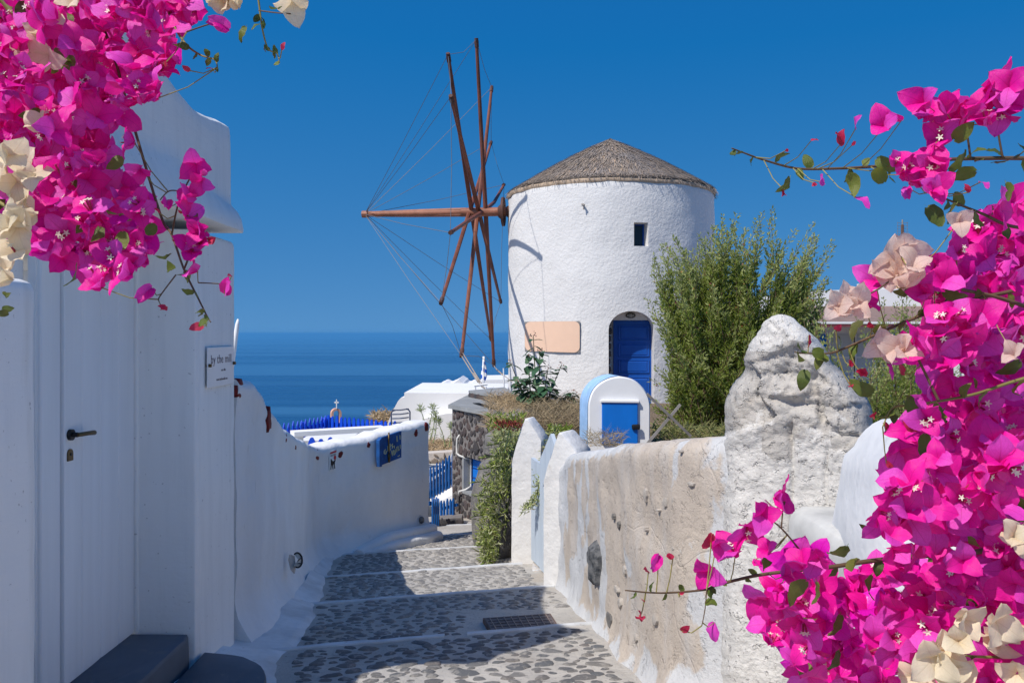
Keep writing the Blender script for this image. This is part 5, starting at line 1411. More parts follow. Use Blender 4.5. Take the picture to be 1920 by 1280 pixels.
m.prism([pz(822, 972, 11.85), pz(866, 968, 11.85), pz(872, 1012, 11.85), pz(820, 1012, 11.85)], lambda u, v, w: V(u, 11.8+w, v), .25); m.build('core', M['mortar_dark'], lw_)
# retaining wall of big stones, dry slope above it
rt = thing('retaining_wall', P(828, 870, 17.2), 'pale mortared retaining wall of large brown and grey stones', 'wall')
m = MB(); m.prism([pz(780, 851, 17.2), pz(862, 846, 17.2), pz(862, 930, 17.2), pz(780, 930, 17.2)], lambda u, v, w: V(u, 17.2+w, v), .35); m.build('mortar', M['mortar_pale'], rt)
for i, (px, py, w, h) in enumerate(((815, 865, 8, 8), (828, 865, 7, 8), (841, 864, 8, 8), (852, 864, 6, 8), (811, 879, 5, 4), (822, 879, 6, 4), (834, 879, 5, 4), (846, 879, 6, 4), (803, 866, 5, 8), (818, 854, 6, 2), (833, 854, 6, 2), (847, 853, 5, 2))):
    inst('retaining_stone', LV[i % 10], rt, P(px, py, 17.19)-Vector(rt.location), (0, i*1.1, 0), (w/FPX*17.2, .06, h/FPX*17.2)).data = LV[i % 10]
for o in rt.children:
    if o.name.startswith('retaining_stone'):
        o.material_slots[0].link = 'OBJECT'; o.material_slots[0].material = M['wallstone']
m = MB(); rows = []
for i in range(10):
    y = lerp(17.3, 22.2, i/9); rows.append([V(lerp(-3.0, 1.4, j/12), y, -(lerp(850, 822, i/9)-625)/FPX*y+.05*fbm((j, i, 0), .6)) for j in range(13)])
m.grid(rows); struct(m.build('dry_slope', M['earth'], smooth_=True))

# ------------------------------------------------------------------ house on the right behind the flowers
HD = 18.0
rh = thing('white_veranda_house', V(7.2, HD+1, -1.9), 'white house at right with brown awning, glazed veranda and blue shutters', 'house')
def hb(px0, py0, px1, py1, d, dep, name, mat, parent=None, bev=0.0):
    a, b = pz(px0, py0, d), pz(px1, py1, d); m = MB(); m.box(V((a[0]+b[0])/2, d+dep/2, (a[1]+b[1])/2), (abs(b[0]-a[0]), dep, abs(b[1]-a[1])), bev=bev); return m.build(name, mat, parent or rh)
hb(1380, 560, 1990, 800, HD+.6, 5, 'wall', M['white_far'])
m = MB(); m.prism([pz(1330, 566, HD+.5), pz(1420, 556, HD+.5), pz(1545, 544, HD+.5), pz(1700, 541, HD+.5), pz(1760, 524, HD+.5), pz(1800, 520, HD+.5), pz(1800, 800, HD+.5), pz(1330, 800, HD+.5)], lambda u, v, w: V(u, HD+.52+w, v), .4); m.build('parapet', M['white_far'], rh)
hb(1640, 528, 1672, 545, HD+1.4, 1, 'chimney', M['white_far'])
hb(1742, 505, 1800, 560, HD+.3, 2, 'upper_wall', M['peach'])
q = [P(1470, 604, 17.0), P(1745, 608, 17.0), P(1742, 574, 18.5), P(1500, 574, 18.5)]
m = MB(); m.add(q+[p-UPV*.04 for p in q], [(0, 1, 2, 3), (7, 6, 5, 4)]+[(i, i+4, (i+1) % 4+4, (i+1) % 4) for i in range(4)]); aw = m.build('awning', M['brown_awning'], rh)
hb(1468, 603, 1748, 607, 16.98, .05, 'awning_rail', M['white_far'], aw); hb(1468, 607, 1748, 613, 16.99, .04, 'awning_trim', M['darkred'], aw)
for i, (a, b) in enumerate(((1556, 1600), (1604, 1640), (1648, 1690), (1696, 1735))):
    w_ = hb(a, 626, b, 706, HD+.50, .06, 'window', M['curtain'])
    for (c, d2) in ((a-3, a+2), (b-2, b+3)): hb(c, 622, d2, 712, HD+.46, .07, 'window_frame', M['white_far'], w_)
    hb(a, 668, b, 671, HD+.47, .05, 'window_bar', M['white_far'], w_); hb(a-3, 704, b+3, 711, HD+.43, .1, 'window_sill', M['white_far'], w_)
for (a, b) in ((1536, 1550), (1662, 1684)): hb(a, 626, b, 700 if a < 1600 else 640, HD+.44, .05, 'shutter', M['blue_bright'], None, .008)
hb(1600, 716, 1660, 770, HD+.40, .05, 'blue_panel', M['blue_bright']); hb(1545, 716, 1590, 790, HD+.42, .05, 'blue_panel', M['blue_bright'])
bd = hb(1716, 676, 1758, 740, HD+.40, .06, 'blue_door', M['blue_bright'])
for i in range(3): hb(1721, 682+i*19, 1753, 696+i*19, HD+.385, .02, 'door_panel', M['blue_bright'], bd)
at_ = thing('roof_antenna', P(1692, 540, HD+2), 'thin television mast with wire antenna above the white house', 'antenna')
m = MB(); m.tube([P(1692, 545, HD+2), P(1692, 412, HD+2)], .018, 6); m.build('mast', M['wood_grey'], at_)
for i in range(9):
    m = MB(); y = 418+i*5.2; m.tube([P(1681+abs(4-i)*.3, y, HD+2), P(1704-abs(4-i)*.3, y, HD+2)], .005, 4); m.build('antenna_rod', M['wire'], at_)
m = MB()
for x in (1683, 1701): m.tube([P(x, 416, HD+2), P(x, 462, HD+2)], .005, 4)
m.build('antenna_frame', M['wire'], at_)
m = MB(); m.box(P(1692, 433, HD+1.97), (.06, .05, .30), bev=.01); m.build('antenna_box', M['rust'], at_)
# ------------------------------------------------------------------ plants
M['bush'] = leafmat('shrub_leaf', [(.17, .24, .035), (.27, .35, .05), (.40, .46, .11), (.23, .30, .045), (.47, .51, .18), (.32, .39, .07)], .55, .5)
M['bush_tip'] = leafmat('shrub_tip_leaf', [(.37, .42, .12), (.47, .50, .20), (.30, .37, .09)], .45, .55)
M['bush_dark'] = leafmat('inner_leaf', [(.05, .08, .018), (.08, .11, .03)], .2, .55)
M['berry'] = leafmat('small_red_flower', [(.35, .08, .03), (.40, .16, .05), (.35, .03, .12)], .2, .6)
M['twig'] = paint('brown_twig', (.16, .10, .065), .3, .85, grain=False)
M['tobacco'] = leafmat('blue_green_leaf', [(.04, .11, .05), (.07, .16, .08), (.12, .21, .11)], .25, .45, island=False)
M['dry'] = leafmat('dry_grass_stalk', [(.48, .34, .18), (.58, .43, .25), (.38, .27, .14), (.52, .42, .28), (.32, .22, .12)], .2, .85)
M['drydark'] = leafmat('dry_brush_stalk', [(.33, .25, .15), (.43, .33, .20), (.25, .19, .115), (.36, .31, .18)], .2, .85)
M['succ'] = leafmat('succulent_finger', [(.33, .40, .10), (.45, .50, .19), (.41, .43, .23), (.52, .53, .31), (.38, .47, .11), (.50, .39, .23)], .25, .45)
M['succ_lime'] = leafmat('lime_succulent', [(.22, .30, .035), (.30, .37, .06), (.16, .24, .03)], .2, .45)
M['succ_red'] = leafmat('red_succulent', [(.32, .055, .03), (.24, .035, .03), (.38, .11, .06)], .15, .5)
M['fennel'] = leafmat('pale_fennel', [(.30, .36, .14), (.38, .43, .20)], .3, .7)
def rvec(r): return Vector((r.gauss(0, 1), r.gauss(0, 1), r.gauss(0, 1))).normalized()
def leaf4(m, p, d, n, L, w, bend=.15):
    """a small folded leaf of two triangles per side"""
    d = d.normalized(); s = d.cross(n); s = s.normalized() if s.length > 1e-5 else Vector((1, 0, 0)); n = s.cross(d)
    m.add([p, p+d*L*.45+s*w*.5+n*w*.15, p+d*L-n*bend*L, p+d*L*.45-s*w*.5+n*w*.15], [(0, 1, 2, 3)])
def shrub(name, tips, base_c, base_r, label, cat, seed, leaves=150, L=.03, W=.009, twig_len=.14, start=.12, mats=('bush', 'bush_tip', 'twig'), berries=0, tipfrac=.80, group=None):
    r = random.Random(seed); t = thing(name, base_c, label, cat, group)
    ml, mt, ms, mb_ = MB(), MB(), MB(), MB()
    for tip in tips:
        b = Vector(base_c)+Vector((r.uniform(-1, 1)*base_r[0], r.uniform(-1, 1)*base_r[1], -.05)); b = Vector((lerp(b.x, tip.x, .35), lerp(b.y, tip.y, .35), b.z))
        c1 = b+Vector(((tip.x-b.x)*.2, (tip.y-b.y)*.2, (tip.z-b.z)*.5)); 
        def cv(q): return b*(1-q)**2+c1*2*q*(1-q)+tip*q*q
        wob = [r.uniform(-.02, .02) for _ in range(4)]
        pts = [cv(i/9)+Vector((wob[0]*math.sin(i*1.3), wob[1]*math.cos(i*1.7), 0)) for i in range(10)]
        ms.tube(pts, .0065, 4, r2=.0015)
        ln = (tip-b).length; nn = int(leaves*ln/2.2)
        for i in range(nn):
            q = start+(1-start)*((i+r.random())/nn)**.9
            p = cv(q); tan = (cv(min(1, q+.02))-cv(max(0, q-.02))).normalized()
            tl = twig_len*(1-q)**.6*r.uniform(.3, 1.3)+.006
            side = rvec(r); side = (side-tan*side.dot(tan)); side = side.normalized() if side.length > .01 else Vector((1, 0, 0))
            dirn = (side+tan*r.uniform(.5, 1.6)).normalized()
            e = p+dirn*tl
            k = 1 if q > .85 else r.choice((2, 3, 3, 4))
            for j in range(k):
                f = (j+1)/k; pp = p+dirn*tl*f+rvec(r)*.01
                d2 = (dirn+rvec(r)*.8+tan*.4).normalized()
                leaf4(mt if q > tipfrac else ml, pp, d2, rvec(r), L*r.uniform(.6, 1.3)*(.8 if q > .9 else 1), W*r.uniform(.7, 1.3))
            if tl > .07 and r.random() < .35: ms.tube([p, e], .0025, 3, cap=False)
            if berries and r.random() < berries: 
                leaf4(mb_, e+rvec(r)*.03, rvec(r), rvec(r), .026, .022)
    ms.build('stems', M[mats[2]], t, fix=False)
    stuff(ml.build('foliage', M[mats[0]], t, fix=False))
    if mt.v: stuff(mt.build('tip_foliage', M[mats[1]], t, fix=False))
    if mb_.v: stuff(mb_.build('small_flowers', M['berry'], t, fix=False))
    return t
rng = random.Random(8)
BD_ = 11.0
top_x = [1212, 1225, 1240, 1262, 1285, 1312, 1335, 1355, 1382, 1400, 1430, 1448, 1470, 1492, 1510, 1527, 1545, 1562]
top_y = [560, 478, 462, 445, 470, 440, 425, 405, 402, 430, 398, 392, 470, 432, 480, 418, 520, 452]
tips = []
for i in range(84):                                     # plumes along the ragged top
    px = rng.uniform(1222, 1562); py = interp(top_x, top_y, px)+abs(rng.gauss(0, 32)); tips.append(P(px, py, BD_+rng.uniform(-.35, .5)))
for x, y in zip(top_x, top_y): tips.append(P(x, y, BD_+rng.uniform(-.2, .2)))
for i in range(105):                                    # the body
    px = rng.uniform(1216, 1500); py = rng.uniform(500, 760); tips.append(P(px, py, BD_+rng.uniform(-.75, .7)))
for i in range(26): tips.append(P(rng.uniform(1490, 1560), rng.uniform(500, 640), BD_+rng.uniform(-.3, .4)))
base = Vector((P(1365, 0, BD_).x, BD_, EYE+garden_z(2.8, BD_)))
shrub('tall_shrub', tips, base, (.75, .4), 'tall wispy green shrub in front of the windmill, right of its blue door', 'shrub', 4, 165, .060, .021, .16, .06, berries=.03)
# finer shrub behind the stone, in front of the veranda
SD_ = 6.6; tips = []
for i in range(60): tips.append(P(rng.uniform(1585, 1800), rng.uniform(660, 755), SD_+rng.uniform(-.4, .5)))
for x, y in ((1640, 655), (1662, 640), (1700, 625), (1715, 640), (1600, 690), (1622, 665), (1735, 655), (1765, 640), (1790, 650)): tips.append(P(x, y, SD_+rng.uniform(-.2, .3)))
base = Vector((P(1690, 0, SD_).x, SD_, EYE+garden_z(3, SD_)))
shrub('fine_leaved_shrub', tips, base, (.45, .35), 'fine leaved green shrub in front of the white house with brown awning', 'shrub', 5, 210, .030, .011, .12, .10)
SD_ = 8.5; tips = [P(x, y, SD_+rng.uniform(-.15, .15)) for x, y in ((1690, 540), (1700, 552), (1678, 570), (1712, 575), (1668, 600), (1720, 598), (1645, 610), (1735, 615), (1690, 600), (1604, 590), (1655, 560))]
base = Vector((P(1690, 0, SD_).x, SD_, EYE+garden_z(4, SD_)))
shrub('sparse_bush', tips, base, (.25, .2), 'thin sparse bush rising in front of the brown awning', 'shrub', 6, 150, .042, .015, .11, .3)
# plumes leaning on the pier's right side
SD_ = 5.2; tips = [P(x, y, SD_+rng.uniform(-.1, .1)) for x, y in ((1510, 600), (1522, 590), (1538, 575), (1528, 620), (1640, 690), (1560, 620), (1652, 680))]
base = Vector((P(1580, 0, SD_).x, SD_, EYE+garden_z(2.2, SD_)))
shrub('yellow_green_plume', tips, base, (.25, .1), 'pale yellow green plumes rising behind the pointed stone pier', 'shrub', 7, 150, .032, .012, .06, .2, mats=('bush_tip', 'bush_tip', 'twig'))

# tree tobacco with broad leaves
TD = 12.6; r = random.Random(12)
tb_ = thing('tree_tobacco', V(.35, TD, garden_z(.35, TD)), 'blue green broad leaved plant with pink tips before the blank peach sign', 'plant')
m, ml, mf = MB(), MB(), MB(); LT = []
stems_ = [((1008, 790), (1003, 700), (1000, 628)), ((1004, 790), (975, 730), (958, 680)), ((1010, 790), (1030, 740), (1052, 686)), ((1006, 795), (985, 745), (972, 715)), ((1012, 795), (1020, 730), (1028, 690)), ((1000, 795), (990, 700), (992, 665)), ((1018, 795), (1045, 760), (1075, 735)), ((1003, 790), (1012, 720), (1012, 660))]
for a, b, c in stems_:
    d0 = TD+r.uniform(-.25, .25); p0, p1, p2 = P(*a, d0), P(*b, d0), P(*c, d0+r.uniform(-.1, .1))
    cv = lambda q: p0*(1-q)**2+p1*2*q*(1-q)+p2*q*q
    m.tube([cv(i/8) for i in range(9)], .014, 5, r2=.005)
    for i in range(40):
        q = r.uniform(.12, 1); p = cv(q); an = r.uniform(0, 6.28); d = Vector((math.cos(an), math.sin(an), r.uniform(-.5, .5))).normalized()
        L = r.uniform(.15, .27)*(1.15-.5*q); s = d.cross(UPV).normalized(); nrm = s.cross(d)
        LT.append((p, d, L))
    for i in range(10): leaf4(mf, p2+rvec(r)*.05, rvec(r), rvec(r), .04, .02)
m.build('stems', M['bush_dark'], tb_, fix=False); 
TLM = []
for v_ in range(4):
    q_ = MB(); rows = []; rr = random.Random(v_)
    for k in range(6):
        t_ = k/5; w = .29*math.sin(math.pi*min(.985, t_*.86+.12))*rr.uniform(.9, 1.1); rows.append([(.06+t_, -w, w*.3-.3*t_*t_), (.06+t_, 0, -.3*t_*t_), (.06+t_, w, w*.3-.3*t_*t_)])
    q_.grid(rows); o_ = q_.build('leaf_source', M['tobacco'], fix=False, smooth_=True); TLM.append(o_.data); bpy.data.objects.remove(o_)
LT += [(P(r.uniform(985, 1068), r.uniform(738, 800), TD+r.uniform(-.3, .3)), Vector((r.gauss(0, 1), r.gauss(-.5, 1), r.uniform(-.3, .8))).normalized(), r.uniform(.12, .2)) for _ in range(90)]
LT = r.sample(LT, min(299, len(LT)))
for p, d, L in LT:
    x_ = d; y_ = UPV.cross(x_).normalized(); z_ = x_.cross(y_); inst('leaf', r.choice(TLM), tb_, p-Vector(tb_.location), Matrix((x_, y_, z_)).transposed(), L)
stuff(mf.build('pink_tips', leafmat('pink_tip', [(.45, .20, .17), (.35, .25, .18)], .2), tb_, fix=False))

# dry brush and straw on the bank
def brush(name, region, n, mat, label, seed, L=(.10, .35), up=.5, w=.004, cat='brush'):
    r = random.Random(seed); m = MB(); c0 = None
    for i in range(n):
        px, py, d = region(r); p = P(px, py, d); an = r.uniform(0, 6.28); el = r.uniform(-.2, 1)*up+.1
        dirn = Vector((math.cos(an), math.sin(an), el*1.6)).normalized(); l = r.uniform(*L); c0 = c0 or p
        bend = rvec(r)*l*.25; a, b, c = p, p+dirn*l*.5+bend*.3, p+dirn*l+bend-UPV*l*.15
        s = dirn.cross(rvec(r)).normalized()*w*r.uniform(.6, 1.3)
        m.add([a-s, a+s, b+s*.8, b-s*.8, c], [(0, 1, 2, 3), (3, 2, 4)])
        for k in range(r.choice((0, 1, 2))):
            q = b+rvec(r)*l*.3; m.add([b, b+s*.8, q], [(0, 1, 2)])
    o = m.build(name, mat, origin=c0, fix=False); stuff(o); o['label'] = label; o['category'] = cat; return o
def reg1(r):
    d = r.uniform(11.0, 13.4); px = r.gauss(950, 22); px = max(918, min(1000, px)); py = interp([11, 13.4], [800, 748], d)+r.uniform(-14, 10); return px, py, d
brush('dry_straw', reg1, 2600, M['dry'], 'golden dry straw brush on the bank beside the grey stone roof', 31, (.08, .26), .6, .0035)
def reg2(r):
    d = r.uniform(10.4, 12.8); px = r.uniform(985, 1096); py = interp([10.4, 12.8], [812, 762], d)+r.uniform(-16, 12)-8*math.sin((px-985)/110*3.1); return px, py, d
brush('dry_scrub', reg2, 3600, M['drydark'], 'brown dry scrub between the gate pillars and the arched cupboard', 32, (.08, .30), .6, .0035)
def reg3(r): return r.uniform(1100, 1168), r.uniform(812, 838), r.uniform(6.2, 6.9)
brush('withered_weed', reg3, 420, M['drydark'], 'withered brown weed on top of the tan wall below the blue hatch', 33, (.04, .14), .7, .0018)
def reg4(r):
    d = r.uniform(17.6, 21.5); return r.uniform(790, 862), interp([17.4, 22], [847, 822], d)+r.uniform(-3, 5), d
brush('dry_grass', reg4, 1500, M['dry'], 'dry brown grass on the slope below the white terrace house', 34, (.06, .22), .5, .006)
def reg5(r):
    px = r.uniform(1222, 1420); return px, r.uniform(800, 832)-14*max(0, fbm((px*.02, 0, 0), 1, 2)), r.uniform(9.4, 10.4)
M['weed'] = leafmat('weed_blade', [(.16, .19, .05), (.26, .27, .08), (.34, .30, .12), (.11, .15, .04), (.20, .23, .10)], .3, .7)
brush('yellow_weeds', reg5, 1500, M['weed'], 'low yellow green weeds along the foot of the tall shrub', 35, (.05, .2), .7, .006)
def reg6(r): return r.uniform(700, 742), r.uniform(776, 800), r.uniform(30, 34)
brush('hill_scrub', reg6, 900, M['dry'], 'brown scrub on the hill edge behind the cobalt fence', 36, (.2, .5), .6, .02)

# fennel by the wall's end
FDp = 15.5; fn = thing('wild_fennel', P(805, 830, FDp), 'pale wild fennel with feathery heads against the white terrace house', 'plant'); r = random.Random(9); m, m2 = MB(), MB()
for (a, b) in (((798, 815), (812, 765)), ((800, 815), (789, 768)), ((812, 830), (818, 788)), ((835, 838), (822, 792)), ((842, 838), (845, 800)), ((806, 825), (816, 778))):
    p0, p1 = P(*a, FDp), P(*b, FDp); m.tube([p0, lerp(p0, p1, .5)+Vector((.02, 0, 0)), p1], .010, 4, r2=.006)
    for i in range(46): leaf4(m2, p1+rvec(r)*.05, (rvec(r)+UPV*.8), rvec(r), .10, .014)
    for i in range(24): leaf4(m2, lerp(p0, p1, r.uniform(.05, .7))+rvec(r)*.03, rvec(r), rvec(r), .08, .012)
m.build('stalks', M['fennel'], fn, fix=False); stuff(m2.build('heads', M['fennel'], fn, fix=False))

# rocks and hanging succulent beside the gate
def boulder(cx, cy, cz, rx, ry, rz, seed, mat='boulder', label=None, amp=.28):
    m = MB(); rows = []
    for i in range(13):
        a = math.pi*i/12; row = []
        for j in range(18):
            b = 2*math.pi*j/18; n_ = Vector((math.sin(a)*math.cos(b), math.sin(a)*math.sin(b), math.cos(a))); k = 1+amp*fbm(n_, 1.3, seed*3.1)+.1*fbm(n_, 4, seed)
            row.append(V(cx+n_.x*rx*k, cy+n_.y*ry*k, cz+n_.z*rz*k))
        rows.append(row)
    m.grid(rows, closed_v=True); return tag(m.build('boulder', M[mat], origin=V(cx, cy, cz-rz), smooth_=True, auto=42), label, 'boulder')
boulder(-.02, 8.35, -2.25, .13, .2, .34, 1, label='tall dark boulder half hidden by the creeper, against the white pillar')
boulder(-.14, 8.25, -2.02, .15, .2, .26, 2, label='grey boulder under the middle of the hanging creeper')
boulder(.05, 8.05, -2.40, .10, .12, .09, 3, label='small dark rock at the foot of the white gate pillar')
boulder(-.18, 8.0, -2.42, .13, .14, .10, 4, label='low grey rock at the bottom tip of the creeper')
boulder(.02, 8.7, -1.75, .24, .3, .55, 5, label='dark rock of the bank behind the creeper')
boulder(-.20, 9.1, -1.9, .24, .4, .5, 6, label='rough dark rock at the left edge of the creeper bank')
boulder(.0, 9.5, -1.25, .3, .4, .22, 8, label='grey rock on top of the bank among red succulents')
boulder(.26, 9.3, -1.12, .14, .2, .10, 9, 'wallstone', label='small reddish brown rock behind the first gate pillar')
boulder(.52, 8.1, -1.12, .10, .1, .11, 10, 'wallstone', label='reddish brown rock between the two pointed pillars')
def finger(m, p, d, L, w, r):
    d = d.normalized(); s = d.cross(rvec(r)); s = s.normalized() if s.length > .01 else Vector((1, 0, 0)); n = s.cross(d); ring = []
    cv = n*L*.18
    for (t_, k) in ((0, .55), (.5, 1), (.85, .6)):
        c = p+d*L*t_+cv*t_*t_
        ring.append([c+(s*math.cos(a)+n*math.sin(a))*w*.5*k for a in (0, 2.09, 4.19)])
    o = m.grid(ring, closed_v=True); m.v.append(tuple(p+d*L+cv)); ti = len(m.v)-1
    for j in range(3): m.f.append((o+6+j, o+6+(j+1) % 3, ti))
cr = thing('hanging_succulent', V(0, 8.5, -1.1), 'mass of grey green finger leaved creeper hanging over rocks left of the gate', 'creeper')
r = random.Random(41); m, m2, mst = MB(), MB(), MB()
lft = lambda y: interp([800, 815, 850, 900, 950, 1000, 1040, 1062], [945, 932, 925, 906, 897, 897, 905, 914], y)
rgt = lambda y: interp([800, 815, 860, 930, 970, 1000, 1040, 1062], [985, 980, 966, 960, 947, 941, 932, 924], y)
for i in range(3700):
    y = 805+255*r.random()**.85; u = r.random(); px = lerp(lft(y), rgt(y), u)+r.gauss(0, 5); d = interp([800, 900, 1060], [8.75, 8.15, 7.75], y)+r.uniform(-.12, .22)
    p = P(px, y, d); dirn = Vector((r.gauss(-.35, .6), r.gauss(-.7, .5), r.gauss(.35, .6)))
    e_ = min(u, 1-u)
    if fbm(p, 6, 3) < -.16 or (e_ < .22 and fbm(p, 9, 8) < .12-.2*e_): continue
    finger(m if r.random() < .86 else m2, p, dirn, r.uniform(.035, .08), r.uniform(.010, .015), r)
for i in range(22):
    y0 = r.uniform(805, 900); y1 = y0+r.uniform(40, 160); y1 = min(y1, 1050); px = lerp(lft(y0), rgt(y0), r.random()); mst.tube([P(px, y0, 8.6), P(px-4, (y0+y1)/2, 8.3), P(lerp(px, 920, .3), y1, 8.0)], .005, 4)
for (sx, sy) in ((905, 858), (897, 950), (884, 905), (890, 1010), (893, 1022), (905, 1045), (900, 1000), (912, 835), (890, 930), (886, 968), (896, 880), (902, 1062), (915, 1072)):       # stray tips sticking out
    p1 = P(sx, sy, 8.0); p0 = P(sx+26, sy-4, 8.15); mst.tube([p0, p1], .004, 4)
    for k in range(14): finger(m2 if k > 6 else m, lerp(p0, p1, r.random()), Vector((r.gauss(-.7, .5), r.gauss(-.3, .4), r.gauss(.5, .5))), r.uniform(.03, .06), .009, r)
path_ = [(1042, 800), (1036, 826), (1024, 850), (1014, 880), (1012, 905), (1006, 930), (996, 945), (980, 955)]
for i in range(460):                                       # the long strand trailing in front of the gate
    q = r.random()*(len(path_)-1); k = int(q); a, b = path_[k], path_[min(k+1, len(path_)-1)]; f = q-k; d = lerp(7.9, 7.2, min(1, q/4))
    p = P(lerp(a[0], b[0], f)+r.gauss(0, 5 if q < 5 else 3), lerp(a[1], b[1], f)+r.gauss(0, 4), d+r.uniform(-.05, .05))
    finger(m, p, Vector((r.gauss(-.3, .7), r.gauss(-.5, .5), r.gauss(.1, .7))), r.uniform(.025, .052), r.uniform(.007, .0105), r)
mst.tube([P(x, y, lerp(7.9, 7.2, min(1, i/4))) for i, (x, y) in enumerate(path_)], .006, 5)
mst.build('stems', M['bush_dark'], cr, fix=False); stuff(m.build('finger_leaves', M['succ'], cr, fix=False)); stuff(m2.build('young_leaves', M['succ_lime'], cr, fix=False))
def rosette(px0, px1, py0, py1, d0, d1, n, mat, name, label, seed, L=.06):
    r = random.Random(seed); m = MB(); c0 = P((px0+px1)/2, py1, (d0+d1)/2)
    for i in range(n):
        p = P(r.uniform(px0, px1), r.uniform(py0, py1), r.uniform(d0, d1)); finger(m, p, Vector((r.gauss(0, .6), r.gauss(-.3, .5), r.uniform(.1, 1))), L*r.uniform(.6, 1.3), .012, r)
    o = m.build(name, mat, origin=c0, fix=False); stuff(o); o['label'] = label; o['category'] = 'succulent'
rosette(930, 976, 792, 815, 9.3, 9.8, 420, M['succ_red'], 'red_succulent', 'red leaved succulent on top of the bank behind the first pillar', 51)
rosette(915, 985, 775, 812, 9.3, 10.2, 330, M['succ_lime'], 'lime_succulent', 'bright lime succulent shoots among the dry straw', 52)
rosette(1026, 1070, 800, 816, 8.2, 8.7, 200, M['succ_lime'], 'lime_succulent', 'lime succulent between the two pointed pillars', 53)
rosette(925, 990, 810, 830, 8.7, 9.2, 380, M['succ'], 'grey_succulent', 'grey green succulent at the top edge of the creeper', 54)
# ------------------------------------------------------------------ bougainvillea hanging into the view
VN = ((.50, .0, .14), .5)
M['bract'] = leafmat('magenta_bract', [(.82, .004, .52), (.95, .008, .48), (.95, .012, .33), (.90, .014, .62), (.74, .004, .48), (.95, .11, .66), (.95, .008, .43), (.95, .04, .55), (.94, .008, .52)], .32, .38, veins=VN)
M['bract_pink'] = leafmat('young_pink_bract', [(.74, .045, .13), (.66, .03, .10), (.78, .09, .16)], .42, .5, veins=((.35, .01, .03), .4))
M['cream'] = leafmat('cream_bract', [(.92, .82, .60), (.92, .79, .58), (.90, .76, .52), (.93, .86, .68)], .38, .5, veins=((.60, .48, .26), .35))
M['salmon'] = leafmat('pale_salmon_bract', [(.93, .77, .68), (.93, .71, .58), (.94, .82, .75)], .5, .5, veins=((.48, .16, .12), .45))
M['bleaf'] = leafmat('vine_leaf', [(.10, .16, .018), (.17, .22, .03), (.075, .11, .02), (.22, .27, .04), (.13, .13, .03)], .35, .35, island=False, veins=((.24, .30, .09), .35))
M['bstem'] = paint('vine_stem', (.12, .075, .04), .3, .7, grain=False)
M['bstem_green'] = paint('young_vine_stem', (.25, .22, .06), .3, .6, grain=False)
M['blossom'] = leafmat('tiny_white_blossom', [(.85, .82, .70), (.84, .80, .62)], .25, .5)
M['tube'] = leafmat('blossom_tube', [(.55, .10, .16), (.45, .05, .12)], .2, .5)
def bract(m, A, rad, L, r, tilt, wave=.10, curl=.25, width=.45, nt=8, ns=3, off=.0):
    """one papery bract: heart shaped, folded on its midrib, edges waved"""
    up = A*math.cos(tilt)+rad*math.sin(tilt); side = A.cross(rad).normalized(); nrm = rad*math.cos(tilt)-A*math.sin(tilt)
    rows, uvs = [], []; ph = r.uniform(0, 6.28); ph2 = r.uniform(0, 6.28); fold = r.uniform(.0, .26); tw = r.uniform(-.3, .3); cl = curl*r.uniform(.1, 1.5); asym = r.uniform(-.06, .06)
    for i in range(nt+1):
        t = i/nt; w = width*L*(math.sin(math.pi*min(1, t)**.78))**.62*(1-.16*t) if 0 < t < 1 else (.055*L if t == 0 else .004*L)
        row, ur = [], []
        for j in range(-ns, ns+1):
            s = j/ns; ws = w*s*(1+asym*(1 if s > 0 else -1))
            z = -fold*(ws*ws/(abs(ws)+.12*L))*(1-.5*t)+cl*L*t*t*.6-.12*L*math.sin(math.pi*t)+wave*L*abs(s)**1.6*math.sin(7.5*t+ph+(1.3 if s > 0 else 0))*.55+.035*L*math.sin(15*t+ph2+s*5)*abs(s)+tw*ws*t
            back = .07*L*(abs(s)**1.5) if t < .15 else 0
            row.append(up*(L*t-back+off)+side*ws+nrm*z); ur.append((s*.5+.5, t))
        rows.append(row); uvs.append(ur)
    n, k = len(rows), len(rows[0])
    m.add([p for q in rows for p in q], [(i*k+j, i*k+j+1, (i+1)*k+j+1, (i+1)*k+j) for i in range(n-1) for j in range(k-1)], [u for q in uvs for u in q])
def flower_src(seed, mat, L=1.0, tilt=(.45, 1.05), name='flower_source'):
    r = random.Random(seed); m = MB(); A = Vector((0, 0, 1)); a0 = r.uniform(0, 6.28); base_t = r.uniform(*tilt)
    for q in range(3):
        a = a0+q*2.094+r.uniform(-.25, .25); bract(m, A, Vector((math.cos(a), math.sin(a), 0)), L*r.uniform(.88, 1.12), r, base_t+r.uniform(-.22, .22))
    o = m.build(name, mat, smooth_=True, fix=False); me = o.data; bpy.data.objects.remove(o); return me
def single_src(seed, mat, name='bud_source'):
    r = random.Random(seed); m = MB(); A = Vector((0, 0, 1))
    for q in range(r.choice((1, 2, 2))): a = r.uniform(0, 6.28); bract(m, A, Vector((math.cos(a), math.sin(a), 0)), r.uniform(.85, 1.1), r, r.uniform(.1, .5), .08, .15, .36)
    o = m.build(name, mat, smooth_=True, fix=False); me = o.data; bpy.data.objects.remove(o); return me
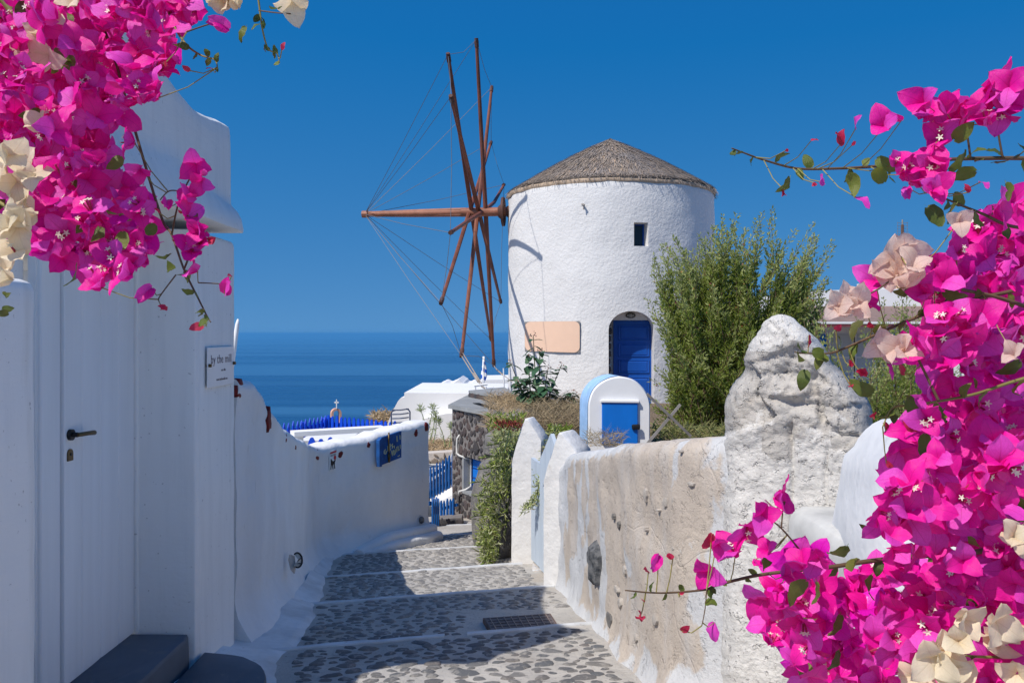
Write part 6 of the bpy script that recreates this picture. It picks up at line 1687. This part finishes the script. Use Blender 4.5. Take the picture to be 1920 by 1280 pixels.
def blossom_src(seed):
    r = random.Random(seed); m = MB(); m.m = []
    for q in range(r.choice((2, 3, 3))):
        a = r.uniform(0, 6.28)+q*2.1; c = Vector((math.cos(a)*.15, math.sin(a)*.15, .46+r.uniform(-.05, .12))); b = Vector((math.cos(a)*.06, math.sin(a)*.06, .08))
        n0 = len(m.f); m.tube([b, lerp(b, c, .6), c], [.035, .038, .03], 5); m.m += [1]*(len(m.f)-n0)
        d = (c-b).normalized(); s = d.cross(Vector((.3, .5, .2))).normalized(); t = d.cross(s); n0 = len(m.f)
        for k in range(5):
            f = 2*math.pi*k/5; e = s*math.cos(f)+t*math.sin(f); g = s*math.cos(f+.63)+t*math.sin(f+.63); h = s*math.cos(f-.63)+t*math.sin(f-.63)
            m.add([c, c+h*.05+d*.02, c+(e*.9+h*.25)*.115+d*.035, c+(e*.9+g*.25)*.115+d*.035, c+g*.05+d*.02], [(0, 1, 2, 3, 4)])
        m.m += [0]*(len(m.f)-n0)
    o = m.build('blossom_source', (M['blossom'], M['tube']), fix=False); me = o.data; bpy.data.objects.remove(o); return me
FM = [flower_src(i, M['bract']) for i in range(16)]
FMw = [flower_src(i+100, M['bract'], 1.0, (.8, 1.35)) for i in range(6)]
FC = [flower_src(i+40, M['cream'], 1.0, (.5, 1.2)) for i in range(7)]
FS = [flower_src(i+60, M['salmon'], 1.0, (.5, 1.2)) for i in range(5)]
SM = [single_src(i, M['bract']) for i in range(5)]; SP = [single_src(i+20, M['bract_pink']) for i in range(6)]
BL = [blossom_src(i) for i in range(5)]
def leaf_src(seed):
    r = random.Random(seed); m = MB(); bract(m, Vector((0, 0, 1)), Vector((1, 0, 0)), 1.0, r, r.uniform(.0, .3), .06, .5, .34, 8, 3, .12)
    m.add([Vector((0, 0, -.05))+Vector(q) for q in ((.012, 0, 0), (-.012, 0, 0), (-.012, 0, .2), (.012, 0, .2))], [(0, 1, 2, 3)], [(.5, 0)]*4)
    o = m.build('leaf_source', M['bleaf'], smooth_=True, fix=False); me = o.data; bpy.data.objects.remove(o); return me
LF = [leaf_src(i) for i in range(6)]
def orient(axis, r):
    q = axis.normalized().to_track_quat('Z', 'Y'); return (q.to_matrix() @ Matrix.Rotation(r.uniform(0, 6.28), 3, 'Z'))
def in_poly(x, y, P_):
    c = False
    for i in range(len(P_)):
        (a, b), (d, e) = P_[i], P_[i-1]
        if (b > y) != (e > y) and x < (d-a)*(y-b)/(e-b)+a: c = not c
    return c
class Vine:
    def __init__(self, name, loc, label, group=None):
        self.t = thing(name, loc, label, 'flowering vine', group); self.r = random.Random(name+label); self.stem_pts = []; self.nf = 0; self.pe = MB()
    def put(self, name, me, p, rot, s):
        return inst(name, me, self.t, p-Vector(self.t.location), rot, s)
    def flower(self, px, py, d, size, pool, bl=.4, face=None, name='flower', spread=.75, pedicel=False):
        r = self.r; p = P(px, py, d); L = size/FPX*d
        ax_ = face or (Vector((-.15, -1.0, .25))+Vector((r.gauss(0, spread), r.gauss(0, spread*.6), r.gauss(0, spread))))
        ax_ = ax_.normalized(); rot = orient(ax_, r); base = p-ax_*L*.35
        f = self.put(name, r.choice(pool), base, rot, L); self.nf += 1
        if bl and r.random() < bl and ax_.y < -.25:
            b = bpy.data.objects.new('blossom', r.choice(BL)); COL.objects.link(b); b.parent = f; b.rotation_euler = (0, 0, r.uniform(0, 6))
        if pedicel and self.stem_pts:
            q = min(self.stem_pts, key=lambda s: (s-base).length); mid = lerp(base, q, .5)-UPV*.006; self.pe.tube([base, mid, q], [.0008, .0007, .0009], 4, cap=False)
        return f
    def leaf(self, p, size, d=None, dirn=None):
        r = self.r; L = size/FPX*p.y; ax_ = (dirn or Vector((r.gauss(0, .6), -.35+r.gauss(0, .35), -.5+r.gauss(0, .6)))).normalized()
        self.put('leaf', r.choice(LF), p, orient(ax_, r), L)
    def stem(self, pts, d0, d1, r0=.0035, r1=.0012, leaves=0, size=34, mat='bstem', skip=0.0):
        n = len(pts); w = [P(x, y, lerp(d0, d1, i/(n-1))) for i, (x, y) in enumerate(pts)]
        fine = []
        for i in range(n-1):
            a, b = w[i], w[i+1]; p0 = w[max(0, i-1)]; p3 = w[min(n-1, i+2)]
            for k in range(8):
                t = k/8; fine.append(.5*((2*a)+(b-p0)*t+(2*p0-5*a+4*b-p3)*t*t+(3*a-p0-3*b+p3)*t**3))
        fine.append(w[-1]); m = MB(); m.tube(fine, [lerp(r0, r1, i/(len(fine)-1)) for i in range(len(fine))], 6); m.build('stem', M[mat], self.t, smooth_=True, fix=False)
        self.stem_pts += fine
        for i in range(leaves):
            q = skip+(1-skip)*(i+self.r.uniform(.2, .8))/leaves; p = fine[min(len(fine)-1, int(q*(len(fine)-1)))]
            sgn_ = 1 if i % 2 else -1
            self.leaf(p, size*self.r.uniform(.7, 1.25)*(1-.35*q), dirn=Vector((self.r.gauss(-.25, .5), -.35+self.r.gauss(0, .3), sgn_*.8+self.r.gauss(-.2, .35))))
    def fill(self, poly, spacing, dr, size, pool, holes=(), maxn=300, bl=.3, leafn=0, wide=None, parts=255):
        r = self.r; xs = [q[0] for q in poly]; ys = [q[1] for q in poly]; pts = []
        for _ in range(60000):
            x, y = r.uniform(min(xs), max(xs)), r.uniform(min(ys), max(ys))
            if not in_poly(x, y, poly) or any((x-a)**2+(y-b)**2 < c*c for a, b, c in holes): continue
            if any((x-a)**2+(y-b)**2 < (spacing*r.uniform(.8, 1.1))**2 for a, b in pts): continue
            pts.append((x, y))
            if len(pts) >= maxn: break
        fl = []
        for x, y in pts:
            lobe = fbm((x*.006, y*.006, 1), 1.0, 7)                       # clusters bulge towards the viewer
            fl.append((lerp(dr[0], dr[1], min(1, max(0, .5-lobe*.75+r.gauss(0, .22)))), x, y))
        fl.sort(); back = MB()
        for i, (d, x, y) in enumerate(fl):
            sz = size*r.uniform(.82, 1.22); pl = wide if wide and r.random() < .22 else pool
            if i < parts: self.flower(x, y, d, sz, pl, bl); continue
            L = sz/FPX*d; ax_ = (Vector((-.15, -1.0, .25))+Vector((r.gauss(0, .75), r.gauss(0, .45), r.gauss(0, .75)))).normalized(); rot = orient(ax_, r); base = P(x, y, d)-ax_*L*.35
            me = r.choice(pl); uvl = me.uv_layers[0].data; uvs = [None]*len(me.vertices)
            for lp in me.loops: uvs[lp.vertex_index] = tuple(uvl[lp.index].uv)
            back.add([base+rot @ (v.co*L) for v in me.vertices], [tuple(q.vertices) for q in me.polygons], uvs)
        if back.v: stuff(back.build('inner_flowers', M['bract'], self.t, smooth_=True, fix=False))
        k = 0
        for _ in range(4000):
            if k >= leafn: break
            x, y = r.uniform(min(xs), max(xs)), r.uniform(min(ys), max(ys))
            if in_poly(x, y, poly): self.leaf(P(x, y, lerp(dr[0], dr[1], r.uniform(.25, 1.1))), size*.85*r.uniform(.7, 1.2)); k += 1
        return pts
    def done(self):
        if self.pe.v: stuff(self.pe.build('pedicels', M['bstem_green'], self.t, fix=False))

# ---- left
LV_ = Vine('magenta_bougainvillea', V(-1.05, 1.15, -1.62), 'magenta bougainvillea hanging down over the pale door at upper left', 'bougainvillea plants')
LP = [(-40, -40), (345, -40), (362, 14), (322, 50), (326, 100), (292, 140), (270, 180), (238, 185), (238, 214), (205, 222), (185, 250), (214, 290), (206, 330), (232, 352), (276, 370), (278, 430), (284, 470), (262, 500), (232, 508), (200, 512), (168, 512), (120, 492), (80, 478), (58, 460), (40, 400), (-40, 420)]
LV_.stem([(-60, -80), (10, 5), (50, 62), (95, 95), (125, 140), (135, 250), (150, 350), (170, 440)], 1.30, 1.28, .0065, .003, 4, 46, 'bstem_green', .1)
LV_.stem([(150, -30), (205, 80), (240, 200), (300, 400), (322, 440), (345, 505), (372, 560), (388, 592), (395, 604)], 1.35, 1.15, .0026, .0008, 9, 26, 'bstem', .62)
LV_.stem([(300, -40), (318, 30), (346, 80), (375, 103), (402, 112), (408, 128)], 1.3, 1.18, .0022, .0008, 7, 24, 'bstem_green', .35)
LV_.stem([(480, -30), (486, 10), (492, 55), (503, 92), (519, 100), (524, 118)], 1.2, 1.2, .0016, .0008, 7, 23, 'bstem_green', .25)
LV_.stem([(350, 60), (385, 48), (415, 40)], 1.2, 1.18, .0011, .0009)
LV_.stem([(345, 360), (318, 358), (300, 375)], 1.18, 1.2, .001, .0008); LV_.stem([(322, 440), (335, 380), (358, 330)], 1.2, 1.18, .0014, .001); LV_.stem([(345, 505), (365, 450), (370, 400)], 1.18, 1.18, .0014, .001)
LV_.stem([(330, 515), (300, 555), (298, 565)], 1.18, 1.18, .001, .0008); LV_.stem([(372, 530), (410, 532), (420, 535)], 1.17, 1.17, .001, .0008)
LV_.fill(LP, 20, (1.06, 1.5), 44, FM, holes=((233, 68, 22), (170, 196, 16), (72, 205, 9), (160, 178, 10)), maxn=420, bl=.34, leafn=46, wide=FMw)
for (x, y, s_) in ((365, 310, 42), (376, 346, 34), (353, 366, 40), (360, 400, 44), (374, 432, 46), (360, 462, 44), (372, 452, 36), (358, 500, 38), (236, 264, 40), (288, 176, 38), (262, 322, 34), (180, 530, 40)): LV_.flower(x, y, 1.17, s_, FM, .3, pedicel=True)
for (x, y, s_) in ((313, 378, 34), (380, 327, 28), (275, 546, 44), (416, 46, 44), (423, 542, 40)): LV_.flower(x, y, 1.17, s_, SM, 0, name='bud', pedicel=True)
for (x, y, s_) in ((308, 577, 18), (372, 612, 26), (432, 516, 14), (351, 130, 16), (297, 396, 14), (328, 450, 16), (342, 398, 14), (393, 452, 22), (386, 594, 10), (310, 120, 16), (530, 88, 16), (394, 128, 12)): LV_.flower(x, y, 1.17, s_, SP, 0, name='bud', pedicel=True)
for (x, y, s_) in ((12, 548, 24), (2, 580, 22), (18, 586, 22), (140, 104, 40), (110, 92, 40), (118, 120, 44), (95, 118, 36), (90, 28, 44), (58, 10, 40), (128, 125, 30), (295, 420, 34), (322, 475, 26), (318, 508, 28), (228, 290, 36), (125, 22, 34), (462, 48, 30), (494, 45, 24), (505, 12, 26)): LV_.leaf(P(x, y, 1.15), s_)
m = MB(); tr = [V(-1.05, 1.15, -1.62), V(-1.02, 1.12, -.9), V(-1.0, 1.2, -.1), V(-.95, 1.25, .45), P(-60, -80, 1.3)]; m.tube(tr, [.035, .03, .024, .016, .007], 8); m.build('trunk', M['bstem'], LV_.t, smooth_=True)
m = MB(); m.tube([V(-.95, 1.25, .45), P(150, -60, 1.35)], [.014, .005], 6); m.build('limb', M['bstem'], LV_.t, smooth_=True); m = MB(); m.tube([P(150, -60, 1.35), P(300, -60, 1.3), P(480, -60, 1.2)], [.006, .004, .002], 6); m.build('limb', M['bstem'], LV_.t, smooth_=True)
LV_.done()
LC = Vine('cream_bougainvillea', V(-1.12, 1.0, -1.62), 'cream white bougainvillea bracts among the magenta ones at the left edge', 'bougainvillea plants')
LC.stem([(-60, 340), (0, 380), (25, 395), (38, 420), (30, 450)], 1.10, 1.05, .003, .0012, 3, 26, 'bstem_green')
for (x, y, s_) in ((22, 290, 62), (55, 322, 44), (28, 345, 50), (42, 385, 56), (50, 405, 50), (28, 430, 58), (18, 462, 56), (4, 500, 50), (2, 420, 50), (-8, 320, 60), (10, 395, 48), (35, 300, 48), (8, 520, 40)): LC.flower(x, y, LC.r.uniform(1.0, 1.07), s_, FC, .1, spread=.5)
for (x, y, s_) in ((20, 106, 46), (78, 108, 56), (100, 30, 34), (70, 232, 40), (130, -4, 40), (66, 60, 36)): LC.flower(x, y, 1.10, s_, FC, 0, spread=.6)
for (x, y, s_) in ((548, 12, 46), (438, 0, 44), (405, -6, 40), (420, 4, 36)): LC.flower(x, y, 1.18, s_, FC, 0, spread=.5, pedicel=False)
LC.stem([(485, 20), (515, 24), (545, 26)], 1.2, 1.18, .001, .0008); LC.stem([(430, -60), (440, -20), (430, 4)], 1.2, 1.18, .0014, .0009); LC.stem([(-60, -80), (420, -70), (430, -60)], 1.25, 1.2, .005, .002)
m = MB(); m.tube([V(-1.12, 1.0, -1.62), V(-1.05, 1.02, -.7), V(-.9, 1.1, .1), P(-60, 340, 1.1)], [.022, .018, .012, .004], 7); m.build('trunk', M['bstem'], LC.t, smooth_=True)
LC.done()

# ---- right
RV = Vine('magenta_bougainvillea', V(1.18, 1.25, -1.62), 'large magenta bougainvillea filling the right edge in front of the white wall', 'bougainvillea plants')
RP = [(1655, 1010), (1625, 985), (1668, 935), (1672, 880), (1690, 850), (1722, 836), (1705, 800), (1745, 775), (1745, 725), (1775, 708), (1752, 690), (1726, 650), (1735, 612), (1762, 575), (1742, 550), (1775, 520), (1790, 462), (1820, 438), (1855, 400), (1890, 375), (1960, 360), (1960, 1320), (1530, 1320), (1510, 1262), (1490, 1232), (1425, 1185), (1412, 1130), (1450, 1098), (1480, 1060), (1508, 1042), (1545, 1048), (1560, 1098), (1612, 1085), (1652, 1052)]
RV.stem([(1990, 300), (1920, 297), (1850, 297), (1780, 299), (1700, 305), (1640, 312), (1570, 316), (1495, 316), (1432, 300), (1398, 288), (1372, 278)], 1.28, 1.18, .0036, .0009, 15, 34, 'bstem', .05)
RV.stem([(1990, 520), (1900, 545), (1830, 560), (1760, 580), (1700, 602), (1640, 628), (1590, 650), (1555, 662), (1510, 662), (1490, 660)], 1.2, 1.12, .0032, .0009, 11, 36, 'bstem', .1)
RV.stem([(1990, 690), (1900, 715), (1830, 738), (1760, 752), (1700, 760), (1672, 766), (1655, 800)], 1.18, 1.12, .0026, .0009, 6, 34, 'bstem_green', .2)
RV.stem([(1990, 1000), (1860, 1030), (1750, 1040), (1640, 1050), (1560, 1062), (1500, 1068), (1420, 1078), (1345, 1096), (1320, 1105), (1240, 1111), (1172, 1106)], 1.3, 1.12, .0045, .0009, 17, 30, 'bstem', .28)
RV.stem([(1990, 430), (1900, 425), (1840, 400), (1790, 380), (1745, 360)], 1.25, 1.2, .003, .001, 6, 36, 'bstem', .25)
RV.stem([(1520, 1060), (1495, 1025), (1465, 990), (1440, 970)], 1.14, 1.12, .0014, .0009); RV.stem([(1465, 990), (1468, 955), (1472, 940)], 1.12, 1.12, .001, .0008); RV.stem([(1325, 1104), (1322, 1140), (1316, 1172)], 1.12, 1.12, .0008, .0006); RV.stem([(1880, 296), (1870, 230), (1880, 190)], 1.2, 1.18, .0016, .001); RV.stem([(1820, 298), (1810, 240), (1790, 220)], 1.2, 1.18, .0016, .001)
RV.stem([(1760, 752), (1735, 700), (1705, 640)], 1.12, 1.12, .002, .0014)
RV.fill(RP, 26, (1.04, 1.5), 51, FM, holes=((1790, 690, 30), (1838, 520, 22), (1770, 802, 14), (1700, 1008, 24), (1792, 1035, 22), (1650, 1030, 24), (1810, 622, 14), (1740, 860, 16), (1880, 800, 18)), maxn=520, parts=240, bl=.33, leafn=60, wide=FMw)
for (x, y, s_) in ((1738, 205, 62), (1775, 228, 58), (1802, 205, 54), (1838, 196, 56), (1868, 168, 64), (1892, 156, 54), (1892, 195, 56), (1876, 218, 48), (1850, 215, 52), (1820, 208, 50), (1725, 190, 50), (1762, 255, 52), (1752, 285, 44), (1778, 195, 46), (1655, 230, 50), (1700, 318, 54), (1752, 310, 50), (1722, 335, 44), (1757, 350, 40), (1680, 300, 36),
                   (1470, 934, 50), (1432, 966, 46), (1402, 1000, 50), (1372, 1026, 52), (1350, 1022, 38), (1326, 1076, 46), (1438, 1026, 34), (1532, 1050, 50), (1500, 1052, 44), (1482, 1076, 46), (1640, 522, 44), (1627, 562, 44), (1755, 350, 30), (1800, 470, 40), (1748, 500, 44), (1765, 505, 40), (1735, 550, 44), (1700, 655, 46), (1720, 640, 50)): RV.flower(x, y, RV.r.uniform(1.1, 1.16), s_, FM, .25, pedicel=True)
for (x, y, s_) in ((1445, 945, 36), (1420, 1055, 28), (1615, 372, 36), (1540, 338, 30), (1845, 342, 26), (1700, 358, 30), (1232, 1050, 36), (1335, 1182, 44), (1672, 690, 38), (1662, 640, 30), (1745, 735, 44), (1725, 760, 44), (1738, 775, 40), (1606, 232, 32), (1684, 222, 26)): RV.flower(x, y, 1.13, s_, SM, 0, name='bud', pedicel=True)
for (x, y, s_) in ((1577, 260, 38), (1527, 262, 20), (1475, 282, 9), (1468, 360, 20), (1528, 345, 14), (1600, 270, 9), (1213, 1070, 20), (1258, 1042, 18), (1200, 1155, 26), (1206, 1125, 12), (1283, 1180, 24), (1278, 1112, 10), (1615, 700, 36), (1690, 690, 40), (1595, 722, 14), (1518, 637, 24), (1640, 778, 22), (1662, 800, 16), (1710, 800, 34), (1570, 616, 20), (1632, 612, 20), (1330, 1010, 30), (1596, 682, 16), (1815, 355, 18), (1665, 870, 22)): RV.flower(x, y, 1.13, s_, SP, 0, name='bud', pedicel=True)
for (x, y, s_) in ((1785, 265, 46), (1860, 305, 50), (1885, 340, 52), (1735, 385, 50), (1795, 380, 44), (1910, 270, 44), (1775, 320, 50), (1835, 320, 44), (1590, 322, 42), (1640, 296, 40), (1660, 345, 44), (1482, 330, 36), (1640, 740, 46), (1700, 745, 40), (1790, 500, 52), (1720, 530, 50), (1765, 545, 44), (1515, 1085, 54), (1590, 1020, 50), (1585, 1055, 44), (1430, 1060, 40), (1330, 1118, 36), (1620, 600, 40), (1520, 660, 36), (1512, 690, 38), (1545, 660, 34), (1900, 940, 50), (1910, 930, 44)): RV.leaf(P(x, y, 1.13), s_)
m = MB(); m.tube([V(1.18, 1.25, -1.62), V(1.12, 1.28, -.9), V(1.02, 1.3, -.35), V(.95, 1.3, .1), P(1990, 430, 1.25)], [.04, .034, .026, .018, .006], 8); m.build('trunk', M['bstem'], RV.t, smooth_=True)
for (a, b) in ((V(1.02, 1.3, -.35), P(1990, 1000, 1.3)), (V(.95, 1.3, .1), P(1990, 690, 1.18)), (V(.95, 1.3, .1), P(1990, 300, 1.28)), (V(1.02, 1.3, -.35), P(1990, 520, 1.2))):
    m = MB(); m.tube([a, lerp(a, b, .5)+UPV*.02, b], [.016, .010, .005], 6); m.build('limb', M['bstem'], RV.t, smooth_=True)
RV.done()
RC = Vine('cream_bougainvillea', V(1.25, 1.1, -1.62), 'cream bougainvillea bracts in the lower right corner of the magenta plant', 'bougainvillea plants')
RC.stem([(1990, 1200), (1930, 1215), (1880, 1230), (1830, 1230), (1790, 1225)], 1.08, 1.02, .003, .0012, 2, 28, 'bstem_green')
for (x, y, s_) in ((1812, 1162, 54), (1880, 1170, 66), (1868, 1195, 62), (1795, 1200, 58), (1780, 1215, 54), (1750, 1240, 66), (1775, 1262, 60), (1735, 1270, 56), (1910, 1190, 58), (1905, 1262, 50), (1800, 1275, 56), (1712, 1268, 44), (1902, 1002, 54), (1916, 1010, 46), (1765, 1222, 54)): RC.flower(x, y, RC.r.uniform(.98, 1.05), s_, FC, .1, spread=.5)
m = MB(); m.tube([V(1.25, 1.1, -1.62), V(1.15, 1.1, -1.0), V(.95, 1.1, -.5), P(1990, 1200, 1.08)], [.022, .018, .012, .004], 7); m.build('trunk', M['bstem'], RC.t, smooth_=True); RC.done()
RS = Vine('salmon_bougainvillea', V(1.3, 1.2, -1.62), 'pale salmon bougainvillea bracts in front of the house with brown awning', 'bougainvillea plants')
RS.stem([(1990, 600), (1880, 560), (1790, 540), (1730, 525), (1700, 500), (1690, 480)], 1.2, 1.1, .003, .0011, 2, 30)
RS.stem([(1790, 540), (1720, 640), (1690, 650), (1665, 655)], 1.15, 1.1, .0016, .001); RS.stem([(1700, 500), (1650, 540), (1600, 565)], 1.12, 1.1, .0013, .0009)
for (x, y, s_) in ((1700, 474, 60), (1682, 490, 58), (1662, 508, 54), (1698, 518, 62), (1715, 490, 44), (1590, 556, 50), (1572, 572, 44), (1605, 570, 46), (1585, 580, 36), (1655, 645, 50), (1680, 650, 48), (1668, 662, 42), (1700, 655, 34), (1800, 415, 36), (1900, 660, 36)): RS.flower(x, y, RS.r.uniform(1.06, 1.12), s_, FS, 0, spread=.5, pedicel=True)
m = MB(); m.tube([V(1.3, 1.2, -1.62), V(1.2, 1.2, -.8), V(1.0, 1.2, -.1), P(1990, 600, 1.2)], [.022, .018, .012, .004], 7); m.build('trunk', M['bstem'], RS.t, smooth_=True); RS.done()
# ------------------------------------------------------------------ sea haze between the island and the horizon
def haze():
    m = bpy.data.materials.new('sea_haze'); m.use_nodes = True; nt = m.node_tree; nt.nodes.clear()
    o = nt.nodes.new('ShaderNodeOutputMaterial'); v = nt.nodes.new('ShaderNodeVolumePrincipled')
    v.inputs['Color'].default_value = (.13, .50, .95, 1); v.inputs['Density'].default_value = 1.1e-4; v.inputs['Anisotropy'].default_value = 0
    nt.links.new(v.outputs[0], o.inputs['Volume']); return m
mb = MB(); mb.box(Vector((0, 39900, (EYE+9.5+EYE-163)/2)), (200000, 80400, 9.5+163)); hz = stuff(mb.build('haze', haze()))
